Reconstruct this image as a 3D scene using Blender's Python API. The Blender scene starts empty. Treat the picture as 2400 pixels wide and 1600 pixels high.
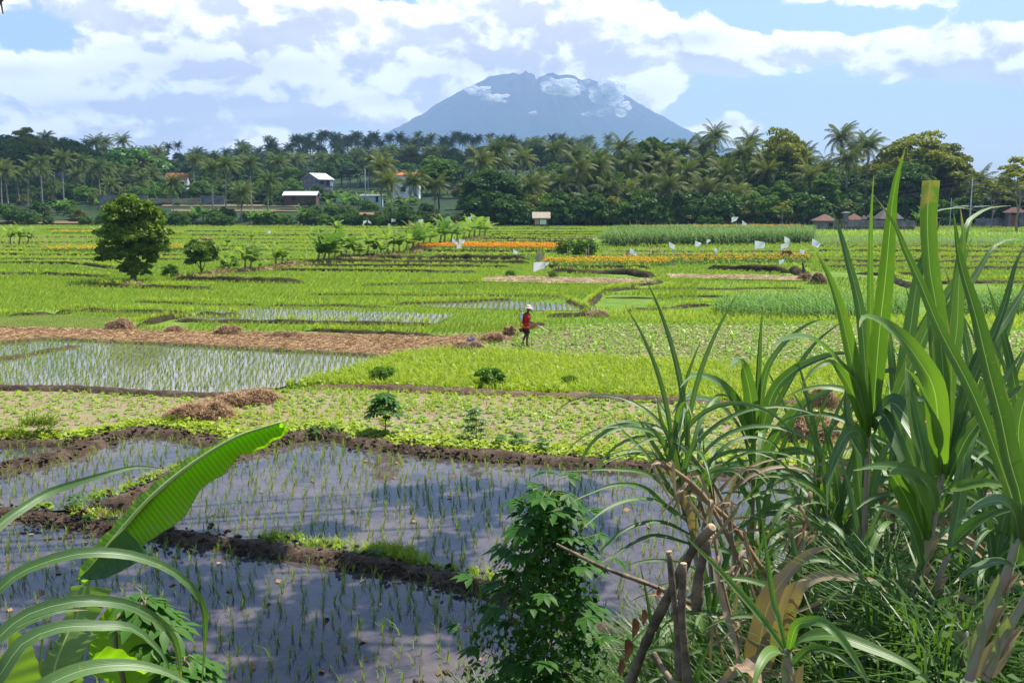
import bpy, bmesh, math, random
import numpy as np
from mathutils import Vector, Matrix, Quaternion
random.seed(7)
R = np.random.default_rng(11)
SC = bpy.context.scene
COL = SC.collection
# ------------------------------------------------------------------ camera
# pixel frame used for laying out the ground: 2352 x 1568
F = 2286.7; CX = 1176.0; CY = 784.0; CAMZ = 6.2; PITCH = math.atan((784-451)/F)
cd = bpy.data.cameras.new("camera"); cam = bpy.data.objects.new("camera", cd); COL.objects.link(cam)
cam.location = (0, 0, CAMZ); cam.rotation_euler = (math.pi/2-PITCH, 0, 0)
cd.lens = 35.0; cd.sensor_width = 36.0; cd.clip_start = 0.05; cd.clip_end = 40000
SC.camera = cam
# ------------------------------------------------------------------ light
SUN_DIR = Vector((0.42, 0.30, 1.0)).normalized()      # towards the sun
sd = bpy.data.lights.new("sun", 'SUN'); sun = bpy.data.objects.new("sun", sd); COL.objects.link(sun)
sd.energy = 5.0; sd.angle = math.radians(0.5); sd.color = (1.0, 0.95, 0.86)
sun.rotation_euler = SUN_DIR.to_track_quat('Z', 'Y').to_euler(); sun.location = (0, 0, 60)
SC.view_settings.view_transform = 'Standard'; SC.view_settings.look = 'None'
SC.view_settings.exposure = 1.05; SC.view_settings.gamma = 1.0
SC.render.engine = 'CYCLES'
cy = SC.cycles
cy.use_denoising = True; cy.max_bounces = 6; cy.diffuse_bounces = 3; cy.glossy_bounces = 3
cy.transmission_bounces = 4; cy.transparent_max_bounces = 8; cy.volume_bounces = 0
cy.caustics_reflective = False; cy.caustics_refractive = False; cy.sample_clamp_indirect = 8

class NT:
    """small node-tree helper"""
    def __init__(s, nt): s.nt = nt; s.nt.nodes.clear()
    def n(s, t, **k):
        nd = s.nt.nodes.new(t)
        for a, v in k.items():
            if a == 'ins':
                for i, x in v.items():
                    if x is None: continue
                    if isinstance(x, bpy.types.NodeSocket): s.nt.links.new(x, nd.inputs[i])
                    else: nd.inputs[i].default_value = x
            else: setattr(nd, a, v)
        return nd
    def m(s, op, a, b=None, c=None, clamp=False):
        nd = s.n('ShaderNodeMath', operation=op, use_clamp=clamp)
        for i, x in enumerate((a, b, c)):
            if x is None: continue
            if isinstance(x, bpy.types.NodeSocket): s.nt.links.new(x, nd.inputs[i])
            else: nd.inputs[i].default_value = x
        return nd.outputs[0]
    def mix(s, f, a, b, blend='MIX'):
        nd = s.n('ShaderNodeMix', data_type='RGBA', blend_type=blend)
        for i, x in ((0, f), (6, a), (7, b)):
            if isinstance(x, bpy.types.NodeSocket): s.nt.links.new(x, nd.inputs[i])
            else: nd.inputs[i].default_value = x if i == 0 else (*x, 1) if len(x) == 3 else x
        return nd.outputs[2]
    def noise(s, vec, scale, detail=4, rough=.55, dist=0.0):
        return s.n('ShaderNodeTexNoise', ins={'Vector': vec, 'Scale': scale, 'Detail': detail, 'Roughness': rough, 'Distortion': dist}).outputs[0]
    def ss(s, x, a, b):
        nd = s.n('ShaderNodeMapRange', interpolation_type='SMOOTHSTEP', ins={0: x, 1: a, 2: b, 3: 0.0, 4: 1.0})
        return nd.outputs[0]
    def ramp(s, x, stops):
        nd = s.n('ShaderNodeValToRGB', ins={0: x}); cr = nd.color_ramp
        while len(cr.elements) < len(stops): cr.elements.new(.5)
        for e, (p, c) in zip(cr.elements, stops): e.position = p; e.color = (*c, 1)
        return nd.outputs[0]

# ------------------------------------------------------------------ sky
W = bpy.data.worlds.new("World"); SC.world = W; W.use_nodes = True
t = NT(W.node_tree)
SKY_STRENGTH = 0.10; CLOUD_LIT = (1.10, 1.08, 1.06); CLOUD_SHADE = (.48, .46, .46)
sky = t.n('ShaderNodeTexSky', sky_type='NISHITA', sun_disc=False)
sky.sun_elevation = math.asin(SUN_DIR.z); sky.sun_rotation = math.atan2(SUN_DIR.x, SUN_DIR.y)
sky.altitude = 0; sky.air_density = 1.0; sky.dust_density = 1.0; sky.ozone_density = 2.0
tc = t.n('ShaderNodeTexCoord').outputs['Generated']
sep = t.n('ShaderNodeSeparateXYZ', ins={0: tc}); X, Y, Z = sep.outputs
ay = t.m('MAXIMUM', t.m('ABSOLUTE', Y), .08)
U = t.m('DIVIDE', t.m('MULTIPLY', X, 2.2867), ay)      # thousands of layout pixels right of centre
V = t.m('DIVIDE', t.m('MULTIPLY', Z, 2.2867), ay)      # above the horizon
def blob(cx, cy_, rx, ry, amp):
    a = t.m('DIVIDE', t.m('SUBTRACT', U, (cx-1176)/1000), rx/1000)
    b = t.m('DIVIDE', t.m('SUBTRACT', V, (451-cy_)/1000), ry/1000)
    q = t.m('ADD', t.m('MULTIPLY', a, a), t.m('MULTIPLY', b, b))
    return t.m('MULTIPLY', t.m('EXPONENT', t.m('MULTIPLY', q, -1.0)), amp)
mp = t.n('ShaderNodeMapping', ins={0: tc, 3: (1, 1, 1.55)}).outputs[0]
wv = t.n('ShaderNodeTexNoise', ins={'Vector': mp, 'Scale': 9.0, 'Detail': 4.0})
wadd = t.n('ShaderNodeVectorMath', operation='MULTIPLY_ADD', ins={0: wv.outputs['Color'], 1: (.055, .055, .055), 2: mp}).outputs[0]
def puffs(vec):
    a_ = t.noise(vec, 5.2, 8, .62)
    q = t.n('ShaderNodeTexVoronoi', feature='F1', ins={'Vector': vec, 'Scale': 11.0, 'Detail': 2.0, 'Roughness': .55}).outputs['Distance']
    return t.m('ADD', t.m('MULTIPLY', t.m('SUBTRACT', a_, .5), 1.9), t.m('ADD', t.m('MULTIPLY', q, -.42), t.m('MULTIPLY', t.m('SUBTRACT', t.noise(vec, 26.0, 5, .6), .5), .42)))
up = t.n('ShaderNodeVectorMath', operation='ADD', ins={0: wadd, 1: (.004, -.002, .022)}).outputs[0]
up2 = t.n('ShaderNodeVectorMath', operation='ADD', ins={0: wadd, 1: (.010, -.004, .075)}).outputs[0]
p1 = puffs(wadd); p2 = puffs(up); p3 = t.noise(up2, 4.0, 3, .5); p4 = t.noise(wadd, 4.0, 3, .5)
big = t.noise(mp, 2.3, 3, .5)
cov = None
BL = [(110, 95, 150, 32, -.34), (100, 30, 90, 30, -.12), (350, 60, 560, 120, .30), (400, 260, 740, 210, .72), (760, 200, 60, 60, .1), (1120, 90, 300, 120, .50), (960, -2, 110, 14, -.5), (700, 172, 90, 14, -.34),
      (1450, 130, 300, 95, .42), (1620, 90, 200, 60, .16), (1850, 62, 170, 26, -.40), (1950, 135, 420, 58, .50), (2250, 150, 200, 75, .48),
      (1950, 5, 330, 42, .34), (1500, 20, 200, 60, .2), (2310, 30, 90, 42, -.5), (2330, 240, 60, 18, .36), (1950, 275, 560, 62, -.46), (2330, 400, 320, 120, -.5), (1560, 250, 60, 16, -.2),
      (1690, 292, 96, 36, .74), (1670, 262, 34, 24, .30), (1918, 298, 60, 32, .70), (1500, 240, 60, 30, .42), (1960, 318, 70, 18, .45), (1600, 305, 60, 24, .40)]
for b in BL:
    v = blob(*b); cov = v if cov is None else t.m('ADD', cov, v)
cov = t.m('ADD', cov, t.m('MULTIPLY', t.ss(V, .48, .80), -.30))     # broken cloud overhead
dens = t.m('ADD', t.m('ADD', p1, cov), t.m('MULTIPLY', big, .35))
dens = t.m('ADD', dens, .52); alpha = t.ss(dens, .50, .64)
thick = t.ss(dens, .62, 1.05)
lit = t.m('ADD', t.m('MULTIPLY', t.m('SUBTRACT', p1, p2), 1.5), t.m('MULTIPLY', t.m('SUBTRACT', p4, p3), .8))
litv = t.ss(lit, -.20, .16)
bb = blob(540, 165, 290, 28, .55)
for b in [(215, 250, 130, 16, .6), (60, 175, 90, 16, .4), (330, 300, 120, 12, .35), (720, 290, 120, 14, .35), (380, 120, 160, 18, .3), (880, 240, 90, 14, .3), (1580, 105, 70, 24, .6), (1100, 165, 150, 22, .35), (2075, 180, 40, 34, .4), (520, 235, 100, 20, .35), (2010, 60, 150, 20, .3)]:
    bb = t.m('ADD', bb, blob(*b))
shade = t.m('ADD', t.m('MULTIPLY', t.m('SUBTRACT', 1.0, litv), .85), t.m('ADD', t.m('MULTIPLY', thick, .12), bb), clamp=True)
ccol = t.mix(shade, CLOUD_LIT, CLOUD_SHADE)
skycol = t.n('ShaderNodeVectorMath', operation='SCALE', ins={0: sky.outputs[0], 3: SKY_STRENGTH}).outputs[0]
fin = t.mix(alpha, skycol, ccol)
bg = t.n('ShaderNodeBackground', ins={0: fin, 1: 1.0})
out = t.n('ShaderNodeOutputWorld'); t.nt.links.new(bg.outputs[0], out.inputs[0])
W.cycles.sampling_method = 'MANUAL'; W.cycles.sample_map_resolution = 512

# ------------------------------------------------------------------ projection helpers
fwd = np.array((0, math.cos(PITCH), -math.sin(PITCH))); upv = np.array((0, math.sin(PITCH), math.cos(PITCH)))
def ray(px, py):
    d = fwd + upv*(-(py-CY)/F); d = d.copy(); d[0] += (px-CX)/F; return d
def G(px, py, z=0.0):
    d = ray(px, py); k = (z-CAMZ)/d[2]; return np.array((d[0]*k, d[1]*k, z))
def P(px, py, dep):
    d = ray(px, py); k = dep/d[1]; return np.array((d[0]*k, dep, CAMZ+d[2]*k))

# ------------------------------------------------------------------ object helpers
def tag(o, label=None, cat=None, group=None, kind=None):
    if label: o['label'] = label
    if cat: o['category'] = cat
    if group: o['group'] = group
    if kind: o['kind'] = kind
    return o
def thing(name, label, cat, loc=(0, 0, 0), rz=0.0, group=None):
    o = bpy.data.objects.new(name, None); COL.objects.link(o); o.empty_display_size = .2
    o.location = [float(c) for c in loc]; o.rotation_euler = (0, 0, rz); return tag(o, label, cat, group)
def tri_mesh(name, V_, F_, mats, smooth=False, v=None, mi=None, uv=None):
    V_ = np.asarray(V_, dtype=np.float32); F_ = np.asarray(F_, dtype=np.int32)
    me = bpy.data.meshes.new(name); k = F_.shape[1]
    me.vertices.add(len(V_)); me.vertices.foreach_set('co', V_.ravel())
    me.loops.add(F_.size); me.loops.foreach_set('vertex_index', F_.ravel())
    me.polygons.add(len(F_)); me.polygons.foreach_set('loop_start', np.arange(0, F_.size, k, dtype=np.int32))
    if smooth: me.polygons.foreach_set('use_smooth', np.ones(len(F_), dtype=bool))
    if mi is not None: me.polygons.foreach_set('material_index', np.asarray(mi, dtype=np.int32))
    for m_ in (mats if isinstance(mats, (list, tuple)) else [mats]): me.materials.append(m_)
    me.update(calc_edges=True)
    if v is not None:
        at = me.attributes.new('v', 'FLOAT', 'POINT'); at.data.foreach_set('value', np.asarray(v, dtype=np.float32))
    if uv is not None:
        at = me.attributes.new('s', 'FLOAT', 'POINT'); at.data.foreach_set('value', np.asarray(uv, dtype=np.float32))
    return me
def link(name, me, parent=None, **k):
    o = bpy.data.objects.new(name, me); COL.objects.link(o); o.parent = parent; return tag(o, **k)
def copy_tree(o, parent=None):
    c = o.copy(); COL.objects.link(c); c.parent = parent
    for ch in list(o.children): copy_tree(ch, c)
    return c
def merge(parts):
    """parts: list of (V,F[,v]) with the same face size -> merged arrays"""
    Vs, Fs, vs = [], [], []; n = 0
    for p in parts:
        Vs.append(p[0]); Fs.append(p[1]+n); n += len(p[0]); vs.append(p[2] if len(p) > 2 else np.zeros(len(p[0])))
    return np.concatenate(Vs), np.concatenate(Fs), np.concatenate(vs)
def scatter(tmpl, pos, rz, sc, vr=None, tilt=.0, szz=None):
    """copy small template meshes to many places -> merged arrays"""
    pos = np.asarray(pos, float); n = len(pos); rz = np.broadcast_to(rz, n); sc = np.broadcast_to(sc, n)
    szz = sc if szz is None else np.broadcast_to(szz, n)
    vr = R.random(n) if vr is None else vr
    pick = R.integers(0, len(tmpl), n); parts = []
    for k, tp in enumerate(tmpl):
        ix = np.where(pick == k)[0]
        if not len(ix): continue
        V0, F0 = tp[0], tp[1]; c, s_ = np.cos(rz[ix]), np.sin(rz[ix]); m = len(V0)
        x = (V0[None, :, 0]*c[:, None]-V0[None, :, 1]*s_[:, None])*sc[ix][:, None]
        y = (V0[None, :, 0]*s_[:, None]+V0[None, :, 1]*c[:, None])*sc[ix][:, None]
        z = V0[None, :, 2]*szz[ix][:, None]
        if tilt: x = x+z*tilt
        Vx = np.stack((x, y, z), -1)+pos[ix][:, None, :]
        Fx = F0[None]+(np.arange(len(ix))*m)[:, None, None]
        base = tp[2] if len(tp) > 2 else np.zeros(m)
        parts.append((Vx.reshape(-1, 3), Fx.reshape(-1, F0.shape[1]), (base[None]+vr[ix][:, None]).ravel()))
    return merge(parts)
def poly_mask(pts, poly):
    x, y = pts[:, 0], pts[:, 1]; ins = np.zeros(len(pts), bool); n = len(poly)
    for i in range(n):
        x1, y1 = poly[i][:2]; x2, y2 = poly[(i+1) % n][:2]
        c = ((y1 > y) != (y2 > y)) & (x < (x2-x1)*(y-y1)/((y2-y1)+1e-12)+x1); ins ^= c
    return ins
def frust(pts, mpx=60):
    """keep what could be in view from here (with a margin)"""
    y = np.maximum(pts[:, 1], .1); px = pts[:, 0]/y*F
    return np.abs(px) < 1176+mpx+1200/np.maximum(y, 3)
def fill(poly, dx, dy=None, jit=.25, ang=0.0, crop=True):
    """jittered grid of points in a polygon (dy spacing between rows)"""
    dy = dy or dx; poly = np.asarray(poly)[:, :2]; c = poly.mean(0)
    r = np.abs(poly-c).max()*1.5
    a = np.arange(-r, r, dx); b = np.arange(-r, r, dy); g = np.stack(np.meshgrid(a, b), -1).reshape(-1, 2)
    g += (R.random(g.shape)-.5)*2*jit*np.array((dx, dy)); ca, sa = math.cos(ang), math.sin(ang)
    g = np.stack((g[:, 0]*ca-g[:, 1]*sa, g[:, 0]*sa+g[:, 1]*ca), -1)+c
    g = g[poly_mask(g, poly)]
    if crop: g = g[frust(g)]
    return np.column_stack((g, np.zeros(len(g))))
def gp(pts, z=0.0): return [G(x, y, z) for x, y in pts]
def sheet(name, poly, mat, z=0.0, **k):
    me = bpy.data.meshes.new(name); bm = bmesh.new()
    vs = [bm.verts.new((p[0], p[1], z)) for p in poly]; f = bm.faces.new(vs)
    if f.normal.z < 0 or (f.normal_update() or f.normal.z < 0): f.normal_flip()
    bmesh.ops.triangulate(bm, faces=[f]); bm.to_mesh(me); bm.free(); me.materials.append(mat)
    return link(name, me, **k)
def smooth_path(pts, step):
    """Catmull-Rom resample"""
    p = np.asarray(pts, float); p = np.vstack((2*p[0]-p[1], p, 2*p[-1]-p[-2])); out = []
    for i in range(1, len(p)-2):
        n = max(2, int(np.linalg.norm(p[i+1]-p[i])/step))
        for k in range(n):
            u = k/n; out.append(.5*((2*p[i])+(-p[i-1]+p[i+1])*u+(2*p[i-1]-5*p[i]+4*p[i+1]-p[i+2])*u*u+(-p[i-1]+3*p[i]-3*p[i+1]+p[i+2])*u**3))
    out.append(p[-2]); return np.array(out)
def tube_arr(path, rad, n=6, v=0.0):
    """tapered tube as quads"""
    path = np.asarray(path, float); m = len(path); rad = np.broadcast_to(rad, m)
    T = np.gradient(path, axis=0); T /= np.linalg.norm(T, axis=1)[:, None]+1e-9
    ref = np.array((0, 0, 1.)) if abs(T[0][2]) < .9 else np.array((1., 0, 0))
    A = np.cross(T, ref); A /= np.linalg.norm(A, axis=1)[:, None]+1e-9; B = np.cross(T, A)
    a = np.linspace(0, 2*math.pi, n, endpoint=False)
    Vx = path[:, None]+rad[:, None, None]*(A[:, None]*np.cos(a)[None, :, None]+B[:, None]*np.sin(a)[None, :, None])
    Vx = Vx.reshape(-1, 3); i = np.arange(m-1)[:, None]*n; j = np.arange(n)[None]; j2 = (j+1) % n
    Fx = np.stack((i+j, i+j2, i+n+j2, i+n+j), -1).reshape(-1, 4)
    Vx = np.vstack((Vx, path[-1:]+T[-1]*rad[-1]*.4)); k = len(Vx)-1; b = (m-1)*n
    cap = np.array([[b+q, b+(q+1) % n, k, k] for q in range(n)])
    return Vx, np.vstack((Fx, cap)), np.full(len(Vx), v)
def quad_mesh(name, V_, F_, mats, smooth=False, v=None, mi=None):
    """quads, some may be degenerate triangles"""
    me = bpy.data.meshes.new(name)
    faces = [tuple(f) if f[2] != f[3] else tuple(f[:3]) for f in F_.tolist()]
    me.from_pydata([tuple(c) for c in np.asarray(V_).tolist()], [], faces)
    if smooth: me.polygons.foreach_set('use_smooth', np.ones(len(me.polygons), dtype=bool))
    for m_ in (mats if isinstance(mats, (list, tuple)) else [mats]): me.materials.append(m_)
    if mi is not None: me.polygons.foreach_set('material_index', np.asarray(mi, dtype=np.int32))
    if v is not None:
        at = me.attributes.new('v', 'FLOAT', 'POINT'); at.data.foreach_set('value', np.asarray(v, dtype=np.float32))
    me.update(); return me
def vnoise(x, y, sc=1.0, seed=0):
    """cheap smooth 2-D value noise for geometry, -1..1"""
    x = np.asarray(x, float)/sc+seed*17.3; y = np.asarray(y, float)/sc+seed*9.1
    xi, yi = np.floor(x), np.floor(y); fx, fy = x-xi, y-yi; fx = fx*fx*(3-2*fx); fy = fy*fy*(3-2*fy)
    h = lambda a, b: (np.sin(a*127.1+b*311.7+seed)*43758.5453) % 1.0
    return 2*((h(xi, yi)*(1-fx)+h(xi+1, yi)*fx)*(1-fy)+(h(xi, yi+1)*(1-fx)+h(xi+1, yi+1)*fx)*fy)-1
def box(bm, cx, cy_, cz, sx, sy, sz, mi=0, rot=None):
    r = bmesh.ops.create_cube(bm, size=1.0)['verts']
    for q in r:
        q.co = Vector((q.co.x*sx, q.co.y*sy, q.co.z*sz))
        if rot is not None: q.co = rot @ q.co
        q.co += Vector((cx, cy_, cz))
    for f in {f for q in r for f in q.link_faces}: f.material_index = mi
    return r
def bm_obj(name, bm, mats, parent=None, smooth=False, bevel=0, **k):
    me = bpy.data.meshes.new(name)
    if bevel: bmesh.ops.bevel(bm, geom=list(bm.edges), offset=bevel, segments=2, affect='EDGES', profile=.5)
    bmesh.ops.recalc_face_normals(bm, faces=bm.faces); bm.to_mesh(me); bm.free()
    if smooth: me.polygons.foreach_set('use_smooth', np.ones(len(me.polygons), dtype=bool))
    for m_ in (mats if isinstance(mats, (list, tuple)) else [mats]): me.materials.append(m_)
    return link(name, me, parent, **k)

# ------------------------------------------------------------------ materials
def newmat(name):
    m = bpy.data.materials.new(name); m.use_nodes = True; return m, NT(m.node_tree)
def surf(t, sh):
    o = t.n('ShaderNodeOutputMaterial'); t.nt.links.new(sh, o.inputs[0]); return o
def leafmat(name, c1, c2, trans=.35, rough=.45, spec=.4, veins=0.0, tcol=None, ns=.35, spot=None):
    """leaf: two colours mixed by the per-leaf value 'v' and a soft noise, light passes through"""
    m, t = newmat(name)
    at = t.n('ShaderNodeAttribute', attribute_name='v').outputs['Fac']
    oi = t.n('ShaderNodeObjectInfo').outputs['Random']
    pos = t.n('ShaderNodeTexCoord').outputs['Object']
    nz = t.noise(pos, ns, 3)
    f = t.m('ADD', t.m('MULTIPLY', t.m('FRACT', t.m('ADD', at, t.m('MULTIPLY', oi, .0))), .55), t.m('ADD', t.m('MULTIPLY', nz, .7), t.m('MULTIPLY', t.m('SUBTRACT', oi, .5), .45)))
    f = t.m('SUBTRACT', f, .12, clamp=True)
    c = t.mix(f, c1, c2)
    if spot: c = t.mix(t.m('MULTIPLY', t.ss(t.noise(pos, spot[1], 2), .60, .74), .8), c, spot[0])
    p = t.n('ShaderNodeBsdfPrincipled', ins={'Base Color': c, 'Roughness': rough, 'Specular IOR Level': spec})
    tc_ = t.mix(.5, c, tcol) if tcol else t.mix(1.0, c, (1.25, 1.35, .55), 'MULTIPLY')
    tr = t.n('ShaderNodeBsdfTranslucent', ins={'Color': tc_})
    mx = t.n('ShaderNodeMixShader', ins={0: trans, 1: p.outputs[0], 2: tr.outputs[0]})
    surf(t, mx.outputs[0]); return m
def plain(name, col, rough=.7, metal=0.0, var=.25, scale=6.0, bump=0.0, spec=.3, col2=None, bdist=.02):
    m, t = newmat(name); pos = t.n('ShaderNodeTexCoord').outputs['Object']
    n = t.noise(pos, scale, 6); c2 = col2 or tuple(x*(1-var) for x in col)
    c = t.mix(t.ss(n, .35, .65), col, c2)
    p = t.n('ShaderNodeBsdfPrincipled', ins={'Base Color': c, 'Roughness': rough, 'Metallic': metal, 'Specular IOR Level': spec})
    if bump:
        b = t.n('ShaderNodeBump', ins={'Height': t.noise(pos, scale*4, 6, .65), 'Strength': bump, 'Distance': bdist}); t.nt.links.new(b.outputs[0], p.inputs['Normal'])
    surf(t, p.outputs[0]); return m
def groundmat(name, cols, scale=1.0, rough=.95, bump=.6, fine=14.0, bd=.05):
    """soil or sward: three colours through two noises, in metres"""
    m, t = newmat(name); g = t.n('ShaderNodeNewGeometry').outputs['Position']
    a = t.noise(g, scale, 6, .6); b = t.noise(g, fine, 5, .65)
    f = t.m('ADD', t.m('MULTIPLY', a, .6), t.m('MULTIPLY', b, .5))
    c = t.ramp(t.ss(f, .35, .75), [(0, cols[0]), (.5, cols[1]), (1, cols[2])])
    p = t.n('ShaderNodeBsdfPrincipled', ins={'Base Color': c, 'Roughness': rough, 'Specular IOR Level': .15})
    bp = t.n('ShaderNodeBump', ins={'Height': t.m('ADD', b, t.noise(g, fine*3, 3)), 'Strength': bump, 'Distance': bd}); t.nt.links.new(bp.outputs[0], p.inputs['Normal'])
    surf(t, p.outputs[0]); return m
# ================================================================== terrain
M_soil = groundmat('soil', [(.045, .030, .020), (.10, .068, .046), (.20, .15, .11)], 2.0, bump=1.0, bd=.08)
M_drysoil = groundmat('dry_soil', [(.11, .08, .05), (.20, .145, .095), (.28, .21, .145)], 1.2, bump=.7, bd=.04)
M_sward = groundmat('sward', [(.05, .10, .015), (.10, .17, .03), (.20, .20, .075)], .8, bump=.8)
M_ricebase = groundmat('rice_base', [(.05, .12, .012), (.11, .19, .02), (.16, .24, .035)], .5, bump=.6)
M_bean_soil = groundmat('bean_soil', [(.16, .12, .07), (.25, .195, .125), (.12, .17, .035)], .9, fine=9, bump=.7, bd=.04)
M_straw = groundmat('straw_litter', [(.16, .095, .05), (.36, .24, .14), (.48, .35, .22)], 1.5, fine=18, bump=1.0, bd=.06)
M_pale_straw = groundmat('pale_straw', [(.34, .25, .15), (.50, .38, .24), (.58, .46, .31)], 1.2, fine=10, bump=.6)
M_hill = groundmat('hill_ground', [(.008, .022, .006), (.018, .040, .010), (.03, .05, .015)], .05, fine=.4)
M_bankg = groundmat('bank_ground', [(.020, .020, .010), (.05, .05, .025), (.10, .08, .045)], 2.0, fine=11)
def watermat(name, c1, c2, rough=.02):
    m, t = newmat(name); g = t.n('ShaderNodeNewGeometry').outputs['Position']
    a = t.noise(g, .55, 6, .62, .6); b = t.noise(g, 3.5, 5, .6)
    f = t.ss(t.m('ADD', t.m('MULTIPLY', a, .7), t.m('MULTIPLY', b, .35)), .36, .68)
    c = t.mix(f, c1, c2)
    p = t.n('ShaderNodeBsdfPrincipled', ins={'Base Color': c, 'Roughness': rough, 'IOR': 1.33, 'Specular IOR Level': .75})
    bp = t.n('ShaderNodeBump', ins={'Height': t.noise(g, 5.0, 3, .5), 'Strength': .05, 'Distance': .03}); t.nt.links.new(bp.outputs[0], p.inputs['Normal'])
    surf(t, p.outputs[0]); return m
M_water = watermat('muddy_water', (.028, .026, .034), (.105, .082, .080))
M_water2 = watermat('pale_water', (.10, .095, .10), (.17, .155, .155), .05)

def rs(x, a, b):
    u = np.clip((np.asarray(x, float)-a)/(b-a), 0, 1); return u*u*(3-2*u)
def bank_z(x, y):
    x = np.asarray(x, float); y = np.asarray(y, float)
    r = rs(x, .5, 2.2)                                   # the bank bulges forward on the right
    y0 = .4+5.0*r; y1 = 10.3+r*2.2+np.maximum(x-2, 0)*.55
    top = 4.55-.50*rs(y, 0, 5)*r
    z = top*(1-np.clip((y-y0)/(y1-y0), 0, 1)**1.05)
    return z-.08+.06*vnoise(x, y, .8, 3)*np.clip(z, 0, 1)
def hill_k(x, y):
    px = np.asarray(x, float)/np.maximum(y, 1)*F+1176
    return 1-.86*rs(px, 1350, 1850)
def hill_z(x, y):
    y = np.asarray(y, float); k = hill_k(x, y)
    z = np.interp(y, [205, 213, 228, 262, 330, 430, 600, 760, 900, 1300], [-.3, 0, 1.6, 2.6, 5.5, 10, 23, 35, 36, 30])
    px = np.asarray(x, float)/np.maximum(y, 1)*F+1176
    bump = np.interp(px, [-400, 0, 300, 560, 700, 850, 1000, 1300, 1600], [5, 4, 0, -3, 1, 3, 2, 1, 0])*rs(y, 300, 500)
    return z*k+bump*k+vnoise(x, y, 60, 5)*1.2*rs(y, 260, 400)

# ---- the one big ground sheet
me = bpy.data.meshes.new('ground'); bm = bmesh.new()
vs = [bm.verts.new(c) for c in ((-6400, -60, -.07), (6400, -60, -.07), (6400, 9700, -.07), (-6400, 9700, -.07))]
bm.faces.new(vs); bm.to_mesh(me); bm.free(); me.materials.append(M_sward); link('ground', me, kind='structure')
# ---- near bank under the photographer
gx = np.concatenate((np.arange(-14, -4, .5), np.arange(-4, 9, .18), np.arange(9, 22, .5))); gy = np.concatenate((np.arange(-12, 1, .6), np.arange(1, 15, .16), np.arange(15, 34, .5)))
XX, YY = np.meshgrid(gx, gy); ZZ = bank_z(XX, YY); nx, ny = len(gx), len(gy)
ii = (np.arange(ny-1)[:, None]*nx+np.arange(nx-1)[None]).ravel()
link('bank', tri_mesh('bank', np.stack((XX, YY, ZZ), -1).reshape(-1, 3), np.stack((ii, ii+1, ii+nx+1, ii+nx), -1), M_bankg, True), kind='structure')
# ---- hill behind the fields
gx = np.linspace(-900, 900, 150); gy = np.concatenate((np.arange(206, 270, 4), np.arange(270, 1300, 20)))
XX, YY = np.meshgrid(gx, gy); ZZ = hill_z(XX, YY); nx, ny = len(gx), len(gy)
ii = (np.arange(ny-1)[:, None]*nx+np.arange(nx-1)[None]).ravel()
link('hill', tri_mesh('hill', np.stack((XX, YY, ZZ), -1).reshape(-1, 3), np.stack((ii, ii+1, ii+nx+1, ii+nx), -1), M_hill, True), kind='structure')

# ---- volcano
MD = 8000.0; s_ = MD/F
prof = [(0, 268), (60, 280), (110, 277), (150, 262), (196, 240), (256, 205), (326, 167), (405, 130), (485, 95), (590, 58), (710, 26), (860, 0)]
pr = np.array(prof, float)*s_
na, nr = 260, 110
rr = np.linspace(0, pr[-1, 0], nr); aa = np.linspace(0, 2*math.pi, na, endpoint=False)
RR, AA = np.meshgrid(rr, aa, indexing='ij')
ZZ = np.interp(RR, pr[:, 0], pr[:, 1])
ravine = .5*np.abs(vnoise(AA*9+RR*.0006, RR*.0016, 1, 31))+.5*np.abs(vnoise(AA*22-RR*.001, RR*.003, 1, 33))+.3*np.abs(vnoise(AA*50, RR*.006, 1, 35))
env = rs(RR, 60, 500)*(1-rs(RR, 1700, 2700))
ZZ = ZZ-ravine*env*36+vnoise(AA*40, RR*.012, 1, 2)*10*rs(RR, 40, 300)+vnoise(AA*160, RR*.05, 1, 4)*4
XX = RR*np.cos(AA)*np.where(np.cos(AA) < 0, .99, 1.03); YY = RR*np.sin(AA)*.55
# ragged summit rim
rim = np.exp(-((RR-300)/180)**2)
ZZ = ZZ+rim*(vnoise(AA*7, RR*0, 1, 8)*34+vnoise(AA*19, RR*0, 1, 9)*18)
ZZ = ZZ+26*np.exp(-(((XX+185)/28)**2+((YY+260)/160)**2))+24*np.exp(-(((XX+92)/9)**2+((YY+260)/160)**2))-34*np.exp(-(((XX-345)/45)**2+((YY+100)/500)**2))
m, t = newmat('volcano_rock'); g = t.n('ShaderNodeNewGeometry').outputs['Position']
zz = t.n('ShaderNodeSeparateXYZ', ins={0: g}).outputs[2]
nz = t.noise(g, .004, 7, .62)
f = t.ss(t.m('ADD', zz, t.m('MULTIPLY', nz, 500)), 620, 1060)
c = t.mix(f, (.022, .045, .025), (.065, .06, .062))
surf(t, t.n('ShaderNodeBsdfPrincipled', ins={'Base Color': c, 'Roughness': 1.0, 'Specular IOR Level': 0.0}).outputs[0])
i, j = np.meshgrid(np.arange(nr-1), np.arange(na), indexing='ij'); j2 = (j+1) % na
Fq = np.stack((i*na+j, (i+1)*na+j, (i+1)*na+j2, i*na+j2), -1).reshape(-1, 4)
vx = (1232-1176)*s_
vo = link('volcano', tri_mesh('volcano', np.stack((XX+vx, YY+MD, ZZ-56), -1).reshape(-1, 3), Fq, m, True), kind='structure')
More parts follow.
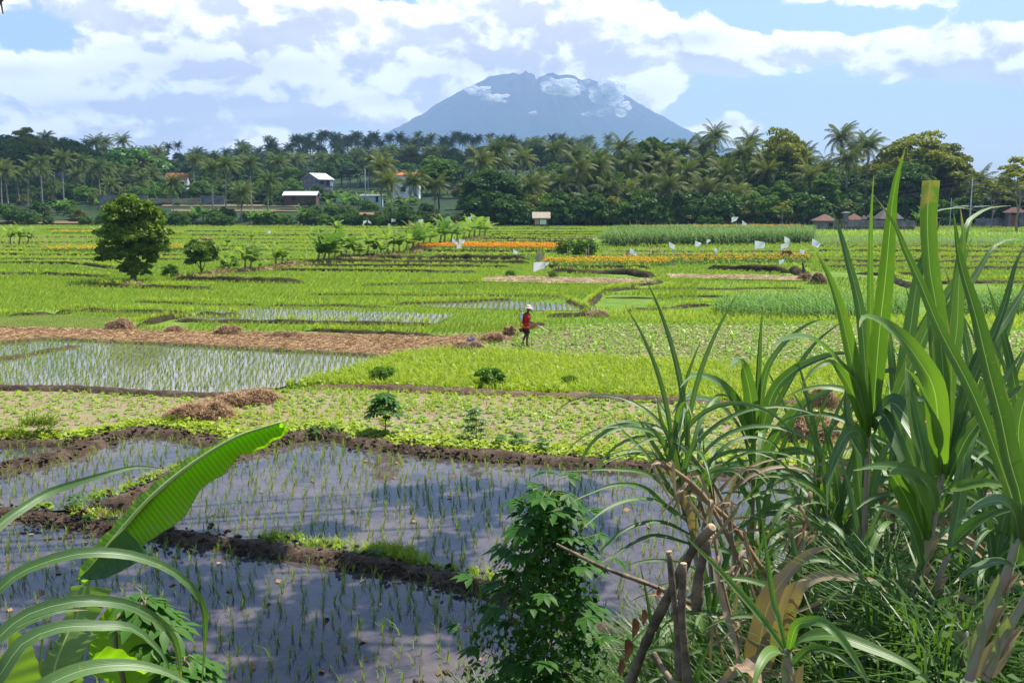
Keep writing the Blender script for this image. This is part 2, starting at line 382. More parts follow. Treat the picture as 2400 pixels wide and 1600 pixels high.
# ---- low ridge far to the left
pts = [(430, 0), (500, 80), (535, 100), (560, 108), (585, 104), (610, 92), (660, 70), (760, 30), (860, 0)]
L = 5600.0; k = L/F; gx = np.linspace(430, 860, 90); gy = np.linspace(-1, 1, 14)
prx = np.interp(gx, [p[0] for p in pts], [p[1] for p in pts])
XX, YY = np.meshgrid((gx-1176)*k, gy*700+L); ZZ = (prx[None]*k+vnoise(gx, gx*0, 9, 3)[None]*7)*(1-gy[:, None]**2)
nx, ny = len(gx), len(gy); ii = (np.arange(ny-1)[:, None]*nx+np.arange(nx-1)[None]).ravel()
link('distant_ridge', tri_mesh('distant_ridge', np.stack((XX, YY, ZZ), -1).reshape(-1, 3), np.stack((ii, ii+1, ii+nx+1, ii+nx), -1), m, True), kind='structure')

# ---- air
bm = bmesh.new(); box(bm, 0, 4750, 511, 13000, 10100, 1026)
hm, t = newmat('haze'); vo_ = t.n('ShaderNodeVolumePrincipled', ins={'Color': (.40, .63, 1.0, 1), 'Density': .00015, 'Anisotropy': .0})
o_ = t.n('ShaderNodeOutputMaterial'); t.nt.links.new(vo_.outputs[0], o_.inputs['Volume'])
haze = bm_obj('haze', bm, hm, kind='stuff')

# ------------------------------------------------------------------ paddies and fields (outlines in layout pixels)
PA = [(-420, 1190), (0, 1190), (150, 1212), (260, 1232), (400, 1244), (600, 1272), (800, 1300), (1000, 1338), (1130, 1365), (1330, 1420), (1800, 1560), (1900, 2600), (-400, 2600), (-900, 1700)]
PB = [(205, 1180), (330, 1130), (430, 1080), (520, 1055), (640, 1020), (740, 1008), (860, 1032), (1000, 1050), (1200, 1062), (1400, 1078), (1600, 1088), (1900, 1100), (2150, 1110), (2700, 1130), (2900, 1500), (1800, 1540), (1330, 1415), (1130, 1360), (1000, 1325), (800, 1285), (600, 1258), (400, 1228), (250, 1205)]
PC = [(-420, 1200), (-420, 1170), (-10, 1083), (180, 1043), (240, 1015), (330, 1000), (450, 1012), (560, 1035), (500, 1060), (430, 1085), (200, 1165), (0, 1178)]
PD = [(-300, 1030), (0, 1026), (185, 1021), (165, 1040), (60, 1062), (-20, 1078), (-300, 1160)]
PF = [(-260, 790), (0, 786), (100, 779), (250, 785), (500, 797), (800, 812), (905, 820), (800, 850), (640, 889), (500, 905), (300, 899), (130, 891), (-300, 889)]
PG1 = [(930, 694), (1180, 690), (1365, 703), (1380, 712), (1200, 712), (1000, 705)]
PG2 = [(470, 712), (640, 708), (900, 716), (1050, 722), (1000, 742), (600, 736), (420, 738), (400, 728)]
for nm, pg, mt, z in (('paddy_water', PA, M_water, -.010), ('paddy_water', PB, M_water, -.014), ('paddy_water', PC, M_water, -.018), ('paddy_water', PD, M_water, -.022), ('paddy_water', PF, M_water2, -.012), ('paddy_water', PG1, M_water2, -.010), ('paddy_water', PG2, M_water2, -.010)):
    sheet(nm, gp(pg), mt, z, kind='structure')
FE = [(-400, 893), (130, 897), (300, 904), (520, 912), (640, 895), (760, 888), (420, 965), (460, 1002), (330, 990), (240, 1008), (180, 1015), (0, 1020), (-400, 1025)]
FJ = [(640, 896), (760, 886), (1000, 898), (1250, 908), (1550, 922), (1750, 928), (2150, 935), (2700, 950), (2700, 1110), (2150, 1104), (1900, 1092), (1600, 1078), (1400, 1066), (1200, 1050), (1000, 1040), (860, 1024), (740, 1000), (640, 1010), (560, 1024), (450, 1000), (420, 965)]
FI = [(650, 888), (800, 850), (905, 820), (1000, 806), (1110, 805), (1300, 822), (1700, 838), (2352, 850), (2800, 860), (2800, 950), (2150, 935), (1750, 928), (1550, 920), (1250, 906), (1000, 896), (760, 888)]
FH = [(1000, 806), (1050, 796), (1180, 776), (1255, 747), (1500, 744), (1900, 745), (2352, 762), (2800, 770), (2800, 860), (2352, 850), (1700, 838), (1300, 822), (1110, 805)]
FS = [(-400, 750), (0, 752), (240, 756), (400, 760), (700, 766), (1000, 774), (1180, 764), (1180, 778), (1050, 797), (1000, 806), (905, 820), (800, 812), (500, 797), (250, 785), (100, 779), (0, 785), (-300, 789)]
SEED = [(-100, 735), (0, 726), (80, 722), (250, 730), (300, 742), (250, 756), (0, 752), (-100, 750)]
ST1 = [(1110, 641), (1180, 638), (1350, 641), (1500, 645), (1500, 653), (1300, 652), (1110, 647)]
ST2 = [(1530, 633), (1700, 634), (1850, 639), (1840, 645), (1650, 641), (1540, 639)]
MUD = [(1500, 1000), (1505, 1000), (1505, 1001)]
sheet('bean_field', gp(FE), M_bean_soil, -.030, kind='structure'); sheet('bean_field', gp(FJ), M_bean_soil, -.026, kind='structure')
sheet('weed_strip', gp(FI), M_sward, -.034, kind='structure'); sheet('bean_field', gp(FH), M_drysoil, -.038, kind='structure')
sheet('straw_field', gp(FS), M_straw, -.020, kind='structure'); sheet('seed_bed', gp(SEED), M_sward, -.006, kind='structure')
sheet('straw_bed', gp(ST1), M_pale_straw, .04, kind='structure'); sheet('straw_bed', gp(ST2), M_pale_straw, .04, kind='structure')
RICEZONE = [(-1500, 514), (4000, 514), (4200, 760), (2352, 760), (1900, 743), (1500, 742), (1260, 745), (1180, 763), (1000, 772), (700, 764), (400, 758), (240, 754), (0, 750), (-2200, 750)]
sheet('rice_field', gp(RICEZONE), M_ricebase, -.045, kind='structure')

M_bund5 = groundmat('dry_bund', [(.07, .045, .03), (.16, .11, .07), (.26, .20, .12)], 1.5, bump=1.0, bd=.06)
def ridge(path, w, h, mat=M_soil, step=.12, rough=.35, seed=0, name='bund', crack=1.0):
    """earth bund along a ground path"""
    p = smooth_path(path, step); n = len(p); T = np.gradient(p, axis=0); T /= np.linalg.norm(T, axis=1)[:, None]+1e-9
    N = np.column_stack((-T[:, 1], T[:, 0])); off = np.array([-1.15, -.95, -.75, -.5, -.25, 0, .25, .5, .75, .95, 1.15])/2; hh = np.array([-.35, .12, .55, .86, .97, 1, .96, .85, .55, .12, -.35])
    s = np.cumsum(np.r_[0, np.linalg.norm(np.diff(p[:, :2], axis=0), axis=1)])
    wid = w*(1+rough*.5*vnoise(s, s*0, w*1.2, seed)); top = h*(1+rough*.6*vnoise(s, s*0+7, w*1.5, seed+1))
    lat = w*.18*vnoise(s, s*0+3, w*3, seed+2)
    et = np.clip(np.minimum(s, s[-1]-s)/(w*1.4), 0, 1)**.6; top = top*et-(1-et)*.03; wid = wid*(.35+.65*et)
    V_ = np.zeros((n, 11, 3)); V_[:, :, :2] = p[:, None, :2]+N[:, None]*(off[None, :, None]*wid[:, None, None]+lat[:, None, None])
    V_[:, :, 2] = hh[None]*top[:, None]-.03
    rn = vnoise(V_[:, :, 0], V_[:, :, 1], .11*crack, seed)+.7*vnoise(V_[:, :, 0], V_[:, :, 1], .05*crack, seed+5)
    V_[:, :, 2] += rn*h*rough*.38*et[:, None]
    V_[:, :, :2] += N[:, None]*(vnoise(V_[:, :, 1], V_[:, :, 0], .16*crack, seed+9)*w*.09*rough*2)[..., None]
    i, j = np.meshgrid(np.arange(n-1), np.arange(10), indexing='ij'); a = i*11+j
    return link(name, tri_mesh(name, V_.reshape(-1, 3), np.stack((a, a+11, a+12, a+1), -1).reshape(-1, 4), mat, True), kind='structure')
B1 = [(-420, 1170), (0, 1184), (150, 1200), (250, 1217), (400, 1236), (600, 1265), (800, 1293), (1000, 1331), (1130, 1362), (1330, 1425), (1600, 1520)]
B2 = [(170, 1205), (205, 1182), (330, 1133), (430, 1083), (520, 1055), (640, 1018), (740, 1003), (860, 1025), (1000, 1043), (1200, 1056), (1400, 1071), (1600, 1082), (1900, 1096), (2200, 1110), (2700, 1130)]
B3 = [(-300, 1150), (-10, 1082), (90, 1063), (180, 1040), (240, 1010), (330, 992), (450, 1004), (560, 1030), (640, 1018)]
B4 = [(-400, 1026), (0, 1020), (185, 1016), (240, 1008)]
B5 = [(700, 893), (760, 888), (1000, 898), (1250, 908), (1550, 922), (1750, 929), (2150, 935), (2700, 950)]
B6 = [(-350, 892), (0, 892), (130, 893), (300, 902), (500, 909), (640, 893)]
B7 = [(-350, 788), (0, 787), (100, 780), (250, 786), (500, 798), (800, 813), (905, 820), (1000, 806)]
B8 = [(-60, 835), (0, 826), (60, 816), (130, 803), (190, 792)]
ridge(gp(B1), .52, .17, seed=1, step=.05); ridge(gp(B2), .72, .18, seed=2, step=.06); ridge(gp(B3), .8, .17, seed=3, step=.06); ridge(gp(B4), .55, .13, seed=4, step=.08)
ridge(gp(B5), .6, .16, M_bund5, seed=5, rough=.6); ridge(gp(B6), .5, .15, seed=6); ridge(gp(B7), .5, .12, seed=7); ridge(gp(B8), .5, .12, seed=8)
M_riser = groundmat('terrace_riser', [(.018, .014, .008), (.036, .030, .012), (.07, .06, .025)], .7, fine=3, bump=.8)
# ridges of the far terraces: x0,y0,x1,y1,height
FR = [(100, 528, 335, 529, .3), (120, 534, 240, 536, .2), (0, 545, 250, 546, .22), (430, 541, 900, 542, .3), (500, 550, 960, 551, .25), (-40, 557, 300, 558, .22), (380, 549, 640, 550, .2),
      (-60, 585, 240, 587, .25), (300, 586, 430, 587, .2), (-60, 596, 720, 598, .22), (-60, 604, 190, 607, .28), (190, 607, 270, 618, .28), (-60, 628, 90, 630, .2), (90, 629, 260, 638, .25), (390, 643, 703, 650, .42), (215, 657, 300, 660, .3), (300, 660, 490, 663, .3),
      (765, 594, 1225, 598, .55), (690, 602, 1225, 606, .4), (700, 612, 1180, 614, .3), (620, 621, 1100, 626, .25), (1240, 600, 1290, 603, .3), (400, 574, 730, 576, .22), (250, 566, 740, 567, .2), (760, 580, 970, 584, .3), (960, 578, 1370, 580, .3), (960, 588, 1240, 590, .3),
      (880, 533, 1340, 535, .35), (900, 527, 1350, 527, .3), (1120, 540, 1380, 540, .4), (1110, 545, 1390, 546, .3), (1100, 551, 1385, 552, .4), (1090, 557, 1300, 558, .35), (1040, 563, 1380, 565, .3), (720, 523, 900, 524, .25), (640, 531, 870, 532, .25), (560, 523, 720, 524, .22),
      (1400, 566, 1560, 568, .25), (1400, 578, 1860, 580, .25), (1370, 589, 1880, 590, .3), (1230, 615, 1500, 618, .35), (1250, 626, 1500, 629, .45), (1620, 618, 1820, 626, .75), (1440, 628, 1510, 641, .6), (1820, 622, 1860, 640, .7), (1290, 571, 1380, 572, .3),
      (1860, 546, 2700, 549, .4), (1860, 566, 2700, 572, .5), (1870, 577, 2900, 584, .5), (1860, 590, 2900, 597, .45), (1870, 602, 2900, 608, .55), (1880, 613, 2100, 616, .5), (2100, 617, 2900, 622, .5), (1960, 628, 2120, 634, .55), (2040, 640, 2110, 664, .6), (2110, 652, 2900, 640, .4), (1890, 556, 2600, 560, .25),
      (1250, 534, 1440, 534, .3), (-60, 566, 110, 568, .2), (-60, 575, 100, 576, .2), (560, 558, 760, 559, .2), (420, 532, 560, 533, .3), (520, 536, 900, 538, .2),
      (0, 727, 130, 722, .2), (130, 722, 175, 712, .2), (175, 712, 440, 721, .2), (310, 748, 440, 722, .25), (440, 722, 560, 724, .2), (900, 699, 1180, 688, .15), (400, 736, 1000, 746, .18), (1190, 756, 1260, 744, .2), (1340, 708, 1380, 676, .25), (1250, 727, 1400, 719, .2), (700, 758, 1000, 770, .15),
      (1300, 690, 1360, 716, .2), (1640, 700, 1430, 716, .2), (1380, 672, 1520, 646, .22), (300, 693, 600, 700, .12), (700, 676, 1300, 680, .12), (1400, 664, 1850, 662, .12), (820, 655, 1110, 650, .15), (620, 700, 900, 704, .12), (1390, 683, 1700, 681, .12)]
for q, (x0, y0, x1, y1, h) in enumerate(FR):
    n = 5; pts = [(x0+(x1-x0)*k/n, y0+(y1-y0)*k/n+(random.uniform(-.5, .5) if 0 < k < n else 0)*(1+(y0-520)/100)) for k in range(n+1)]
    ridge(gp(pts), .5 if h < .4 else .8, h*(.85 if x0 < 1300 else .7 if x0 < 1860 else .5), M_riser, step=.35, rough=.5, seed=q, crack=2.6)
# sunken road at the far right
M_road = plain('asphalt', (.10, .10, .11), .9, var=.3, scale=.8)
sheet('road', gp([(2120, 522), (2352, 529), (3000, 533), (3000, 523), (2352, 521), (2250, 519), (2120, 519)]), M_road, -.035, kind='structure')
# dry terraces on the lower slope at the left
M_dry = groundmat('dry_terrace', [(.09, .055, .03), (.17, .11, .065), (.08, .10, .03)], .3, fine=1.5)
for q, (x0, x1, y0, y1) in enumerate([(380, 690, 470, 474), (560, 700, 463, 467), (400, 700, 481, 486), (700, 900, 488, 494), (-30, 240, 508, 514)]):
    # terraces sit on the hill; distances from the hill profile
    dz = []
    for px, py in ((x0, y1), (x1, y1), (x1, y0), (x0, y0)):
        for d in np.arange(205, 420, .5):
            x = (px-1176)/F*d
            if P(px, py, d)[2] < hill_z(x, d)+.15: break
        dz.append((x, d, float(hill_z(x, d))+.2))
    v4 = np.array(dz); me = tri_mesh('terrace_field', v4, np.array([[0, 1, 2, 3]]), M_dry); link('terrace_field', me, kind='structure')
# ================================================================== plant kit
L_dark = leafmat('leaf_dark', (.028, .072, .012), (.075, .15, .02), .28, .6, spec=.15)
L_mid = leafmat('leaf_mid', (.048, .115, .012), (.12, .22, .025), .32, .6, spec=.15)
L_yel = leafmat('leaf_yellowgreen', (.11, .15, .015), (.30, .29, .035), .35, .6, spec=.15)
L_olive = leafmat('leaf_olive', (.07, .09, .018), (.18, .18, .035), .28, .6, spec=.15)
L_blue = leafmat('leaf_bluegreen', (.035, .085, .035), (.08, .16, .06), .2, .6, spec=.15)
L_palm = leafmat('leaf_palm', (.045, .085, .012), (.17, .19, .03), .34, .55, spec=.2, ns=.6)
L_palmd = leafmat('leaf_palm_dark', (.05, .095, .018), (.15, .18, .04), .32, .6, spec=.15, ns=.6)
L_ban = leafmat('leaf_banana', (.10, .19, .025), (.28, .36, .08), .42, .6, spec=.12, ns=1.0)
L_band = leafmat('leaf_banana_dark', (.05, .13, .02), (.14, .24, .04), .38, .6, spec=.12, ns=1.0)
L_rice = leafmat('rice_leaf', (.15, .235, .016), (.29, .36, .035), .45, .45, ns=.12)
L_riceo = leafmat('rice_leaf_olive', (.16, .22, .03), (.27, .30, .06), .45, .45, ns=.12)
L_seedl = leafmat('rice_seedling_leaf', (.17, .26, .025), (.36, .42, .07), .40, .45, ns=.5)
L_weed = leafmat('weed_leaf', (.21, .32, .012), (.42, .48, .03), .42, .5, ns=.4)
L_bean = leafmat('bean_leaf', (.15, .29, .015), (.32, .46, .03), .40, .45, ns=.5)
L_corn = leafmat('corn_leaf', (.085, .20, .035), (.22, .36, .09), .32, .6, spec=.15, ns=.5)
L_fieldcorn = leafmat('field_corn_leaf', (.06, .14, .03), (.18, .27, .08), .3, .6, spec=.15, ns=.4)
M_trunk = plain('palm_trunk', (.36, .34, .31), .9, var=.45, scale=3)
M_bark = plain('bark', (.13, .10, .08), .9, var=.5, scale=5, bump=.4)
M_barkp = plain('pale_bark', (.30, .27, .23), .9, var=.35, scale=5)
M_banstem = plain('banana_stem', (.20, .20, .09), .7, col2=(.22, .13, .07), scale=2.5)
M_husk = plain('dry_husk', (.30, .20, .10), .9, col2=(.18, .11, .06), scale=4)

def leaf_quads(cen, nrm, size, asp=1.7, bend=.0):
    """flat rhombic leaves at cen facing nrm"""
    n = len(cen); rv = R.normal(size=(n, 3)); a = np.cross(nrm, rv); a /= np.linalg.norm(a, axis=1)[:, None]+1e-9
    b = np.cross(nrm, a); b /= np.linalg.norm(b, axis=1)[:, None]+1e-9; s = np.broadcast_to(size, n)[:, None]*.5
    V_ = np.stack((cen-a*s*asp, cen-b*s, cen+a*s*asp, cen+b*s), 1)
    return V_.reshape(-1, 3), (np.arange(n)*4)[:, None]+np.arange(4)[None]
def crown_mesh(name, mat, rx, rz, z0, nc, nl, ls, seed=0, flat=.75, cr=.30, gap=.0, spread=1.0):
    """crown = leafy clumps spread over an uneven ellipsoid"""
    rg = np.random.default_rng(seed); d = rg.normal(size=(nc, 3)); d /= np.linalg.norm(d, axis=1)[:, None]
    d[:, 2] = np.where(d[:, 2] < -.35, d[:, 2]*-.6, d[:, 2]); rad = rg.uniform(.45, 1.0, nc)**.55
    rad *= 1+.22*vnoise(np.arctan2(d[:, 1], d[:, 0])*2, d[:, 2]*2, .8, seed)
    C = d*rad[:, None]*np.array((rx, rx, rz))*spread; C[:, 2] += z0
    Vs, vs = [], []
    per = (nl//nc); crad = cr*rx*rg.uniform(.75, 1.35, nc)
    q = rg.normal(size=(nc, per, 3)); q /= np.linalg.norm(q, axis=2)[..., None]; q[..., 2] = np.abs(q[..., 2])*.9-.25
    r = rg.uniform(.35, 1.0, (nc, per))**.5
    cen = C[:, None]+q*(r*crad[:, None])[..., None]*np.array((1, 1, flat))
    nr = q*.75+rg.normal(size=q.shape)*.55+np.array((0, 0, .35)); nr /= np.linalg.norm(nr, axis=2)[..., None]
    cen = cen.reshape(-1, 3); nr = nr.reshape(-1, 3); sz = ls*rg.uniform(.6, 1.3, len(cen))
    V_, F_ = leaf_quads(cen, nr, sz); v = np.repeat(np.repeat(rg.random(nc)*.6, per)+rg.random(nc*per)*.4, 4)
    return tri_mesh(name, V_, F_, mat, v=v), C
def trunk_mesh(name, mat, h, r0, C, seed=0, nb=6, lean=.0):
    rg = np.random.default_rng(seed); pts = [(0, 0, -.6)]
    for k in range(1, 5): pts.append((rg.uniform(-.03, .03)*h+lean*k*.1*h, rg.uniform(-.03, .03)*h, h*k/4))
    p = smooth_path(pts, h/10); parts = [tube_arr(p, np.linspace(r0, r0*.45, len(p)), 8)]
    for b in C[rg.permutation(len(C))[:nb]]:
        s = p[int(len(p)*rg.uniform(.45, .9))]; e = np.array(b)*.92; m_ = (s+e)/2+np.array((0, 0, -.06*h)); q = smooth_path([s, m_, e], h/8)
        parts.append(tube_arr(q, np.linspace(r0*.42, r0*.10, len(q)), 6))
    V_, F_, _ = merge(parts); return quad_mesh(name, V_, F_, mat, True)
PROTO = {}
def tree_proto(key, mat, h, rx, rz, nc, nl, ls, seed, bark=None, r0=.28, flat=.75, cr=.3, trunk_h=None, nb=7):
    cm, C = crown_mesh('crown', mat, rx, rz, h-rz*.95, nc, nl, ls, seed, flat, cr)
    tm = trunk_mesh('trunk', bark or M_bark, trunk_h or h-rz*1.1, r0, C, seed, nb); PROTO[key] = [('trunk', tm), ('crown', cm)]; PROTO[key+'_h'] = h
def put(key, name, label, cat, loc, rz=0.0, s=1.0, sz=None, group=None, tilt=0.0):
    o = thing(name, label, cat, loc, rz, group); o.scale = (s, s, sz or s); o.rotation_euler[1] = tilt
    for nm, me in PROTO[key]: link(nm, me, o)
    return o
tree_proto('broad_dark', L_dark, 14, 5.4, 5.8, 80, 9500, .40, 1)
tree_proto('broad_mid', L_mid, 14, 5.2, 5.8, 75, 9500, .40, 2)
tree_proto('broad_yel', L_yel, 15, 5.8, 6.0, 85, 9000, .42, 3, M_barkp)
tree_proto('broad_olive', L_olive, 14, 5.0, 5.6, 64, 6500, .38, 4, M_barkp)
tree_proto('broad_blue', L_blue, 14, 5.2, 5.8, 70, 8500, .40, 5)
tree_proto('tall_mid', L_mid, 16, 3.8, 7.0, 70, 8000, .38, 6)
tree_proto('dome_dark', L_dark, 13, 5.4, 5.0, 75, 9000, .34, 7, cr=.26)
tree_proto('dome_bright', leafmat('leaf_bright', (.05, .15, .012), (.10, .25, .02), .3, .45), 10, 4.6, 3.6, 50, 6500, .34, 8)
tree_proto('thin_pale', L_yel, 15, 4.6, 4.4, 26, 1900, .42, 9, M_barkp, r0=.22, cr=.26, nb=12)
tree_proto('shrub_dark', L_dark, 3.6, 2.3, 2.3, 50, 4200, .24, 10, r0=.09, trunk_h=1.6, cr=.36)
tree_proto('shrub_mid', L_mid, 3.2, 2.0, 2.1, 46, 4000, .22, 11, r0=.08, trunk_h=1.5, cr=.36)
tree_proto('shrub_olive', L_olive, 3.0, 2.0, 2.0, 40, 3000, .24, 12, r0=.08, trunk_h=1.4, cr=.36)

def palm_crown(name, mat, seed, nf=26, rl=4.1, dead=3):
    rg = np.random.default_rng(seed); Vs, vs = [], []
    for k in range(nf+dead):
        az = k*2.39996+rg.uniform(-.25, .25); old = k >= nf
        e0 = math.radians(-62 if old else 84-100*(k/nf)**1.0+rg.uniform(-8, 8)); L_ = rl*rg.uniform(.82, 1.08)*(.8 if old else 1)
        ns = 13; p = np.zeros((ns+1, 3)); e = e0; cur = np.zeros(3); dx = np.array((math.cos(az), math.sin(az), 0))
        wind = np.array((.22, -.05, 0)); p[0] = 0
        for s in range(ns):
            dirv = dx*math.cos(e)+np.array((0, 0, math.sin(e)))+wind*(s/ns); dirv /= np.linalg.norm(dirv); cur = cur+dirv*L_/ns; p[s+1] = cur; e -= (.055+.06*(1-max(e, 0)/1.5))*(1+.5*s/ns)
        side = np.cross(p[1]-p[0], (0, 0, 1.)); side = side/(np.linalg.norm(side)+1e-9) if np.linalg.norm(side) > 1e-4 else np.array((1., 0, 0))
        tv = rg.random()*.45+(.5 if old or k > nf*.8 else 0)
        for s in range(ns):
            w = .035*(1-s/ns)+.012; a, b = p[s], p[s+1]; Vs.append([a-side*w, a+side*w, b+side*w*.8, b-side*w*.8]); vs.append([tv+.3]*4)
            if s < 1: continue
            for u in ((.0, .25, .5, .75) if s < ns-1 else (0, .5)):
                q = a+(b-a)*u; f = (s+u)/ns; ll = .85*math.sin(math.pi*min(1, .18+f*.80))**.7*(.6 if old else 1)
                T = (b-a)/np.linalg.norm(b-a)
                for sg in (-1, 1):
                    dl = side*sg*.72+T*.55+np.array((0, 0, -.55-.3*rg.random()))+wind*.5+rg.normal(size=3)*.08; dl /= np.linalg.norm(dl)
                    tip = q+dl*ll; wv_ = T*.030; Vs.append([q-wv_, q+wv_, tip+wv_*.4, tip-wv_*.4]); vs.append([tv+rg.random()*.2]*4)
    V_ = np.array(Vs).reshape(-1, 3); F_ = np.arange(len(V_)).reshape(-1, 4)
    return tri_mesh(name, V_, F_, mat, v=np.array(vs).ravel())
def palm_trunk(name, h, lean, seed):
    rg = np.random.default_rng(seed); p = smooth_path([(0, 0, -.5), (lean*.15*h, 0, h*.33), (lean*.5*h, rg.uniform(-.2, .2), h*.68), (lean*h, 0, h)], h/14)
    s = np.linspace(0, 1, len(p)); r = .20*(1-s*.42)+.14*np.exp(-s*16); V_, F_, _ = tube_arr(p, r, 7); return quad_mesh(name, V_, F_, M_trunk, True)
def coconuts(seed):
    rg = np.random.default_rng(seed); bm = bmesh.new()
    for k in range(7):
        a = rg.uniform(0, 6.28); mt = Matrix.Translation((math.cos(a)*.28, math.sin(a)*.28, -.25+rg.uniform(-.12, .1))); bmesh.ops.create_icosphere(bm, subdivisions=1, radius=.14, matrix=mt)
    me = bpy.data.meshes.new('coconuts'); bm.to_mesh(me); bm.free(); me.materials.append(M_husk); return me
PC_l = [palm_crown('crown', L_palm, s, nf=24+2*(s % 3)) for s in range(5)]; PC_d = [palm_crown('crown', L_palmd, 20+s, nf=24) for s in range(4)]
NUTS = [coconuts(s) for s in range(2)]; PT = {}
def palm(label, group, loc, h, s=1.0, lean=0.0, dark=False, k=None, rz=None):
    k = random.randrange(100) if k is None else k; o = thing('coconut_palm', label, 'palm tree', loc, 0, group)
    key = (round(h), round(lean*20), k % 3)
    if key not in PT: PT[key] = palm_trunk('trunk', key[0], key[1]/20, k)
    link('trunk', PT[key], o); cl = PC_d if dark else PC_l; c = link('crown', cl[k % len(cl)], o); c.location = (key[1]/20*key[0], 0, key[0]); c.scale = (s*1.38,)*3; c.rotation_euler = (0, 0, random.uniform(-.5, .5))
    n = link('coconuts', NUTS[k % 2], c); return o

def ban_leaf(seed, L_=1.9, wd=.30, e0=75, az=0.0, wind=.5, tears=True):
    """banana leaf: midrib arc with two torn halves"""
    rg = np.random.default_rng(seed); ns = 12; e = math.radians(e0); cur = np.zeros(3); p = [cur]; dx = np.array((math.cos(az), math.sin(az), 0))
    for s in range(ns):
        d = dx*math.cos(e)+np.array((wind*s/ns, 0, math.sin(e))); d /= np.linalg.norm(d); cur = cur+d*L_/ns; p.append(cur); e -= .085+.05*s/ns
    p = np.array(p); Vs, vs = [], []; side = np.cross(p[1]-p[0], (0, 0, 1.)); side /= np.linalg.norm(side)+1e-9; v0 = rg.random()*.5
    for s in range(ns):
        f0, f1 = s/ns, (s+1)/ns; w0 = wd*math.sin(math.pi*min(1, .04+f0*.93))**.55 if s > 1 else .03; w1 = wd*math.sin(math.pi*min(1, .04+f1*.93))**.55 if s > 0 else .03
        for sg in (-1, 1):
            sw = rg.uniform(-.35, .3) if tears else -.1; o0 = side*sg+np.array((wind*.6, 0, sw)); o1 = o0+rg.normal(size=3)*.06
            Vs.append([p[s], p[s+1], p[s+1]+o1*w1*rg.uniform(.8, 1.05), p[s]+o0*w0*rg.uniform(.8, 1.05)]); vs.append([v0+.4, v0+.4, v0, v0])
    V_ = np.array(Vs).reshape(-1, 3); return V_, np.arange(len(V_)).reshape(-1, 4), np.array(vs).ravel()
BAN = []
for s in range(4):
    rg = np.random.default_rng(s+40); n = 8; hh = .85; lm = []
    for k in range(n):
        V_, F_, v_ = ban_leaf(s*10+k, 2.1*rg.uniform(.75, 1.15), .36, 89-5.5*k, k*2.4+s, .50); lm.append((V_+np.array((0, 0, hh)), F_, v_))
    st = tube_arr(smooth_path([(0, 0, -.1), (.03, 0, hh*.5), (.05, 0, hh+.1)], .3), np.linspace(.13, .06, len(smooth_path([(0, 0, -.1), (.03, 0, hh*.5), (.05, 0, hh+.1)], .3))), 7)
    BAN.append(dict(stem=quad_mesh('stem', st[0], st[1], M_banstem, True), light=[tri_mesh('leaf', *x[:2], L_ban, v=x[2]) for x in lm], dark=[tri_mesh('leaf', *x[:2], L_band, v=x[2]) for x in lm]))
def banana(label, loc, s, group=None, dark=False, k=None):
    k = random.randrange(4) if k is None else k % 4; o = thing('banana_plant', label, 'banana plant', loc, random.uniform(-.35, .35), group); o.scale = (s*1.05, s*1.05, s*random.uniform(.85, 1.15)); o.rotation_euler[1] = random.uniform(.0, .28)
    link('stem', BAN[k]['stem'], o)
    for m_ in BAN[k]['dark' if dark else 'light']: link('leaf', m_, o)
    return o

# small tufts -------------------------------------------------------------
def blade(az, L_, w, lean, bend, base=(0, 0, 0)):
    c, s = math.cos(az), math.sin(az); b = np.array(base, float); d = np.array((c, s, 0)); sd_ = np.array((-s, c, 0))*w/2
    m_ = b+d*L_*lean*.35+np.array((0, 0, L_*.6)); tip = b+d*L_*(lean+bend)+np.array((0, 0, L_*(1-bend*.45)))
    return np.array([b-sd_, b+sd_, m_+sd_*.9, m_-sd_*.9, tip]), np.array([[0, 1, 2], [0, 2, 3], [3, 2, 4]])
def tuft(nb, L_, w, spread, bend, rad=.02, seed=0):
    rg = np.random.default_rng(seed); ps = []
    for k in range(nb):
        az = rg.uniform(0, 6.283); ps.append(blade(az, L_*rg.uniform(.65, 1.1), w, spread*rg.uniform(.3, 1), bend*rg.uniform(.2, 1), (math.cos(az)*rad*rg.random(), math.sin(az)*rad*rg.random(), -.02)))
    V_, F_, _ = merge(ps); return V_, F_, np.repeat(rg.random(nb)*.25, 5)
T_rice = [tuft(6, .30, .016, .35, .25, .03, s) for s in range(5)]
T_ricef = [tuft(5, .34, .05, .5, .3, .12, s+10) for s in range(4)]
T_seed = [tuft(6, .23, .009, .45, .3, .015, s+20) for s in range(8)]
T_grass = [tuft(7, .34, .02, .6, .5, .05, s+30) for s in range(5)]
def leafy(n, rad, h, ls, seed):
    """small leafy herb: rhombic leaves as triangles"""
    rg = np.random.default_rng(seed); c = rg.normal(size=(n, 3)); c /= np.linalg.norm(c, axis=1)[:, None]; c[:, 2] = np.abs(c[:, 2]); c *= rg.uniform(.5, 1, n)[:, None]*np.array((rad, rad, h))
    nr = c*1.0+np.array((0, 0, h))+rg.normal(size=c.shape)*rad*.5; nr /= np.linalg.norm(nr, axis=1)[:, None]
    V_, F_ = leaf_quads(c, nr, ls*rg.uniform(.7, 1.3, n), 1.4); return V_, np.vstack((F_[:, [0, 1, 2]], F_[:, [0, 2, 3]])), np.repeat(rg.random(n)*.3, 4)
T_bean = [leafy(16, .13, .13, .065, s) for s in range(6)]
T_herb = [leafy(10, .10, .12, .06, s+9) for s in range(5)]
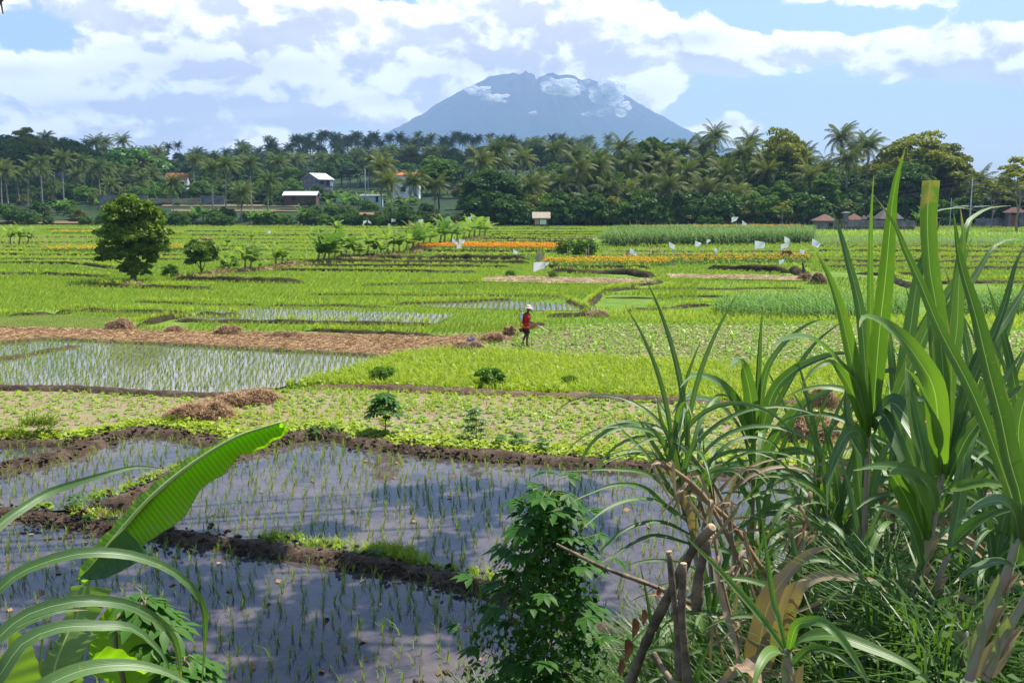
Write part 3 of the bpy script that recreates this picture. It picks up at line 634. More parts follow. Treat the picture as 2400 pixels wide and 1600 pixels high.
def corn_t(seed, h=.8, n=8, w=.06):
    rg = np.random.default_rng(seed); ps = [tube_arr([(0, 0, -.02), (0, 0, h*.75)], [.014, .008], 4)]; ps[0] = (ps[0][0], np.vstack((ps[0][1][:, [0, 1, 2]], ps[0][1][:, [0, 2, 3]])), ps[0][2])
    for k in range(n):
        az = k*math.pi+rg.uniform(-.5, .5)+seed; z0 = h*(.08+.72*k/n); L_ = h*.62*rg.uniform(.8, 1.1); d = np.array((math.cos(az), math.sin(az), 0)); sd_ = np.array((-d[1], d[0], 0)); pts = []
        for s in range(5):
            u = s/4; wv_ = w*(1, .98, .8, .5, .05)[s]/2; c = np.array((0, 0, z0))+d*L_*(u*.75)+np.array((0, 0, L_*(.85*u-1.0*u*u*(1 if k < n-2 else .4)))); pts += [c-sd_*wv_, c+sd_*wv_]
        f = [];
        for s in range(4): a = s*2; f += [[a, a+1, a+3], [a, a+3, a+2]]
        ps.append((np.array(pts), np.array(f), np.full(10, rg.random()*.35)))
    return merge(ps)
T_corn = [corn_t(s) for s in range(5)]; T_cornb = [corn_t(s+10, 1.7, 11, .09) for s in range(4)]

def field(name, tm, pts, mat, smin, smax, label=None, tilt=.0, v=None, group=None, szf=1.0):
    n = len(pts); s = R.uniform(smin, smax, n); V_, F_, v_ = scatter(tm, pts, R.uniform(0, 6.28, n), s, v, tilt, s*szf)
    o = link(name, tri_mesh(name, V_, F_, mat, v=v_), kind='stuff'); return tag(o, label, None)
def not_in(pts, *polys):
    k = np.ones(len(pts), bool)
    for pg in polys: k &= ~poly_mask(pts, pg)
    return pts[k]
# ================================================================== crops on the fields
gPA, gPB, gPC, gPD, gPF, gG1, gG2 = (gp(q) for q in (PA, PB, PC, PD, PF, PG1, PG2))
gFE, gFJ, gFI, gFH, gFS, gSEED, gST1, gST2, gRZ = (gp(q) for q in (FE, FJ, FI, FH, FS, SEED, ST1, ST2, RICEZONE))
# --- rice seedlings standing in the three near paddies: the nearest 300 one by one, the rest together
pts = np.vstack([fill(g, .28, .25, .34, a) for g, a in ((gPA, .15), (gPB, .1), (gPC, .25), (gPD, .2))])
pts = pts[(bank_z(pts[:, 0], pts[:, 1]) < .0)]
order = np.argsort(pts[:, 1]+np.where(np.abs(pts[:, 0]/pts[:, 1]*F-40) > 1100, 100, 0)+np.where(pts[:, 0]/pts[:, 1]*F > 120, 6, 0)+np.where(pts[:, 1] < 12.2, 50, 0))
pts = pts[order]; pts[:, 2] = -.02
def seed_zone(p):
    px = p[0]/p[1]*F+1176
    return ('in front of the left grass blades' if px < 300 else 'right of the big banana leaf' if px < 560 else 'in the middle of the open water' if px < 760 else 'left of the floating mud lumps' if px < 950 else 'close to the cassava bush')+(', nearest row' if p[1] < 13.2 else ', second band out' if p[1] < 14.3 else ', towards the mud bund')
SD = [tri_mesh('rice_seedling', x[0], x[1], L_seedl, v=x[2]) for x in T_seed]
for q, p in enumerate(pts[:300]):
    o = link('rice_seedling', SD[q % 8]); o.location = [float(c) for c in p]; o.rotation_euler = (random.uniform(-.25, .25), random.uniform(-.1, .35), random.uniform(0, 6.28)); s = random.uniform(.9, 1.45); o.scale = (s, s, s)
    tag(o, 'rice seedling %s' % seed_zone(p), 'rice seedling', 'rice seedlings in the nearest paddy')
field('rice_seedlings', T_seed, pts[300:], L_seedl, .8, 1.4, 'thin rice seedlings in rows across the flooded near paddies', .12)
p = fill(gPF, .24, .22, .33, .13); field('young_rice', T_rice, p-np.array((0, 0, .02)), L_seedl, .6, 1.0, 'young rice in rows across the pale flooded paddy', .15)
# --- green rice carpets behind
excl = [gFS, gSEED, gST1, gST2]
bandv = lambda q: (np.sin(np.floor(q[:, 1]/ (3+q[:, 1]*.05))*12.9898+np.floor((q[:, 0]+q[:, 1]*.7)/38)*78.2)*437.5) % 1.0
MG = [[(948, 568), (1180, 566), (1370, 570), (1370, 578), (1180, 576), (950, 573)], [(1250, 604), (1480, 600), (1540, 604), (1540, 614), (1240, 613)], [(1440, 525), (1600, 523), (1840, 522), (1840, 527), (1440, 529)], [(95, 576), (230, 574), (232, 582), (95, 580)], [(345, 574), (440, 573), (440, 579), (345, 580)], [(120, 536), (250, 535), (250, 539), (120, 539)], [(1540, 596), (1860, 594), (1860, 606), (1540, 610)], [(380, 538), (420, 538), (425, 541), (380, 541)]]
CORN = [(1385, 553), (1420, 541), (1560, 540), (1870, 541), (1868, 560), (1700, 562), (1390, 567)]
SORG = [(1640, 716), (1665, 706), (1740, 699), (1900, 698), (2100, 700), (2110, 724), (2000, 730), (1800, 730), (1660, 726)]
gMG = [gp(q) for q in MG]; gCORN = gp(CORN); gSORG = gp(SORG)
def carp(y0, y1, dx, dy, tm, s0, s1, mat=L_rice, x0=-2400, x1=4400, til=.25, name='rice_crop', lab='green rice growing on the terraces'):
    q = fill(gp([(x0, y0), (x1, y0), (x1, y1), (x0, y1)]), dx, dy, .42, .13)
    q = not_in(q, *excl, *gMG, gCORN, gSORG, gG1, gG2); kp = np.ones(len(q), bool)
    for (a0, b0, a1, b1, hh) in FR:
        A_, B_ = G(a0, b0), G(a1, b1); dv = (B_-A_)[:2]; L2 = (dv**2).sum(); u = ((q[:, :2]-A_[:2])@dv)/L2; pr_ = A_[:2]+np.clip(u, 0, 1)[:, None]*dv; off = q[:, 1]-pr_[:, 1]; kp &= ~((u > 0) & (u < 1) & (off < .15) & (off > -.35-.006*pr_[:, 1]))
    q = q[kp]
    v = bandv(q)*.5+R.random(len(q))*.25
    return field(name, tm, q-np.array((0, 0, .03)), mat, s0, s1, lab, til, v)
carp(690, 762, .26, .22, T_rice, .8, 1.15, x1=1300, lab='short green rice on the terraces just behind the straw field')
carp(640, 690, .30, .26, T_rice, .95, 1.35, x1=1600, lab='green rice on the middle terraces')
carp(655, 742, .34, .40, T_rice, .7, 1.1, x0=1300, x1=1700, lab='sparse rows of rice at the right of the middle terraces')
carp(640, 655, .34, .34, T_rice, .8, 1.2, x0=1600, x1=4400, lab='green rice behind the tall grass crop')
carp(655, 700, .34, .40, T_rice, .7, 1.1, x0=1700, x1=2700, lab='sparse rows of rice behind the tall grass crop')
carp(590, 642, .42, .36, T_ricef, .75, 1.05, lab='green rice on the terraces around the round tree')
carp(514, 592, .75, .60, T_ricef, .9, 1.5, lab='green rice on the far terraces')
for g, l in ((gG1, 'strip'), (gG2, 'field')):
    q = fill(g, .30, .25, .2); field('young_rice', T_rice, q, L_rice, .6, .95, 'young rice with water between, %s behind the straw field' % l, .2)
q = fill(gp([(900, 745), (1250, 745), (1180, 762), (1010, 770), (880, 764), (700, 760)]), .24, .22, .2); field('rice_crop', T_rice, q, L_riceo, .6, .95, 'yellowish rice just behind the straw', .2)
q = fill(gp([(130, 712), (440, 722), (430, 732), (300, 728), (140, 722)]), .24, .22, .2); field('rice_crop', T_rice, q, L_riceo, .7, 1.0, 'olive rice plot behind the seed bed', .2)
q = fill(gp([(1270, 745), (1420, 720), (1900, 730), (1900, 744)]), .3, .28, .2); field('rice_crop', T_rice, q, L_riceo, .5, .8, 'yellowish rice plot behind the bean rows', .2)
q = fill(gSEED, .12, .12, .4); field('seed_grass', T_grass, q, L_riceo, .25, .4, 'pale lime seed bed grass at the left')
# --- grass along the far ridges
fr = []
for (x0, y0, x1, y1, h) in FR:
    a, b = G(x0, y0), G(x1, y1); L_ = np.linalg.norm(b-a); n = int(L_*(5 if y0 < 650 else 7)); u = R.random(n)[:, None]; q = a+(b-a)*u+np.column_stack((np.zeros(n), R.uniform(-.05, .35, n), np.full(n, h*.75))); fr.append(q)
fr = np.vstack(fr); fr = fr[frust(fr)]; field('ridge_grass', T_grass, fr, L_weed, .6, 1.2, 'short grass on top of the terrace ridges')
# --- near bund grass, herbs
def along(path, n, jx, z, side=0.0):
    p = smooth_path(gp(path), .1); i = R.integers(0, len(p), n); q = p[i]+np.column_stack((R.normal(0, jx, n), R.normal(0, jx, n)+side, np.full(n, z))); return q[frust(q)]
q = np.vstack((along([(640, 1000), (740, 990), (860, 1014), (1000, 1032), (1200, 1044), (1400, 1058), (1600, 1070), (1900, 1085), (2200, 1100)], 1500, .28, .05, .35), along([(0, 1008), (180, 1006), (330, 982), (450, 992), (560, 1016)], 500, .25, .03, .3)))
field('bund_herbs', T_herb, q, L_weed, .6, 1.7, 'bright leafy herbs along the top of the muddy bund')
q = np.vstack((along([(600, 1250), (800, 1278), (1000, 1318), (1130, 1350)], 170, .10, .03, .22), along([(860, 1285), (940, 1300)], 120, .12, .05, .25), along([(200, 1160), (280, 1135), (420, 1080)], 90, .1, .05, .15), along([(80, 1172), (170, 1178), (240, 1205)], 50, .1, .05, .1)))
field('bund_grass', T_grass, q, L_weed, .35, .8, 'bright grass tufts on the near mud bunds'); field('bund_herbs', T_herb, q[::2], L_bean, .5, 1.3, 'small leafy herbs on the near mud bunds')
# --- bean fields: nearest plants one by one
q = np.vstack((fill(gFJ, .32, .30, .45, .1), )); q = q[bank_z(q[:, 0], q[:, 1]) < 0]; keep = (vnoise(q[:, 0], q[:, 1], 2.2, 4)+R.random(len(q))*1.6) > -.05; q = q[keep]
q = q[np.argsort(q[:, 1]+np.where(np.abs(q[:, 0]/q[:, 1]*F) > 1150, 90, 0))]
BN = [tri_mesh('bean_plant', x[0], x[1], L_bean, v=x[2]) for x in T_bean]
for k, p in enumerate(q[:300]):
    o = link('bean_plant', BN[k % 6]); o.location = [float(c) for c in p]; o.rotation_euler = (0, 0, random.uniform(0, 6.28)); s = random.uniform(.65, 1.15); o.scale = (s, s, s*.8)
    px_ = p[0]/p[1]*F+1176; zn = 'left of the lone cassava' if px_ < 800 else 'around the lone cassava' if px_ < 980 else 'around the light green shrub' if px_ < 1200 else 'right of the light green shrub' if px_ < 1450 else 'behind the cane leaves'
    tag(o, 'low bean plant %s, %s' % (zn, 'by the mud bund' if p[1] < 25.5 else 'one row back' if p[1] < 27.5 else 'farther back'), 'bean plant', 'bean plants nearest the mud bund')
field('bean_plants', T_bean, q[300:], L_bean, .65, 1.15, 'low bean plants over the sandy field below the weed strip', szf=.7)
q = fill(gFJ, .22, .22, .5); q = q[bank_z(q[:, 0], q[:, 1]) < 0]; k_ = (vnoise(q[:, 0], q[:, 1], 1.6, 9) > -.25); field('field_grass', T_grass, q[k_], L_weed, .3, .65, 'fine grass between the bean plants')
q = fill(gFJ, .34, .34, .5); k_ = (vnoise(q[:, 0], q[:, 1], 1.1, 6) > .0) & (bank_z(q[:, 0], q[:, 1]) < 0); field('field_herbs', T_herb, q[k_], L_weed, .5, 1.2, 'small weeds between the bean plants')
q = fill(gFE, .26, .24, .5); k_ = vnoise(q[:, 0], q[:, 1], 1.8, 5)+R.random(len(q)) > .05; q = q[k_]
field('bean_plants', T_bean, q[::2], L_bean, .6, 1.1, 'low bean plants in the field below the pale paddy', szf=.6); field('field_grass', T_grass, q[1::2], L_weed, .3, .65, 'grass in the field below the pale paddy')
# rows with the farmer
ang = .42; q = fill(gFH, .26, .52, .16, ang); q = q[R.random(len(q)) > .06]; field('bean_rows', T_bean, q, L_bean, 1.0, 1.5, 'rows of bean plants on bare soil around the farmer', szf=.75)
q = fill(gp([(1060, 800), (1180, 782), (1260, 760), (2352, 790), (2800, 840), (2352, 850), (1300, 820)]), 1.7, 1.3, .35); q = q[np.argsort(q[:, 1])]; n = min(len(q), 110)
CP = [tri_mesh('maize_plant', x[0], x[1], L_bean, v=x[2]) for x in [corn_t(s+50, .55, 7, .06) for s in range(5)]]
for k, p in enumerate(q[:n]):
    o = link('maize_plant', CP[k % 5]); o.location = [float(c) for c in p]; o.rotation_euler = (0, 0, random.uniform(0, 6.28)); s = random.uniform(.7, 1.3); o.scale = (s, s, s)
    px_ = p[0]/p[1]*F+1176; tag(o, 'young maize plant between the bean rows, %s, %s' % ('in front of the farmer' if px_ < 1330 else 'right of the spray lance' if px_ < 1560 else 'left of the spear cane' if px_ < 1760 else 'behind the sugar cane', 'front rows' if p[1] < 41 else 'middle rows' if p[1] < 46 else 'back rows'), 'maize plant', 'young maize between the bean rows')
# lush weeds
q = fill(gFI, .16, .15, .5); field('weeds', T_grass, q, L_weed, .65, 1.35, 'lush yellow-green weeds and grass across the middle', .15); field('weed_herbs', T_herb, q[::3]+np.array((0, 0, .06)), L_weed, .7, 1.8, 'leafy weeds among the lush grass')
q = np.vstack([fill(g, .5, .5, .5) for g in (gp([(1240, 1000), (1700, 1010), (1700, 1060), (1240, 1040)]),)])
# margin grass beside rows
q = fill(gp([(1380, 715), (1640, 712), (1900, 728), (2700, 715), (2700, 765), (1900, 745), (1500, 742), (1400, 730)]), .28, .26, .5); field('weeds', T_grass, q, L_weed, .5, 1.0, 'pale grass around the tall fodder crop')
# tall fodder / corn crops
q = fill(gSORG, .30, .30, .3); field('fodder_crop', T_corn, q, L_corn, .7, 1.15, 'pale blue-green fodder maize in a block at the right')
q = fill(gp([(2150, 700), (2900, 690), (2900, 722), (2200, 722)]), .30, .30, .3); field('fodder_crop', T_corn, q, L_corn, .8, 1.2, 'fodder maize behind the sugar cane')
q = fill(gCORN, .42, .42, .3); field('maize_field', T_cornb, q, L_fieldcorn, .85, 1.15, 'tall maize field in front of the palms')
q = fill(gp([(1870, 550), (2900, 554), (2900, 566), (1870, 563)]), .5, .5, .4); field('fodder_crop', T_corn, q, L_corn, .7, 1.1, 'pale leafy crop in front of the temple')
q = fill(gp([(1870, 533), (2900, 538), (2900, 546), (1870, 544)]), .8, .6, .4); field('vegetable_crop', T_corn, q, L_bean, .5, .9, 'low vegetables below the temple wall')
q = fill(gp([(760, 580), (950, 578), (1000, 590), (1240, 590), (1240, 596), (760, 592)]), .6, .6, .4); field('vegetable_crop', T_bean, q, L_mid, 1.6, 3.0, 'dark leafy crop beside the banana row')
# marigolds
m1, t = newmat('marigold_petal'); at = t.n('ShaderNodeAttribute', attribute_name='v').outputs['Fac']; t_c = t.mix(t.m('FRACT', at), (.85, .22, .01), (.85, .42, .02)); surf(t, t.n('ShaderNodeBsdfPrincipled', ins={'Base Color': t_c, 'Roughness': .8, 'Specular IOR Level': .1}).outputs[0])
m1y = m1.copy(); m1y.name = 'yellow_marigold_petal'
for nd_ in m1y.node_tree.nodes:
    if nd_.type == 'MIX': nd_.inputs[6].default_value = (.70, .33, .015, 1); nd_.inputs[7].default_value = (.72, .46, .03, 1)
def head(seed):
    rg = np.random.default_rng(seed); ps = []
    for k in range(5):
        c = np.array((rg.uniform(-.2, .2), rg.uniform(-.2, .2), .42+rg.uniform(-.1, .14))); r = .055; V_ = c+r*np.array([(1, 0, 0), (-1, 0, 0), (0, 1, 0), (0, -1, 0), (0, 0, .8), (0, 0, -.8)]); ps.append((V_, np.array([[0, 2, 4], [2, 1, 4], [1, 3, 4], [3, 0, 4], [2, 0, 5], [1, 2, 5], [3, 1, 5], [0, 3, 5]]), np.full(6, rg.random())))
    return merge(ps)
T_head = [head(s) for s in range(5)]
for k, (g, dx, lb) in enumerate(zip(gMG, (.45, .55, .6, .5, .5, .6, .62, .6), ('orange marigold strip left of the white flags', 'yellow marigold strip behind the straw beds', 'far orange marigold strip before the palms', 'yellow marigold strip left of the round tree', 'yellow marigold strip right of the round tree', 'thin far marigold strip at the left', 'yellow marigold strip among thin stakes', 'short orange marigold patch beyond the round tree'))):
    q = fill(g, dx, dx, .4); field('marigold_plants', T_bean, q+np.array((0, 0, .05)), L_mid, 1.8, 2.6, 'green leaves of the '+lb); field('marigold_flowers', T_head, q[::2] if k in (3, 4, 5, 6, 7) else q, m1 if k in (0, 2) else m1y, .9, 1.3, lb+', in bloom')
# thin stakes in the far plots
q = np.vstack([fill(gp(pg), dx, dx, .4) for pg, dx in (([(1870, 560), (2300, 564), (2300, 574), (1870, 570)], 1.2), ([(1290, 592), (1880, 588), (1880, 600), (1290, 604)], 1.6), ([(1870, 525), (2200, 527), (2200, 533), (1870, 532)], 1.9), ([(0, 560), (230, 560), (230, 568), (0, 570)], 1.5), ([(1440, 519), (1860, 519), (1860, 523), (1440, 523)], 2.0))])
V0, F0, _ = tube_arr([(0, 0, -.1), (.02, 0, 1.1)], [.018, .014], 4); F3 = np.vstack((F0[:, [0, 1, 2]], F0[:, [0, 2, 3]]))
M_stake = plain('stake_wood', (.42, .33, .22), .9); field('stakes', [(V0, F3)], q, M_stake, .8, 1.2, 'thin bamboo stakes standing in the far plots')
# straw: litter, mud lumps and dead leaves
m_st, t = newmat('straw_blades'); at = t.n('ShaderNodeAttribute', attribute_name='v').outputs['Fac']; surf(t, t.n('ShaderNodeBsdfPrincipled', ins={'Base Color': t.mix(t.m('FRACT', at), (.22, .12, .06), (.58, .40, .22)), 'Roughness': .8, 'Specular IOR Level': .2}).outputs[0])
def straw_t(seed, n=20, r=.18, L_=.26):
    rg = np.random.default_rng(seed); ps = []
    for k in range(n):
        c = np.array((rg.uniform(-r, r), rg.uniform(-r, r), rg.uniform(0, .06))); a = rg.uniform(0, 6.28); d = np.array((math.cos(a), math.sin(a), rg.uniform(-.25, .35)))*L_*.5*rg.uniform(.5, 1.2); w = np.array((-d[1], d[0], 0))*.028+np.array((0, 0, .004)); ps.append((np.array([c-d-w, c-d+w, c+d+w, c+d-w]), np.array([[0, 1, 2], [0, 2, 3]]), np.full(4, rg.random()*.7)))
    return merge(ps)
T_straw = [straw_t(s) for s in range(6)]
q = fill(gFS, .26, .26, .5); field('straw_scatter', T_straw, q, m_st, .8, 1.5, 'cut straw lying over the brown field')
m_stp = plain('pale_straw_blades', (.58, .47, .31), .8, col2=(.42, .32, .20), scale=.6); q = np.vstack((fill(gST1, .40, .40, .5), fill(gST2, .45, .45, .5))); field('bed_straw', T_straw, q+np.array((0, 0, .05)), m_stp, 1.2, 2.4, 'pale straw mulch on the two long beds')
q = fill(gFS, .7, .6, .5); field('straw_weeds', T_grass, q[vnoise(q[:, 0], q[:, 1], 1.5, 2) > .1], L_weed, .3, .6, 'small weeds sprouting in the straw')
# floating debris in the near paddies
def lumps(name, pts, mat, r, lab, flat=.35, seed=0):
    bm = bmesh.new(); bmesh.ops.create_icosphere(bm, subdivisions=2, radius=1.0); V0 = np.array([v.co[:] for v in bm.verts]); F0 = np.array([[v.index for v in f.verts] for f in bm.faces]); bm.free(); tm = []
    for s in range(5):
        rg = np.random.default_rng(s+seed); W_ = V0*(1+.45*vnoise(V0[:, 0]+V0[:, 2]*2, V0[:, 1], .45, s+seed)[:, None]); tm.append((W_*np.array((1, .65, flat)), F0))
    n = len(pts); s = R.uniform(.4, 1.2, n)*r; V_, F_, v_ = scatter(tm, pts, R.uniform(0, 6.28, n), s); o = link(name, tri_mesh(name, V_, F_, mat, True, v=v_), kind='stuff'); return tag(o, lab)
q = fill(gPA, .8, .7, .5); q = q[(vnoise(q[:, 0], q[:, 1], 1.6, 12)+R.random(len(q))*.6 > .45) & (bank_z(q[:, 0], q[:, 1]) < 0)]
lumps('mud_lumps', np.repeat(q, 4, 0)+np.column_stack((R.normal(0, .16, (len(q)*4, 2)), np.full(len(q)*4, -.01))), M_soil, .085, 'small mud lumps breaking the surface of the near paddy')
m_dl = plain('dead_leaf', (.30, .18, .09), .8, col2=(.12, .07, .045), scale=1.5)
q = np.vstack((fill(gPA, .9, .9, .5), fill(gPB, 1.6, 1.5, .5))); q = q[bank_z(q[:, 0], q[:, 1]) < 0]; V_, F_ = leaf_quads(q+np.array((0, 0, .015)), np.tile((.1, -.1, 1.), (len(q), 1))+R.normal(0, .25, (len(q), 3)), R.uniform(.04, .12, len(q)), 1.5); tag(link('dead_leaves', tri_mesh('dead_leaves', V_, F_, m_dl), kind='stuff'), 'dead leaves floating on the near paddies')
for pth, n, rr in ((B1, 900, .05), (B2, 1100, .06), (B3, 500, .06), (B4, 150, .05)):
    q = along(pth, n, .22, .0); q[:, 2] = R.uniform(.0, .17, len(q)); d_ = lumps('soil_clods', q, M_soil, rr, 'clods of dark soil on the near mud bunds', .6, 3)
# ================================================================== trees beyond the fields
def on_hill(px, d):
    x = (px-1176)/F*d; return np.array((x, d, float(hill_z(x, d)) if d > 206 else 0.0))
def top_h(px, d, ytop):
    """height of something standing at (px,d) whose top shows at layout height ytop"""
    return float(P(px, ytop, d)[2]-on_hill(px, d)[2])
SKY_L = [(-60, 318), (0, 312), (90, 312), (180, 325), (240, 345), (330, 352), (420, 356), (560, 350), (660, 350), (760, 346), (850, 338), (950, 338), (1060, 345), (1180, 342), (1300, 338), (1420, 345)]
SKY_R = [(1040, 410), (1080, 395), (1130, 385), (1200, 392), (1250, 372), (1330, 352), (1400, 356), (1440, 368), (1510, 330), (1560, 350), (1620, 340), (1700, 340), (1770, 325), (1830, 345), (1880, 362), (1950, 350), (2010, 362), (2060, 335), (2120, 330), (2170, 360), (2200, 392), (2260, 425), (2330, 395), (2420, 385), (2560, 370)]
ip = lambda tab, x: float(np.interp(x, [q[0] for q in tab], [q[1] for q in tab]))
rg = random.Random(5)
ZN = [(100, 'at the left edge'), (200, 'left of the grey wall'), (300, 'above the lone round tree'), (380, 'left of the orange roof'), (470, 'right of the orange roof'), (560, 'below the distant ridge'), (660, 'left of the white house'), (780, 'around the white house'), (880, 'above the shade-tinted shed'), (980, 'below the left foot of the volcano'), (1100, 'left of the bare tree'), (1240, 'right of the bare tree'), (1360, 'below the volcano summit'), (9999, 'below the right foot of the volcano')]
def zone_of(px): return next(z for x, z in ZN if px < x)
def dz(d): return 'front' if d < 380 else 'middle' if d < 480 else 'upper' if d < 600 else 'topmost'
def tree_to(key, px, d, ytop, label, group, nm='broadleaf_tree', wide=1.0):
    h = top_h(px, d, ytop); wide *= 1.06; s = h/PROTO[key+'_h'] if key+'_h' in PROTO else 1; return put(key, nm, label, 'tree', on_hill(px, d), rg.uniform(0, 6.28), s*wide*rg.uniform(.92, 1.1), s, group)
# -- hillside forest at the left and centre
d = 335
rows = [(335, 44, 26), (372, 40, 20), (415, 36, 14), (470, 33, 10), (540, 30, 6), (625, 27, 3), (715, 26, 0)]
rows = [(335, 46, 26), (352, 44, 30), (374, 44, 22), (400, 44, 18), (430, 42, 14), (470, 40, 10), (520, 38, 8), (580, 36, 6), (650, 34, 3), (720, 32, 0)]
for ri, (d, step, dip) in enumerate(rows):
    px = -70+rg.uniform(0, step)
    while px < (1060 if d < 410 else 1460):
        skip = (d < 350 and (370 < px < 450 or 690 < px < 960)) or (d < 380 and 385 < px < 440)
        if not skip:
            x0 = on_hill(px, d)
            cen = 600 < px < 1100 and d > 400
            if rg.random() < (.60 if cen else .28):
                dd = d+rg.uniform(-12, 12); yt = ip(SKY_L, px)+dip+rg.uniform(-8, 12)+(2 if d > 600 else 0); h = min(21, max(11, top_h(px, dd, yt)-1.5))
                palm('dark coconut palm %s, %s slope' % (zone_of(px), dz(dd)), 'coconut palms on the wooded hillside', on_hill(px, dd), h, 1.0, rg.uniform(-.08, .1), True)
            else:
                k = rg.choice(['broad_dark', 'broad_dark', 'broad_blue', 'broad_mid', 'tall_mid', 'dome_dark', 'broad_olive'] if px > 100 else ['broad_dark', 'broad_blue', 'broad_dark', 'broad_mid'])
                dd = d+rg.uniform(-12, 12); yt = ip(SKY_L, px)+dip+rg.uniform(0, 22); h = min(19, max(7, top_h(px, dd, yt))); s = h/PROTO[k+'_h']
                s *= 1.12
                put(k, 'broadleaf_tree', {'broad_dark': 'dark round-crowned tree in the hillside wood', 'broad_blue': 'bluish-green tree in the hillside wood', 'broad_mid': 'mid-green bushy tree in the hillside wood', 'tall_mid': 'tall narrow green tree in the hillside wood', 'dome_dark': 'dense dark dome-shaped tree in the hillside wood', 'broad_olive': 'loose olive-coloured tree in the hillside wood'}[k].replace('in the hillside wood', zone_of(px)+', '+dz(dd)+' slope'), 'tree', on_hill(px, dd), rg.uniform(0, 6.28), s*rg.uniform(.9, 1.15), s, 'broadleaf trees on the wooded hillside')
        px += step*rg.uniform(.7, 1.25)
# extra far palm tops
for q in range(80):
    px = rg.uniform(560, 1420); d = rg.uniform(560, 760); palm('small distant palm %s, %s' % (zone_of(px), 'nearer half' if d < 640 else 'farther half'), 'distant palms below the volcano', on_hill(px, d), rg.uniform(11, 15), 1.05, rg.uniform(-.05, .08), True)
# -- tall slim palms standing free at the foot of the hill, left
for q, (px, yt, yb, ln) in enumerate([(30, 395, 488, -.06), (108, 372, 480, .02), (55, 400, 470, .0), (75, 385, 476, .12), (105, 392, 470, .08), (157, 362, 486, .0), (178, 400, 465, .14), (206, 368, 466, .0), (222, 395, 460, .05), (240, 380, 482, .02), (258, 385, 474, .0), (262, 420, 478, .05), (284, 395, 462, .0), (308, 390, 465, .03), (15, 380, 480, .04), (330, 410, 468, .06), (130, 430, 470, -.05), (405, 425, 508, .0), (495, 385, 505, .0), (524, 378, 508, .03), (560, 440, 510, .0), (583, 375, 484, .0), (455, 370, 458, .0), (620, 415, 500, .05), (340, 375, 455, .0), (190, 350, 452, .02), (360, 395, 458, -.04)]):
    for d in np.arange(207, 420, 1.0):
        if on_hill(px, d)[2] >= P(px, yb, d)[2]: break
    h = top_h(px, d, yt)-.3
    palm('slim palm, %s' % ['leftmost, leaning left at the picture edge', 'left of the lone round tree, second big one from the picture edge', 'short one between the two leftmost tall palms', 'leaning right near the left edge of the wood', 'leaning right behind its taller neighbour at the left', 'straight tallest one above the banana clump at far left', 'strongly leaning, left part of the wood', 'straight one left above the lone round tree', 'right behind the straight palm above the lone round tree', 'directly above the left side of the lone round tree', 'directly above the middle of the lone round tree', 'short one just behind the top of the lone round tree', 'behind the grey wall, above the lone round tree', 'at the right end of the grey wall above the lone tree', 'at the far left edge behind the first palms', 'small one left of the orange-roofed house', 'small one at far left, leaning left', 'below the orange-roofed house, right of the lone tree', 'right of the orange-roofed house, first of two tall ones', 'right of the orange-roofed house, taller of two', 'short one near the dry terraces', 'left of the white gabled house, on the dry terraces', 'rising behind the orange-roofed house to its right', 'in front of the long white shed roof', 'left of the orange-roofed house, high crown', 'high behind the slim palms at the left', 'left next to the orange-roofed house'][q],
         'slim palms at the foot of the hill', on_hill(px, d), h, .78, ln, q % 5 > 0, k=q)
# -- palms rising above the skyline, left
for q, (px, yt, d, lab) in enumerate([(80, 305, 420, 'leftmost'), (125, 310, 430, 'second from the left'), (232, 318, 400, 'first of the group left of the green dome tree'), (258, 322, 405, 'middle of the group left of the green dome tree'), (298, 320, 410, 'right above the green dome tree'), (376, 340, 420, 'lone one between two low treetops'), (467, 345, 430, 'left of the small distant ridge'), (575, 338, 420, 'in front of the small distant ridge'), (640, 352, 440, 'right of the small distant ridge')]):
    palm('palm crown against the left clouds, '+lab, 'palms above the left skyline', on_hill(px, d), top_h(px, d, yt+8), 1.0, rg.uniform(-.04, .06), True)
tree_to('dome_bright', 315, 330, 345, 'bright green dome-shaped tree on the left hillside', None, 'broadleaf_tree', 1.25)
tree_to('dome_dark', 175, 360, 318, 'big dark dome-crowned tree on the left skyline', None, 'broadleaf_tree', 1.2)
tree_to('thin_pale', 75, 380, 302, 'tall sparse tree sticking out of the left skyline', None)
# purple bougainvillea
PROTO['bg'] = None
cm, C_ = crown_mesh('crown', leafmat('bougainvillea', (.20, .03, .22), (.30, .06, .30), .3), 2.6, 1.8, 2.0, 16, 1500, .35, 31); o = thing('bougainvillea', 'purple flowering shrub left of the bright green dome tree', 'shrub', on_hill(284, 325)+np.array((0, 0, 6.5))); link('crown', cm, o); link('trunk', trunk_mesh('trunk', M_bark, 7, .15, C_, 3, 3), o).location = (0, 0, -6.5)
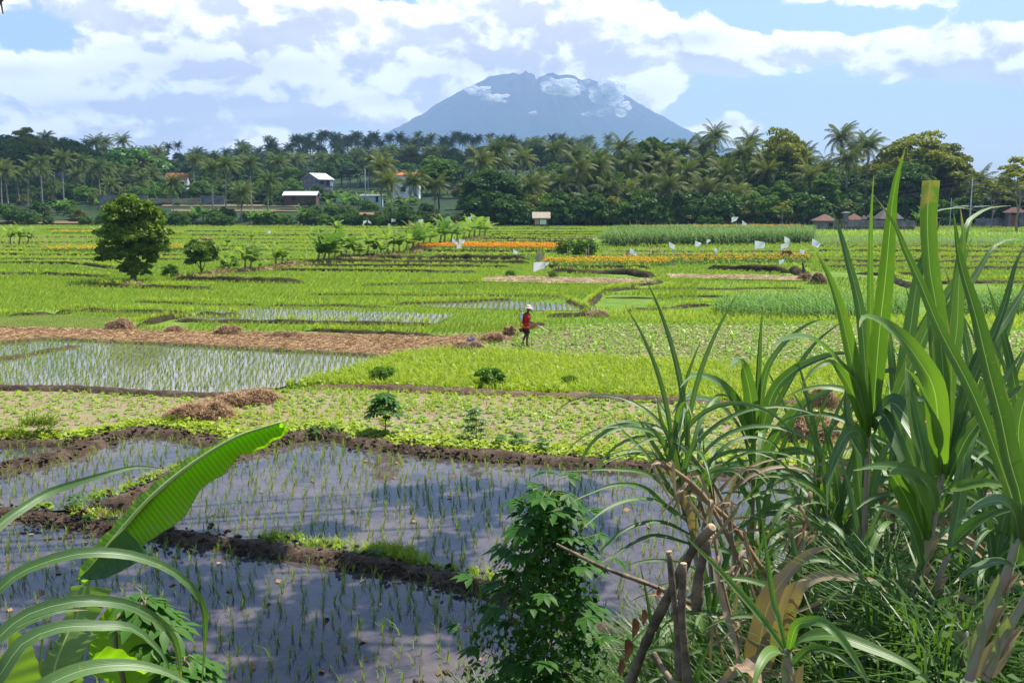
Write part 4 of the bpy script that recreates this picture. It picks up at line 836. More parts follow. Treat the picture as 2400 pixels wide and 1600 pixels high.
# -- the tall wood at the right, sunlit
for ri, (d, dip, step) in enumerate([(226, 84, 58), (236, 45, 58), (248, 18, 56), (262, 5, 56)]):
    px = 1060+rg.uniform(0, 40)
    while px < (2190 if ri else 2160):
        sk = ip(SKY_R, px)
        if px > 1900: keys = ['broad_yel', 'broad_olive', 'dome_dark', 'broad_mid'] if ri > 1 else ['broad_mid', 'dome_dark', 'broad_dark']
        elif px > 1650: keys = ['broad_mid', 'broad_olive', 'broad_yel', 'broad_dark'] if ri > 1 else ['broad_dark', 'broad_mid', 'broad_blue']
        else: keys = ['broad_dark', 'dome_dark', 'broad_mid', 'broad_olive', 'tall_mid']
        k = rg.choice(keys); yt = sk+dip+rg.uniform(0, 24)
        nmx = {'broad_yel': 'yellowish broad-crowned tree', 'broad_olive': 'loose olive-green tree', 'dome_dark': 'dense dark dome-crowned tree', 'broad_mid': 'mid-green bushy tree', 'broad_dark': 'dark green bushy tree', 'broad_blue': 'bluish dark tree', 'tall_mid': 'tall narrow green tree'}[k]
        tree_to(k, px, d+rg.uniform(-4, 4), yt, nmx+', '+['front', 'second', 'third', 'back'][ri]+' row of the wood behind the %s' % ('thatched hut' if px < 1400 else 'maize field' if px < 1860 else 'temple'), 'trees of the tall wood, %s part' % ('left' if px < 1400 else 'middle' if px < 1860 else 'right'))
        px += step*rg.uniform(.75, 1.3)
for px, d, yt, k, lab, w in [(1010, 250, 365, 'tall_mid', 'tall bright green tree with pale stems left of the dark mass', 1.3), (1135, 218, 385, 'dome_dark', 'huge dark glossy tree left of the thatched hut', 1.15), (1090, 222, 430, 'broad_blue', 'dark bluish tree under the huge tree left of the hut', 1.2), (1175, 220, 430, 'broad_dark', 'dark round tree just left of the thatched hut', 1.1), (735, 300, 425, 'dome_dark', 'round dark tree between the white house and the sheds', 1.0),
                             (1510, 250, 318, 'broad_dark', 'dark tree rising over the palms right of the volcano', .8), (1785, 238, 308, 'broad_yel', 'yellow-green sparse treetop above the maize field', .75), (2095, 224, 318, 'broad_yel', 'great yellow-green tree behind the temple', 1.15), (2060, 216, 372, 'dome_dark', 'dark dense tree directly behind the temple roofs', .95), (2160, 226, 345, 'broad_olive', 'yellow-olive tree at the right end of the tall wood', .9), (1890, 214, 395, 'tall_mid', 'fresh green tree left of the temple', .9), (1785, 213, 420, 'tall_mid', 'bright green leafy tree left of the palms near the temple', 1.0),
                             (2270, 200, 420, 'thin_pale', 'sparse yellow-green tree left of the utility pole', 1.1), (2330, 175, 370, 'thin_pale', 'tall sparse tree at the right edge', 1.2), (2300, 210, 405, 'broad_yel', 'yellow-green tree behind the gate at the right', .8), (2230, 215, 432, 'broad_olive', 'low olive tree behind the street lamps', .8), (2390, 210, 385, 'broad_yel', 'yellow-green tree at the right picture edge', 1.0), (2200, 213, 450, 'broad_mid', 'low green tree beside the road', .8), (2450, 200, 380, 'broad_mid', 'green tree past the right picture edge', 1.0),
                             (1175, 430, 322, 'thin_pale', 'pale sparse tree on the middle skyline', .8), (1240, 420, 330, 'broad_mid', 'flat-topped green tree on the skyline below the volcano', 1.1), (1300, 430, 333, 'broad_olive', 'olive tree on the skyline below the volcano', .9)]:
    tree_to(k, px, d, yt, lab, None, 'broadleaf_tree', w)
for q in range(46):
    px = rg.uniform(1070, 2180); d = rg.uniform(212, 222); k = rg.choice(['shrub_dark', 'shrub_mid', 'shrub_mid', 'shrub_olive']); put(k, 'shrub', {'shrub_dark': 'tall dark shrub', 'shrub_mid': 'tall green shrub', 'shrub_olive': 'tall olive shrub'}[k]+' filling the foot of the wood '+('left of the hut' if px < 1230 else 'right of the hut' if px < 1450 else 'behind the maize' if px < 1860 else 'behind the temple'), 'shrub', on_hill(px, d), rg.uniform(0, 6), rg.uniform(1.4, 2.1), None, 'tall shrubs in the wood')
# palms of the right wood: px, ytop(crown centre), d
PR = [(880, 385, 215, .02), (905, 425, 212, -.12), (935, 422, 213, .22), (1000, 425, 216, .0), (1105, 372, 232, .0), (1140, 345, 245, .0), (1140, 372, 250, .05), (1218, 432, 222, .0), (1255, 425, 240, .0), (1330, 395, 222, -.03), (1285, 420, 236, .0), (1370, 385, 228, .0), (1375, 380, 240, -.05), (1395, 440, 216, .0), (1425, 345, 262, .0), (1448, 375, 230, .0), (1352, 475, 214, .0), (1432, 445, 218, .0), (1470, 350, 262, .0), (1500, 360, 246, .0), (1525, 378, 234, .0), (1540, 430, 212, -.10), (1560, 345, 262, .03), (1605, 372, 240, .0), (1610, 440, 218, .0), (1608, 335, 255, .0), (1633, 318, 258, .0), (1650, 395, 232, .0), (1700, 360, 226, .0), (1712, 330, 262, .0), (1660, 420, 224, .0), (1755, 395, 232, .0), (1785, 350, 250, .0), (1775, 375, 240, .0), (1830, 370, 240, .03), (1835, 360, 255, -.04), (1850, 405, 224, -.02), (1918, 322, 232, .0), (1935, 368, 222, .0), (1955, 345, 235, .0), (1980, 335, 228, .0), (1885, 395, 238, .0), (1570, 400, 228, .0), (1480, 420, 224, .03), (2230, 415, 225, .05), (2200, 440, 218, -.1), (1200, 365, 290, .0), (1270, 350, 300, .0), (1320, 352, 310, .0), (1640, 455, 216, .0), (1460, 460, 215, .05), (1690, 450, 218, -.05), (1545, 470, 214, .0)]
for q, (px, yt, d, ln) in enumerate(PR):
    h = top_h(px, d, yt); zone = ('left of the huge dark tree' if px < 1060 else 'between the huge dark tree and the hut' if px < 1225 else 'behind the hut' if px < 1350 else 'left above the maize field' if px < 1500 else 'above the middle of the maize field' if px < 1700 else 'above the right end of the maize field' if px < 1870 else 'above the temple' if px < 2050 else 'near the road')
    hl = 'tall' if yt < 360 else 'middling' if yt < 420 else 'low'
    nth = ['first', 'second', 'third', 'fourth', 'fifth', 'sixth', 'seventh', 'eighth', 'ninth', 'tenth', 'eleventh'][sum(1 for p_ in PR[:q] if p_[0]//170 == px//170 and (p_[1] < 360) == (yt < 360))]
    palm('%s sunlit palm %s, %s there%s' % (hl, zone, nth, ''), 'sunlit palms of the tall wood', on_hill(px, d), h, 1.0 if px > 1050 else .85, ln, False, k=q)
# bare pinkish trees on the skyline
def bare_tree(label, loc, h, seed, col):
    rgn = np.random.default_rng(seed); parts = []; M_ = plain('bare_twig', col, .9)
    def grow(p, d, L_, r, lv):
        q = p+d*L_; m_ = (p+q)/2+rgn.normal(size=3)*L_*.06; parts.append(tube_arr([p, m_, q], [r, r*.85, r*.7], 4))
        if lv < 6:
            for _ in range(2 if lv < 1 else 3): nd = d*.8+rgn.normal(size=3)*.45+np.array((0, 0, .15)); nd /= np.linalg.norm(nd); grow(q, nd, L_*.72, r*.6, lv+1)
    grow(np.array((0, 0, -.3)), np.array((0, 0, 1.)), h*.30, h*.018, 0); tr = parts[:4]; tw = parts[4:]
    o = thing('bare_tree', label, 'tree', loc); V_, F_, _ = merge(tr); link('trunk', quad_mesh('trunk', V_, F_, M_), o); V_, F_, _ = merge(tw); link('crown', quad_mesh('crown', V_, F_, M_), o)
bare_tree('bare pinkish-grey tree standing above the skyline, the larger', on_hill(1142, 400), top_h(1142, 400, 310), 3, (.24, .17, .15)); bare_tree('smaller bare tree left of the large bare tree', on_hill(1095, 410), top_h(1095, 410, 326), 4, (.20, .15, .13))
# -- shrubs and bananas along the foot of the wood
px = 700
while px < 1880:
    if px < 1080: d, yt = 208, 492+rg.uniform(-6, 6)
    else: d, yt = 211, 470+rg.uniform(-25, 18)
    if not 1215 < px < 1275:
        tree_s = top_h(px, d, yt)/3.4; k = rg.choice(['shrub_dark', 'shrub_dark', 'shrub_mid', 'shrub_olive']); put(k, 'shrub', {'shrub_dark': 'dark shrub', 'shrub_mid': 'green shrub', 'shrub_olive': 'olive shrub'}[k]+(' on the bank, '+zone_of(px) if px < 1080 else ' at the foot of the tall wood, '+('left of the hut' if px < 1240 else 'right of the hut' if px < 1400 else 'left behind the maize' if px < 1550 else 'middle behind the maize' if px < 1700 else 'right behind the maize')), 'shrub', on_hill(px, d), rg.uniform(0, 6), max(.6, tree_s), None, 'shrubs along the far field edge')
    px += rg.uniform(13, 26)
for q in range(120):
    px = rg.uniform(-60, 1060); d = rg.choice([209, 214, 222, 232, 250, 285, 300]); k = rg.choice(['shrub_dark', 'shrub_mid', 'shrub_olive', 'shrub_mid'])
    if 380 < px < 700 and 225 < d < 260: continue
    put(k, 'shrub', {'shrub_dark': 'dark shrub', 'shrub_mid': 'green shrub', 'shrub_olive': 'olive shrub'}[k]+' on the lower slope, '+zone_of(px)+(', lower' if d < 225 else ', upper'), 'shrub', on_hill(px, d+rg.uniform(-4, 4)), rg.uniform(0, 6), rg.uniform(.45, .95), None, 'shrubs on the lower slope')
for px in list(range(1880, 2110, 24))+list(range(2120, 2420, 34)):
    put('shrub_dark' if px % 3 else 'shrub_mid', 'shrub', ('shrub behind the temple wall, number %d from the left' % ((px-1880)//24+1) if px < 2110 else 'shrub behind the road, number %d from the left' % ((px-2120)//34+1)), 'shrub', on_hill(px, 212), rg.uniform(0, 6), rg.uniform(1.0, 1.7), None, 'shrubs behind the temple')
for q in range(90):
    px = rg.uniform(-60, 690); d = rg.uniform(285, 345); k = rg.choice(['shrub_dark', 'shrub_mid', 'shrub_mid', 'shrub_olive']); put(k, 'shrub', {'shrub_dark': 'dark', 'shrub_mid': 'green', 'shrub_olive': 'olive'}[k]+' undergrowth shrub between the palm trunks, '+zone_of(px), 'shrub', on_hill(px, d), rg.uniform(0, 6), rg.uniform(1.1, 1.9), None, 'undergrowth shrubs below the palms')
# far bananas
for q in range(46):
    if q < 26: px, d = rg.uniform(1180, 1480), rg.uniform(210, 216)
    else: px, d = rg.uniform(700, 960), rg.uniform(255, 300)
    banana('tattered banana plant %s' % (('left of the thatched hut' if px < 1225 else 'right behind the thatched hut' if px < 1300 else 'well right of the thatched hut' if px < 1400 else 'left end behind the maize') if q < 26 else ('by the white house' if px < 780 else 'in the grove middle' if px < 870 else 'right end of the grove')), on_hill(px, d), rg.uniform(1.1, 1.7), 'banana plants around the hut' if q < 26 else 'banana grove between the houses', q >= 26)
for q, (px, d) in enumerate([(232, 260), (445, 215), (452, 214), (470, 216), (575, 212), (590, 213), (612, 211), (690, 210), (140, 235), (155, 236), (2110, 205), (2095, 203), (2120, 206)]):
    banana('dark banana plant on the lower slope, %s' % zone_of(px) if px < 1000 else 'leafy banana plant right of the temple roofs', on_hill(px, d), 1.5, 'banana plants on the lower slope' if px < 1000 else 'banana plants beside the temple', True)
for q, (px, yb, s) in enumerate([(1796, 524, 1.0), (1618, 521, .75), (1647, 521, .7)]):
    put('shrub_mid' if q else 'thin_pale', 'young_tree', ['young yellow-green tree at the end of the maize field', 'wind-blown sapling at the far marigolds, left', 'wind-blown sapling at the far marigolds, right'][q], 'tree', G(px, yb), 1.0, s*(.9 if q else .33))
# -- bananas and trees in the fields: px, base y, height px
bl = [(22, 562, 42, 'left of three at the left edge'), (42, 563, 46, 'middle of three at the left edge'), (62, 562, 44, 'right of three at the left edge'), (515, 618, 30, 'small ones right of the leafy bush'), (528, 622, 26, 'small ones right of the leafy bush, nearer'), (562, 625, 62, 'left of the pair in the gap row'), (572, 624, 56, 'right of the pair in the gap row'), (596, 620, 26, 'tiny one in the gap'), (632, 614, 60, 'leaning right, before the big clump'), (645, 612, 46, 'small beside the leaning one'), (662, 608, 24, 'smallest of the row'),
      (728, 605, 70, 'left of the dense clump'), (740, 606, 76, 'middle of the dense clump'), (752, 606, 66, 'right of the dense clump'), (765, 602, 50, 'low right side of the dense clump'), (780, 598, 70, 'bright one, second clump'), (795, 598, 56, 'second clump, right part'), (810, 596, 50, 'second clump, far right'), (822, 595, 44, 'tattered one between the clumps'), (842, 590, 64, 'drooping one in the row middle'), (858, 590, 44, 'thin one in the row middle'), (870, 592, 48, 'thin one after the row middle'), (888, 588, 60, 'pale one in the right half of the row'), (902, 586, 56, 'pale second one in the right half'), (916, 585, 50, 'pale third one in the right half'), (930, 580, 50, 'low one before the tall clump'), (944, 578, 72, 'tallest blown one in the row'), (958, 574, 58, 'beside the tallest one'), (972, 570, 54, 'third clump, left'), (986, 568, 54, 'third clump, right'), (1008, 566, 68, 'dark clump, left'), (1020, 562, 60, 'dark clump, middle'), (1034, 560, 52, 'dark clump, right'), (1048, 556, 44, 'small one in the last gap'), (1064, 552, 44, 'last clump, left'), (1076, 550, 52, 'last clump, second'), (1088, 548, 54, 'last clump, third'), (1100, 546, 50, 'last clump, fourth'), (1112, 543, 44, 'last clump, right end'),
      (735, 542, 26, 'lone pale clump in the far field, left'), (722, 543, 24, 'lone pale clump in the far field, left neighbour'), (770, 538, 32, 'lone clump in the far field, right'), (777, 538, 28, 'lone clump in the far field, right neighbour'), (520, 568, 32, 'pale wind-blown one right of the lone tree'), (222, 557, 36, 'pale one left of the lone tree'), (228, 556, 30, 'pale one left of the lone tree, neighbour'), (1368, 582, 36, 'pale one below the white flag, right of the marigolds'), (576, 556, 24, 'far small one left of the row')]
for q, (px, yb, hp, lab) in enumerate(bl):
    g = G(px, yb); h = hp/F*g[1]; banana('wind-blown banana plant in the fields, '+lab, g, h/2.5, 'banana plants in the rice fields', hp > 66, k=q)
rp = smooth_path(gp([(430, 640), (500, 632), (600, 622), (700, 608), (800, 600), (940, 585), (1000, 568), (1110, 548)]), .4); q = np.repeat(rp, 4, 0)+np.column_stack((R.normal(0, .45, (len(rp)*4, 2)), np.zeros(len(rp)*4)))
field('dry_banana_litter', T_straw, q[::2], m_st, 1.5, 2.8, 'dry leaf litter at the feet of the banana row', szf=2.2); field('row_weeds', T_grass, q[::2], L_weed, .6, 1.6, 'weeds at the feet of the banana row')
lumps('straw_litter', q[::9], M_straw, .55, 'low heaps of dry litter along the banana row', .35, 9)
# round tree and bush in the fields
LRT = leafmat('leaf_roundtree', (.035, .085, .008), (.20, .28, .012), .32, .5, spec=.2, ns=.5)
def multi_crown(name, mat, masses, ls, seed):
    Vs, Fs, vs, Cs = [], [], [], []; n = 0
    for k, (cx_, cy_, cz_, rx, rz, nc, nl) in enumerate(masses):
        me, C = crown_mesh(name, mat, rx, rz, 0, nc, nl, ls, seed+k, .75, .34); co = np.empty(len(me.vertices)*3, np.float32); me.vertices.foreach_get('co', co); co = co.reshape(-1, 3)+np.array((cx_, cy_, cz_)); vv = np.empty(len(co), np.float32); me.attributes['v'].data.foreach_get('value', vv)
        Vs.append(co); vs.append(vv); Fs.append(np.arange(n, n+len(co)).reshape(-1, 4)); n += len(co); Cs.append(C+np.array((cx_, cy_, cz_))); bpy.data.meshes.remove(me)
    return tri_mesh(name, np.vstack(Vs), np.vstack(Fs), mat, v=np.concatenate(vs)), np.vstack(Cs)
cm, C_ = multi_crown('crown', LRT, [(.25, 0, 4.9, 1.75, 1.15, 46, 8000), (.2, .1, 3.4, 2.15, 1.3, 50, 8000), (-1.5, 0, 1.9, 1.15, .9, 26, 3600), (1.5, 0, 2.9, 1.15, .8, 22, 3000), (.1, 0, 1.9, 1.5, 1.4, 40, 5500), (.35, 0, .8, 1.05, .8, 24, 2600), (-.9, .3, 4.3, .9, .5, 12, 1300), (1.75, 0, 4.0, .7, .4, 10, 1000)], .17, 77)
g = G(305, 648); o = thing('broadleaf_tree', 'lone dense tree with dark uneven crown standing in the green rice fields', 'tree', g); link('crown', cm, o); link('trunk', trunk_mesh('trunk', M_bark, 4.2, .26, C_, 5, 14), o)
tree_proto('shrub_bright', leafmat('leaf_shrub_bright', (.07, .17, .012), (.17, .30, .02), .35, .5), 3.2, 2.2, 1.6, 34, 3200, .36, 13, r0=.08, trunk_h=1.2, cr=.3)
g2 = G(462, 633); cm, C_ = crown_mesh('crown', leafmat('leaf_bush', (.06, .13, .01), (.22, .30, .02), .35, .4), 1.15, 1.35, 1.42, 60, 7000, .16, 79, cr=.34); o = thing('broadleaf_bush', 'bright leafy bush right of the lone tree, left end of the banana row', 'bush', g2); link('crown', cm, o); link('trunk', trunk_mesh('trunk', M_bark, 1.5, .1, C_, 5, 6), o)
for q, (px, yb, s, lab) in enumerate([(392, 638, .30, 'small bush between the lone tree and the leafy bush'), (526, 616, .32, 'small round bush in the banana row'), (1173, 637, .16, 'tiny dark sapling left of the big white flag'), (1270, 640, .17, 'tiny dark sapling right of the big white flag'), (1345, 592, .55, 'dark bush right of the far marigold strip'), (1300, 588, .5, 'dark bush behind the wooden boards'), (375, 585, .35, 'low bush right of the lone tree'), (1125, 889, .20, 'round green bush in the weed strip'), (1310, 886, .11, 'small green bush in the weed strip'), (880, 878, .17, 'low spreading bush at the left of the weed strip')]):
    put('shrub_bright' if yb > 700 else 'shrub_mid', 'bush', lab, 'bush', G(px, yb), q, s)
# -- flags: x, y top of cloth, pole foot y, cloth px, colour
M_flag, t = newmat('white_plastic_cloth'); d_ = t.n('ShaderNodeBsdfPrincipled', ins={'Base Color': (.80, .82, .85, 1), 'Roughness': .4}); tr = t.n('ShaderNodeBsdfTranslucent', ins={'Color': (.8, .82, .85, 1)}); surf(t, t.n('ShaderNodeMixShader', ins={0: .35, 1: d_.outputs[0], 2: tr.outputs[0]}).outputs[0])
M_flagy = plain('yellow_cloth', (.75, .50, .10), .7); M_flagp = plain('pink_cloth', (.70, .28, .25), .7); M_flagg = plain('grey_cloth', (.35, .40, .42), .7)
FL = [(615, 529, 540, 7, 0, 'left far field, lone one'), (834, 508, 524, 8, 0, 'first of a far row, leftmost'), (844, 506, 523, 6, 0, 'second of the far row'), (873, 500, 520, 7, 1, 'small one in the far row'), (899, 503, 521, 8, 0, 'third of the far row'), (937, 506, 524, 12, 1, 'large one in the far row'), (962, 506, 523, 10, 0, 'square, right of the large yellow one'), (1015, 502, 520, 11, 0, 'above the banana row end'), (1045, 510, 524, 9, 2, 'above the banana row'), (1076, 500, 522, 9, 0, 'last of the far row'),
      (1038, 548, 584, 10, 0, 'right of the banana row, taller'), (1051, 550, 580, 12, 0, 'right of the banana row, second'), (1050, 562, 585, 10, 0, 'low at the start of the marigolds'), (1178, 572, 598, 10, 0, 'left of the wooden boards'), (1221, 604, 642, 22, 0, 'largest and nearest'), (1363, 548, 580, 17, 0, 'large, at the right end of the marigolds'), (1446, 570, 592, 13, 0, 'below the maize field, left'), (1436, 580, 592, 8, 2, 'low beside the white one below the maize'), (1538, 556, 585, 12, 0, 'in front of the maize, second'), (1595, 554, 585, 13, 0, 'in front of the maize, third'), (1618, 552, 588, 8, 0, 'small, on a pale stake before the maize'), (1640, 568, 592, 9, 0, 'drooping, in front of the maize'), (1732, 554, 582, 20, 0, 'blown out long in front of the maize'), (1676, 500, 534, 13, 0, 'high before the dark trees, left of two'), (1706, 507, 534, 10, 0, 'high before the dark trees, right of two'), (1251, 604, 628, 9, 0, 'lying flat above the yellow marigolds'), (1540, 603, 612, 9, 2, 'among the yellow marigolds'),
      (1802, 543, 572, 13, 0, 'left above the woodpile'), (1792, 562, 590, 14, 0, 'beside the woodpile'), (1860, 549, 585, 17, 0, 'right of the maize field'), (1837, 572, 590, 10, 0, 'low, right of the woodpile'), (1788, 598, 612, 12, 0, 'low, at the end of the marigolds')]
for q, (px, yt, yb, w, c, lab) in enumerate(FL):
    g = G(px, yb); sc_ = g[1]/F; H_ = (yb-yt)*sc_*1.02; L_ = w*sc_*1.15; o = thing('field_flag', '%s scare flag on a thin stake, %s' % (['white', 'yellow', 'pink'][c], lab), 'flag', g, 0, 'scare flags in the fields')
    pl = tube_arr(smooth_path([(0, 0, -.2), (.05*H_*(q % 3-1), 0, H_*.5), (.09*H_*((q*7) % 3-1)+.03, 0, H_+.05)], H_/6), .018+.006*(g[1] > 120), 5); link('pole', quad_mesh('pole', pl[0], pl[1], M_stake, True), o)
    gx_ = np.linspace(0, 1, 9); gz_ = np.linspace(0, 1, 7); xx, zz_ = np.meshgrid(gx_, gz_); droop = .35*xx**1.3*(1-.3*(q % 2)); ed = .12*np.sin(xx*9+q)
    taper = 1-.35*xx*((q % 3) > 0); Z_off = .5*xx*L_*math.sin(q*2.3); X_ = xx*L_*(1-.25*zz_*(q % 2))+.09*H_*((q*7) % 3-1)+.03; Z_ = H_+Z_off-(zz_*taper+droop)*L_*.85; Y_ = L_*.16*np.sin(xx*7+zz_*3+q)*xx
    ii = (np.arange(6)[:, None]*9+np.arange(8)[None]).ravel(); link('cloth', tri_mesh('cloth', np.stack((X_, Y_, Z_), -1).reshape(-1, 3), np.stack((ii, ii+1, ii+10, ii+9), -1), [M_flag, M_flagy, M_flagp][c], True), o)
# ================================================================== buildings
M_red = plain('clay_tiles', (.42, .13, .06), .85, var=.35, scale=2); M_brownt = plain('brown_tiles', (.17, .09, .065), .9, var=.4, scale=3)
M_greyt = plain('thatch_grey', (.14, .12, .11), .95, var=.4, scale=4); M_white = plain('white_wall', (.70, .74, .76), .8, var=.12, scale=.6); M_tin = plain('tin_roof', (.55, .60, .62), .5, var=.15, scale=.5)
M_grey = plain('grey_render', (.22, .23, .24), .95, var=.45, scale=1.0); M_thatch = plain('thatch', (.46, .38, .29), .95, var=.4, scale=5); M_wood = plain('dark_wood', (.10, .07, .05), .9, scale=3); M_board = plain('old_board', (.45, .38, .32), .9, var=.4, scale=3)
M_steel = plain('galvanised_pole', (.42, .45, .48), .5, .5, var=.1); M_dark = plain('dark_opening', (.02, .02, .025), .6); M_whiteshade = plain('shaded_white_wall', (.48, .62, .66), .7, var=.1, scale=.5)  # pale blue is cloud shade put into the colour of a white wall
def gable(w, d, z0, h, over=.4, th=.12):
    bm = bmesh.new(); a = w/2+over; b = d/2+over; pts = [(-a, -b, z0), (a, -b, z0), (a, 0, z0+h), (-a, 0, z0+h), (a, b, z0), (-a, b, z0)]
    v = [bm.verts.new(p) for p in pts]+[bm.verts.new((p[0], p[1], p[2]+th)) for p in pts]
    for f in [(0, 1, 2, 3), (3, 2, 4, 5), (6, 9, 8, 7), (9, 11, 10, 8), (0, 6, 7, 1), (1, 7, 8, 2), (2, 8, 10, 4), (4, 10, 11, 5), (5, 11, 9, 3), (3, 9, 6, 0)]: bm.faces.new([v[i] for i in f])
    return bm
def hip(w, d, z0, h, over=.5, ridge_=0.0, th=.1):
    bm = bmesh.new(); a = w/2+over; b = d/2+over; r = ridge_/2
    lo = [bm.verts.new(p) for p in ((-a, -b, z0), (a, -b, z0), (a, b, z0), (-a, b, z0))]; l2 = [bm.verts.new((q.co.x, q.co.y, z0+th)) for q in lo]; t1 = bm.verts.new((-r-.01, 0, z0+h)); t2 = bm.verts.new((r+.01, 0, z0+h))
    bm.faces.new(lo[::-1]); 
    for i in range(4): bm.faces.new((lo[i], lo[(i+1) % 4], l2[(i+1) % 4], l2[i]))
    bm.faces.new((l2[0], l2[1], t2, t1)); bm.faces.new((l2[1], l2[2], t2)); bm.faces.new((l2[2], l2[3], t1, t2)); bm.faces.new((l2[3], l2[0], t1)); return bm
def bx(*a, **k): bm = bmesh.new(); box(bm, *a, **k); return bm
def wall_box(w, d, h): return bx(0, 0, h/2-.5, w, d, h+1)
def gable_wall(w, d, h, gh):
    bm = wall_box(w, d, h)
    for s in (-1, 1):
        v = [bm.verts.new(c) for c in ((s*w/2, -d/2, h+.003), (s*w/2, d/2, h+.003), (s*w/2, 0, h+gh-.05))]; v2 = [bm.verts.new((q.co.x-s*.15, q.co.y, q.co.z)) for q in v]
        bm.faces.new(v); bm.faces.new(v2[::-1]); bm.faces.new((v[0], v[2], v2[2], v2[0])); bm.faces.new((v[1], v2[1], v2[2], v[2]))
    return bm
def panel(o, nm, mat, x, z, w, h, y, t_=.06, frame=None):
    p_ = bm_obj(nm, bx(x, y, z, w, t_, h), mat, o)
    if frame:
        bm = bmesh.new()
        for dx, dz, sw, sh in ((-w/2-.04, 0, .08, h+.16), (w/2+.04, 0, .08, h+.16), (0, h/2+.04, w, .08), (0, -h/2-.04, w, .08)): box(bm, x+dx, y-.02, z+dz, sw, t_+.05, sh)
        bm_obj('frame', bm, frame, p_)
    return p_
def house(name, label, cat, px, yb, d, wpx, wallm, roofm, wh, rh, dp=5.0, rz=0.0, openings=(), kind='gable'):
    g = on_hill(px, d) if yb is None else P(px, yb, d); w = wpx*d/F; o = thing(name, label, cat, g, rz)
    bm_obj('wall', gable_wall(w, dp, wh, rh) if kind == 'gable' else wall_box(w, dp, wh), wallm, o)
    bm_obj('roof', gable(w, dp, wh+.01, rh) if kind == 'gable' else hip(w, dp, wh+.01, rh, .5, w*.25), roofm, o)
    for nm, x, z, ow, oh, mt in openings: panel(o, nm, mt, x*w, z, ow, oh, -dp/2-.02, .08, M_wood if nm == 'window' else None)
    return o
house('house', 'orange-tiled house with white gable wall among the palms at the left', 'house', 409, 431, 318, 44, M_white, M_red, 2.2, 2.2, 5.5, .12, [('window', -.3, 1.2, 1.1, 1.0, M_dark), ('window', .0, 1.2, 1.1, 1.0, M_dark), ('window', .3, 1.2, 1.1, 1.0, M_dark)])
house('house', 'white open-gabled house with a pale tin roof left of the grove', 'house', 730, 428, 305, 44, M_grey, M_tin, 1.9, 1.9, 7.0, .95, [('window', -.25, 1.1, 1.3, .9, M_dark), ('door', .15, .9, 1.3, 1.7, M_dark), ('white_panel', .38, .8, 1.2, 1.4, M_white)])  # grey wall colour stands in for the shade on the open gable
house('shed', 'long low shed with a pale tin roof below the white house', 'shed', 693, 462, 262, 72, M_wood, M_tin, 1.4, 1.0, 4.5, .0, [('door', -.2, .8, 1.0, 1.4, M_dark)])
house('shed', 'white flat shed with shade-tinted walls and dark posts right of the long shed', 'shed', 855, 466, 262, 46, M_whiteshade, M_grey, 1.7, .35, 3.5, .0, [('window', -.3, 1.0, .5, .5, M_dark), ('door', .28, .9, .7, 1.5, M_dark)])
o = house('house', 'half-hidden two-storey white building behind the leaning palms', 'house', 935, 448, 290, 58, M_white, M_red, 5.4, .9, 6, .0, [('window', -.3, 4.2, 1.2, 1.2, M_dark), ('window', .1, 4.2, 1.2, 1.2, M_dark), ('window', -.1, 1.6, 1.2, 1.2, M_dark)])
house('house', 'low orange-tiled house hidden between the palms in the tall wood', 'house', 1437, 492, 216, 26, M_white, M_red, 1.8, 1.2, 3, .1, [('window', 0, 1.0, .8, .7, M_dark)])
# grey boundary wall at the left with a picket fence
def wall_run(name, label, cat, px0, px1, ybase, d, h, mat, th=.25, posts=0, cap=True, mp_=None):
    a, b = P(px0, ybase, d), P(px1, ybase, d); L_ = b[0]-a[0]; o = thing(name, label, cat, (a+b)/2); bm_obj('wall', bx(0, 0, h/2-.4, L_, th, h+.8), mat, o)
    if cap: bm_obj('coping', bx(0, 0, h+.053, L_+.05, th+.12, .1), mat, o)
    for k in range(posts): bm_obj('pillar', bx(-L_/2+L_*(k+.5)/posts, 0, h/2+.12, .42, .42, h+.5), mp_ or mat, o)
    return o
wall_run('boundary_wall', 'long grey wall behind the slim palms at the left', 'wall', 228, 340, 464, 250, 1.6, M_grey); wall_run('boundary_wall', 'pale grey wall right of the picket fence at the left', 'wall', 460, 515, 463, 252, 1.4, M_grey)
o = thing('picket_fence', 'row of thin wooden pickets between the grey walls at the left', 'fence', P(405, 465, 248)); bm = bmesh.new()
for k in range(80): box(bm, -7+k*.165+random.uniform(-.03, .03), 0, .45, .07, .04, 1.2+random.uniform(-.15, .25))
bm_obj('pickets', bm, M_board, o); bm_obj('rail', bx(-.5, .05, .7, 13.2, .05, .07), M_board, o)
# thatched hut
g = G(1243, 523); k_ = g[1]/F*1.05; o = thing('thatched_hut', 'small thatched hut on posts at the edge of the far terraces', 'hut', g)
bm_obj('roof', gable(34*k_, 2.4, 1.75, 1.15, .25, .22), M_thatch, o); bm_obj('floor', bx(0, 0, .62, 32*k_, 2.0, .12), M_wood, o); bm_obj('back_panel', bx(0, .95, 1.2, 30*k_, .05, 1.0), M_wood, o)
bm_obj('white_sheet', bx(.35, -.99, 1.15, 14*k_, .04, .9), M_white, o); bm_obj('side_panel', bx(-9.5*k_, -.97, 1.15, 10*k_, .05, 1.05), M_thatch, o)
for x in (-15*k_, 15*k_):
    for y in (-.95, .95): bm_obj('post', bx(x, y, .85, .12, .12, 1.9), M_wood, o)
g = G(1284, 523); bm = bmesh.new()
for k in range(9): box(bm, random.uniform(-.9, .9), random.uniform(-.3, .3), .1+.09*(k//3), random.uniform(1.0, 1.9), .16, .06, 0, Matrix.Rotation(random.uniform(-.2, .2), 3, 'Z'))
tag(bm_obj('plank_pile', bm, M_board, None), 'pile of grey planks just right of the thatched hut', 'planks').location = g
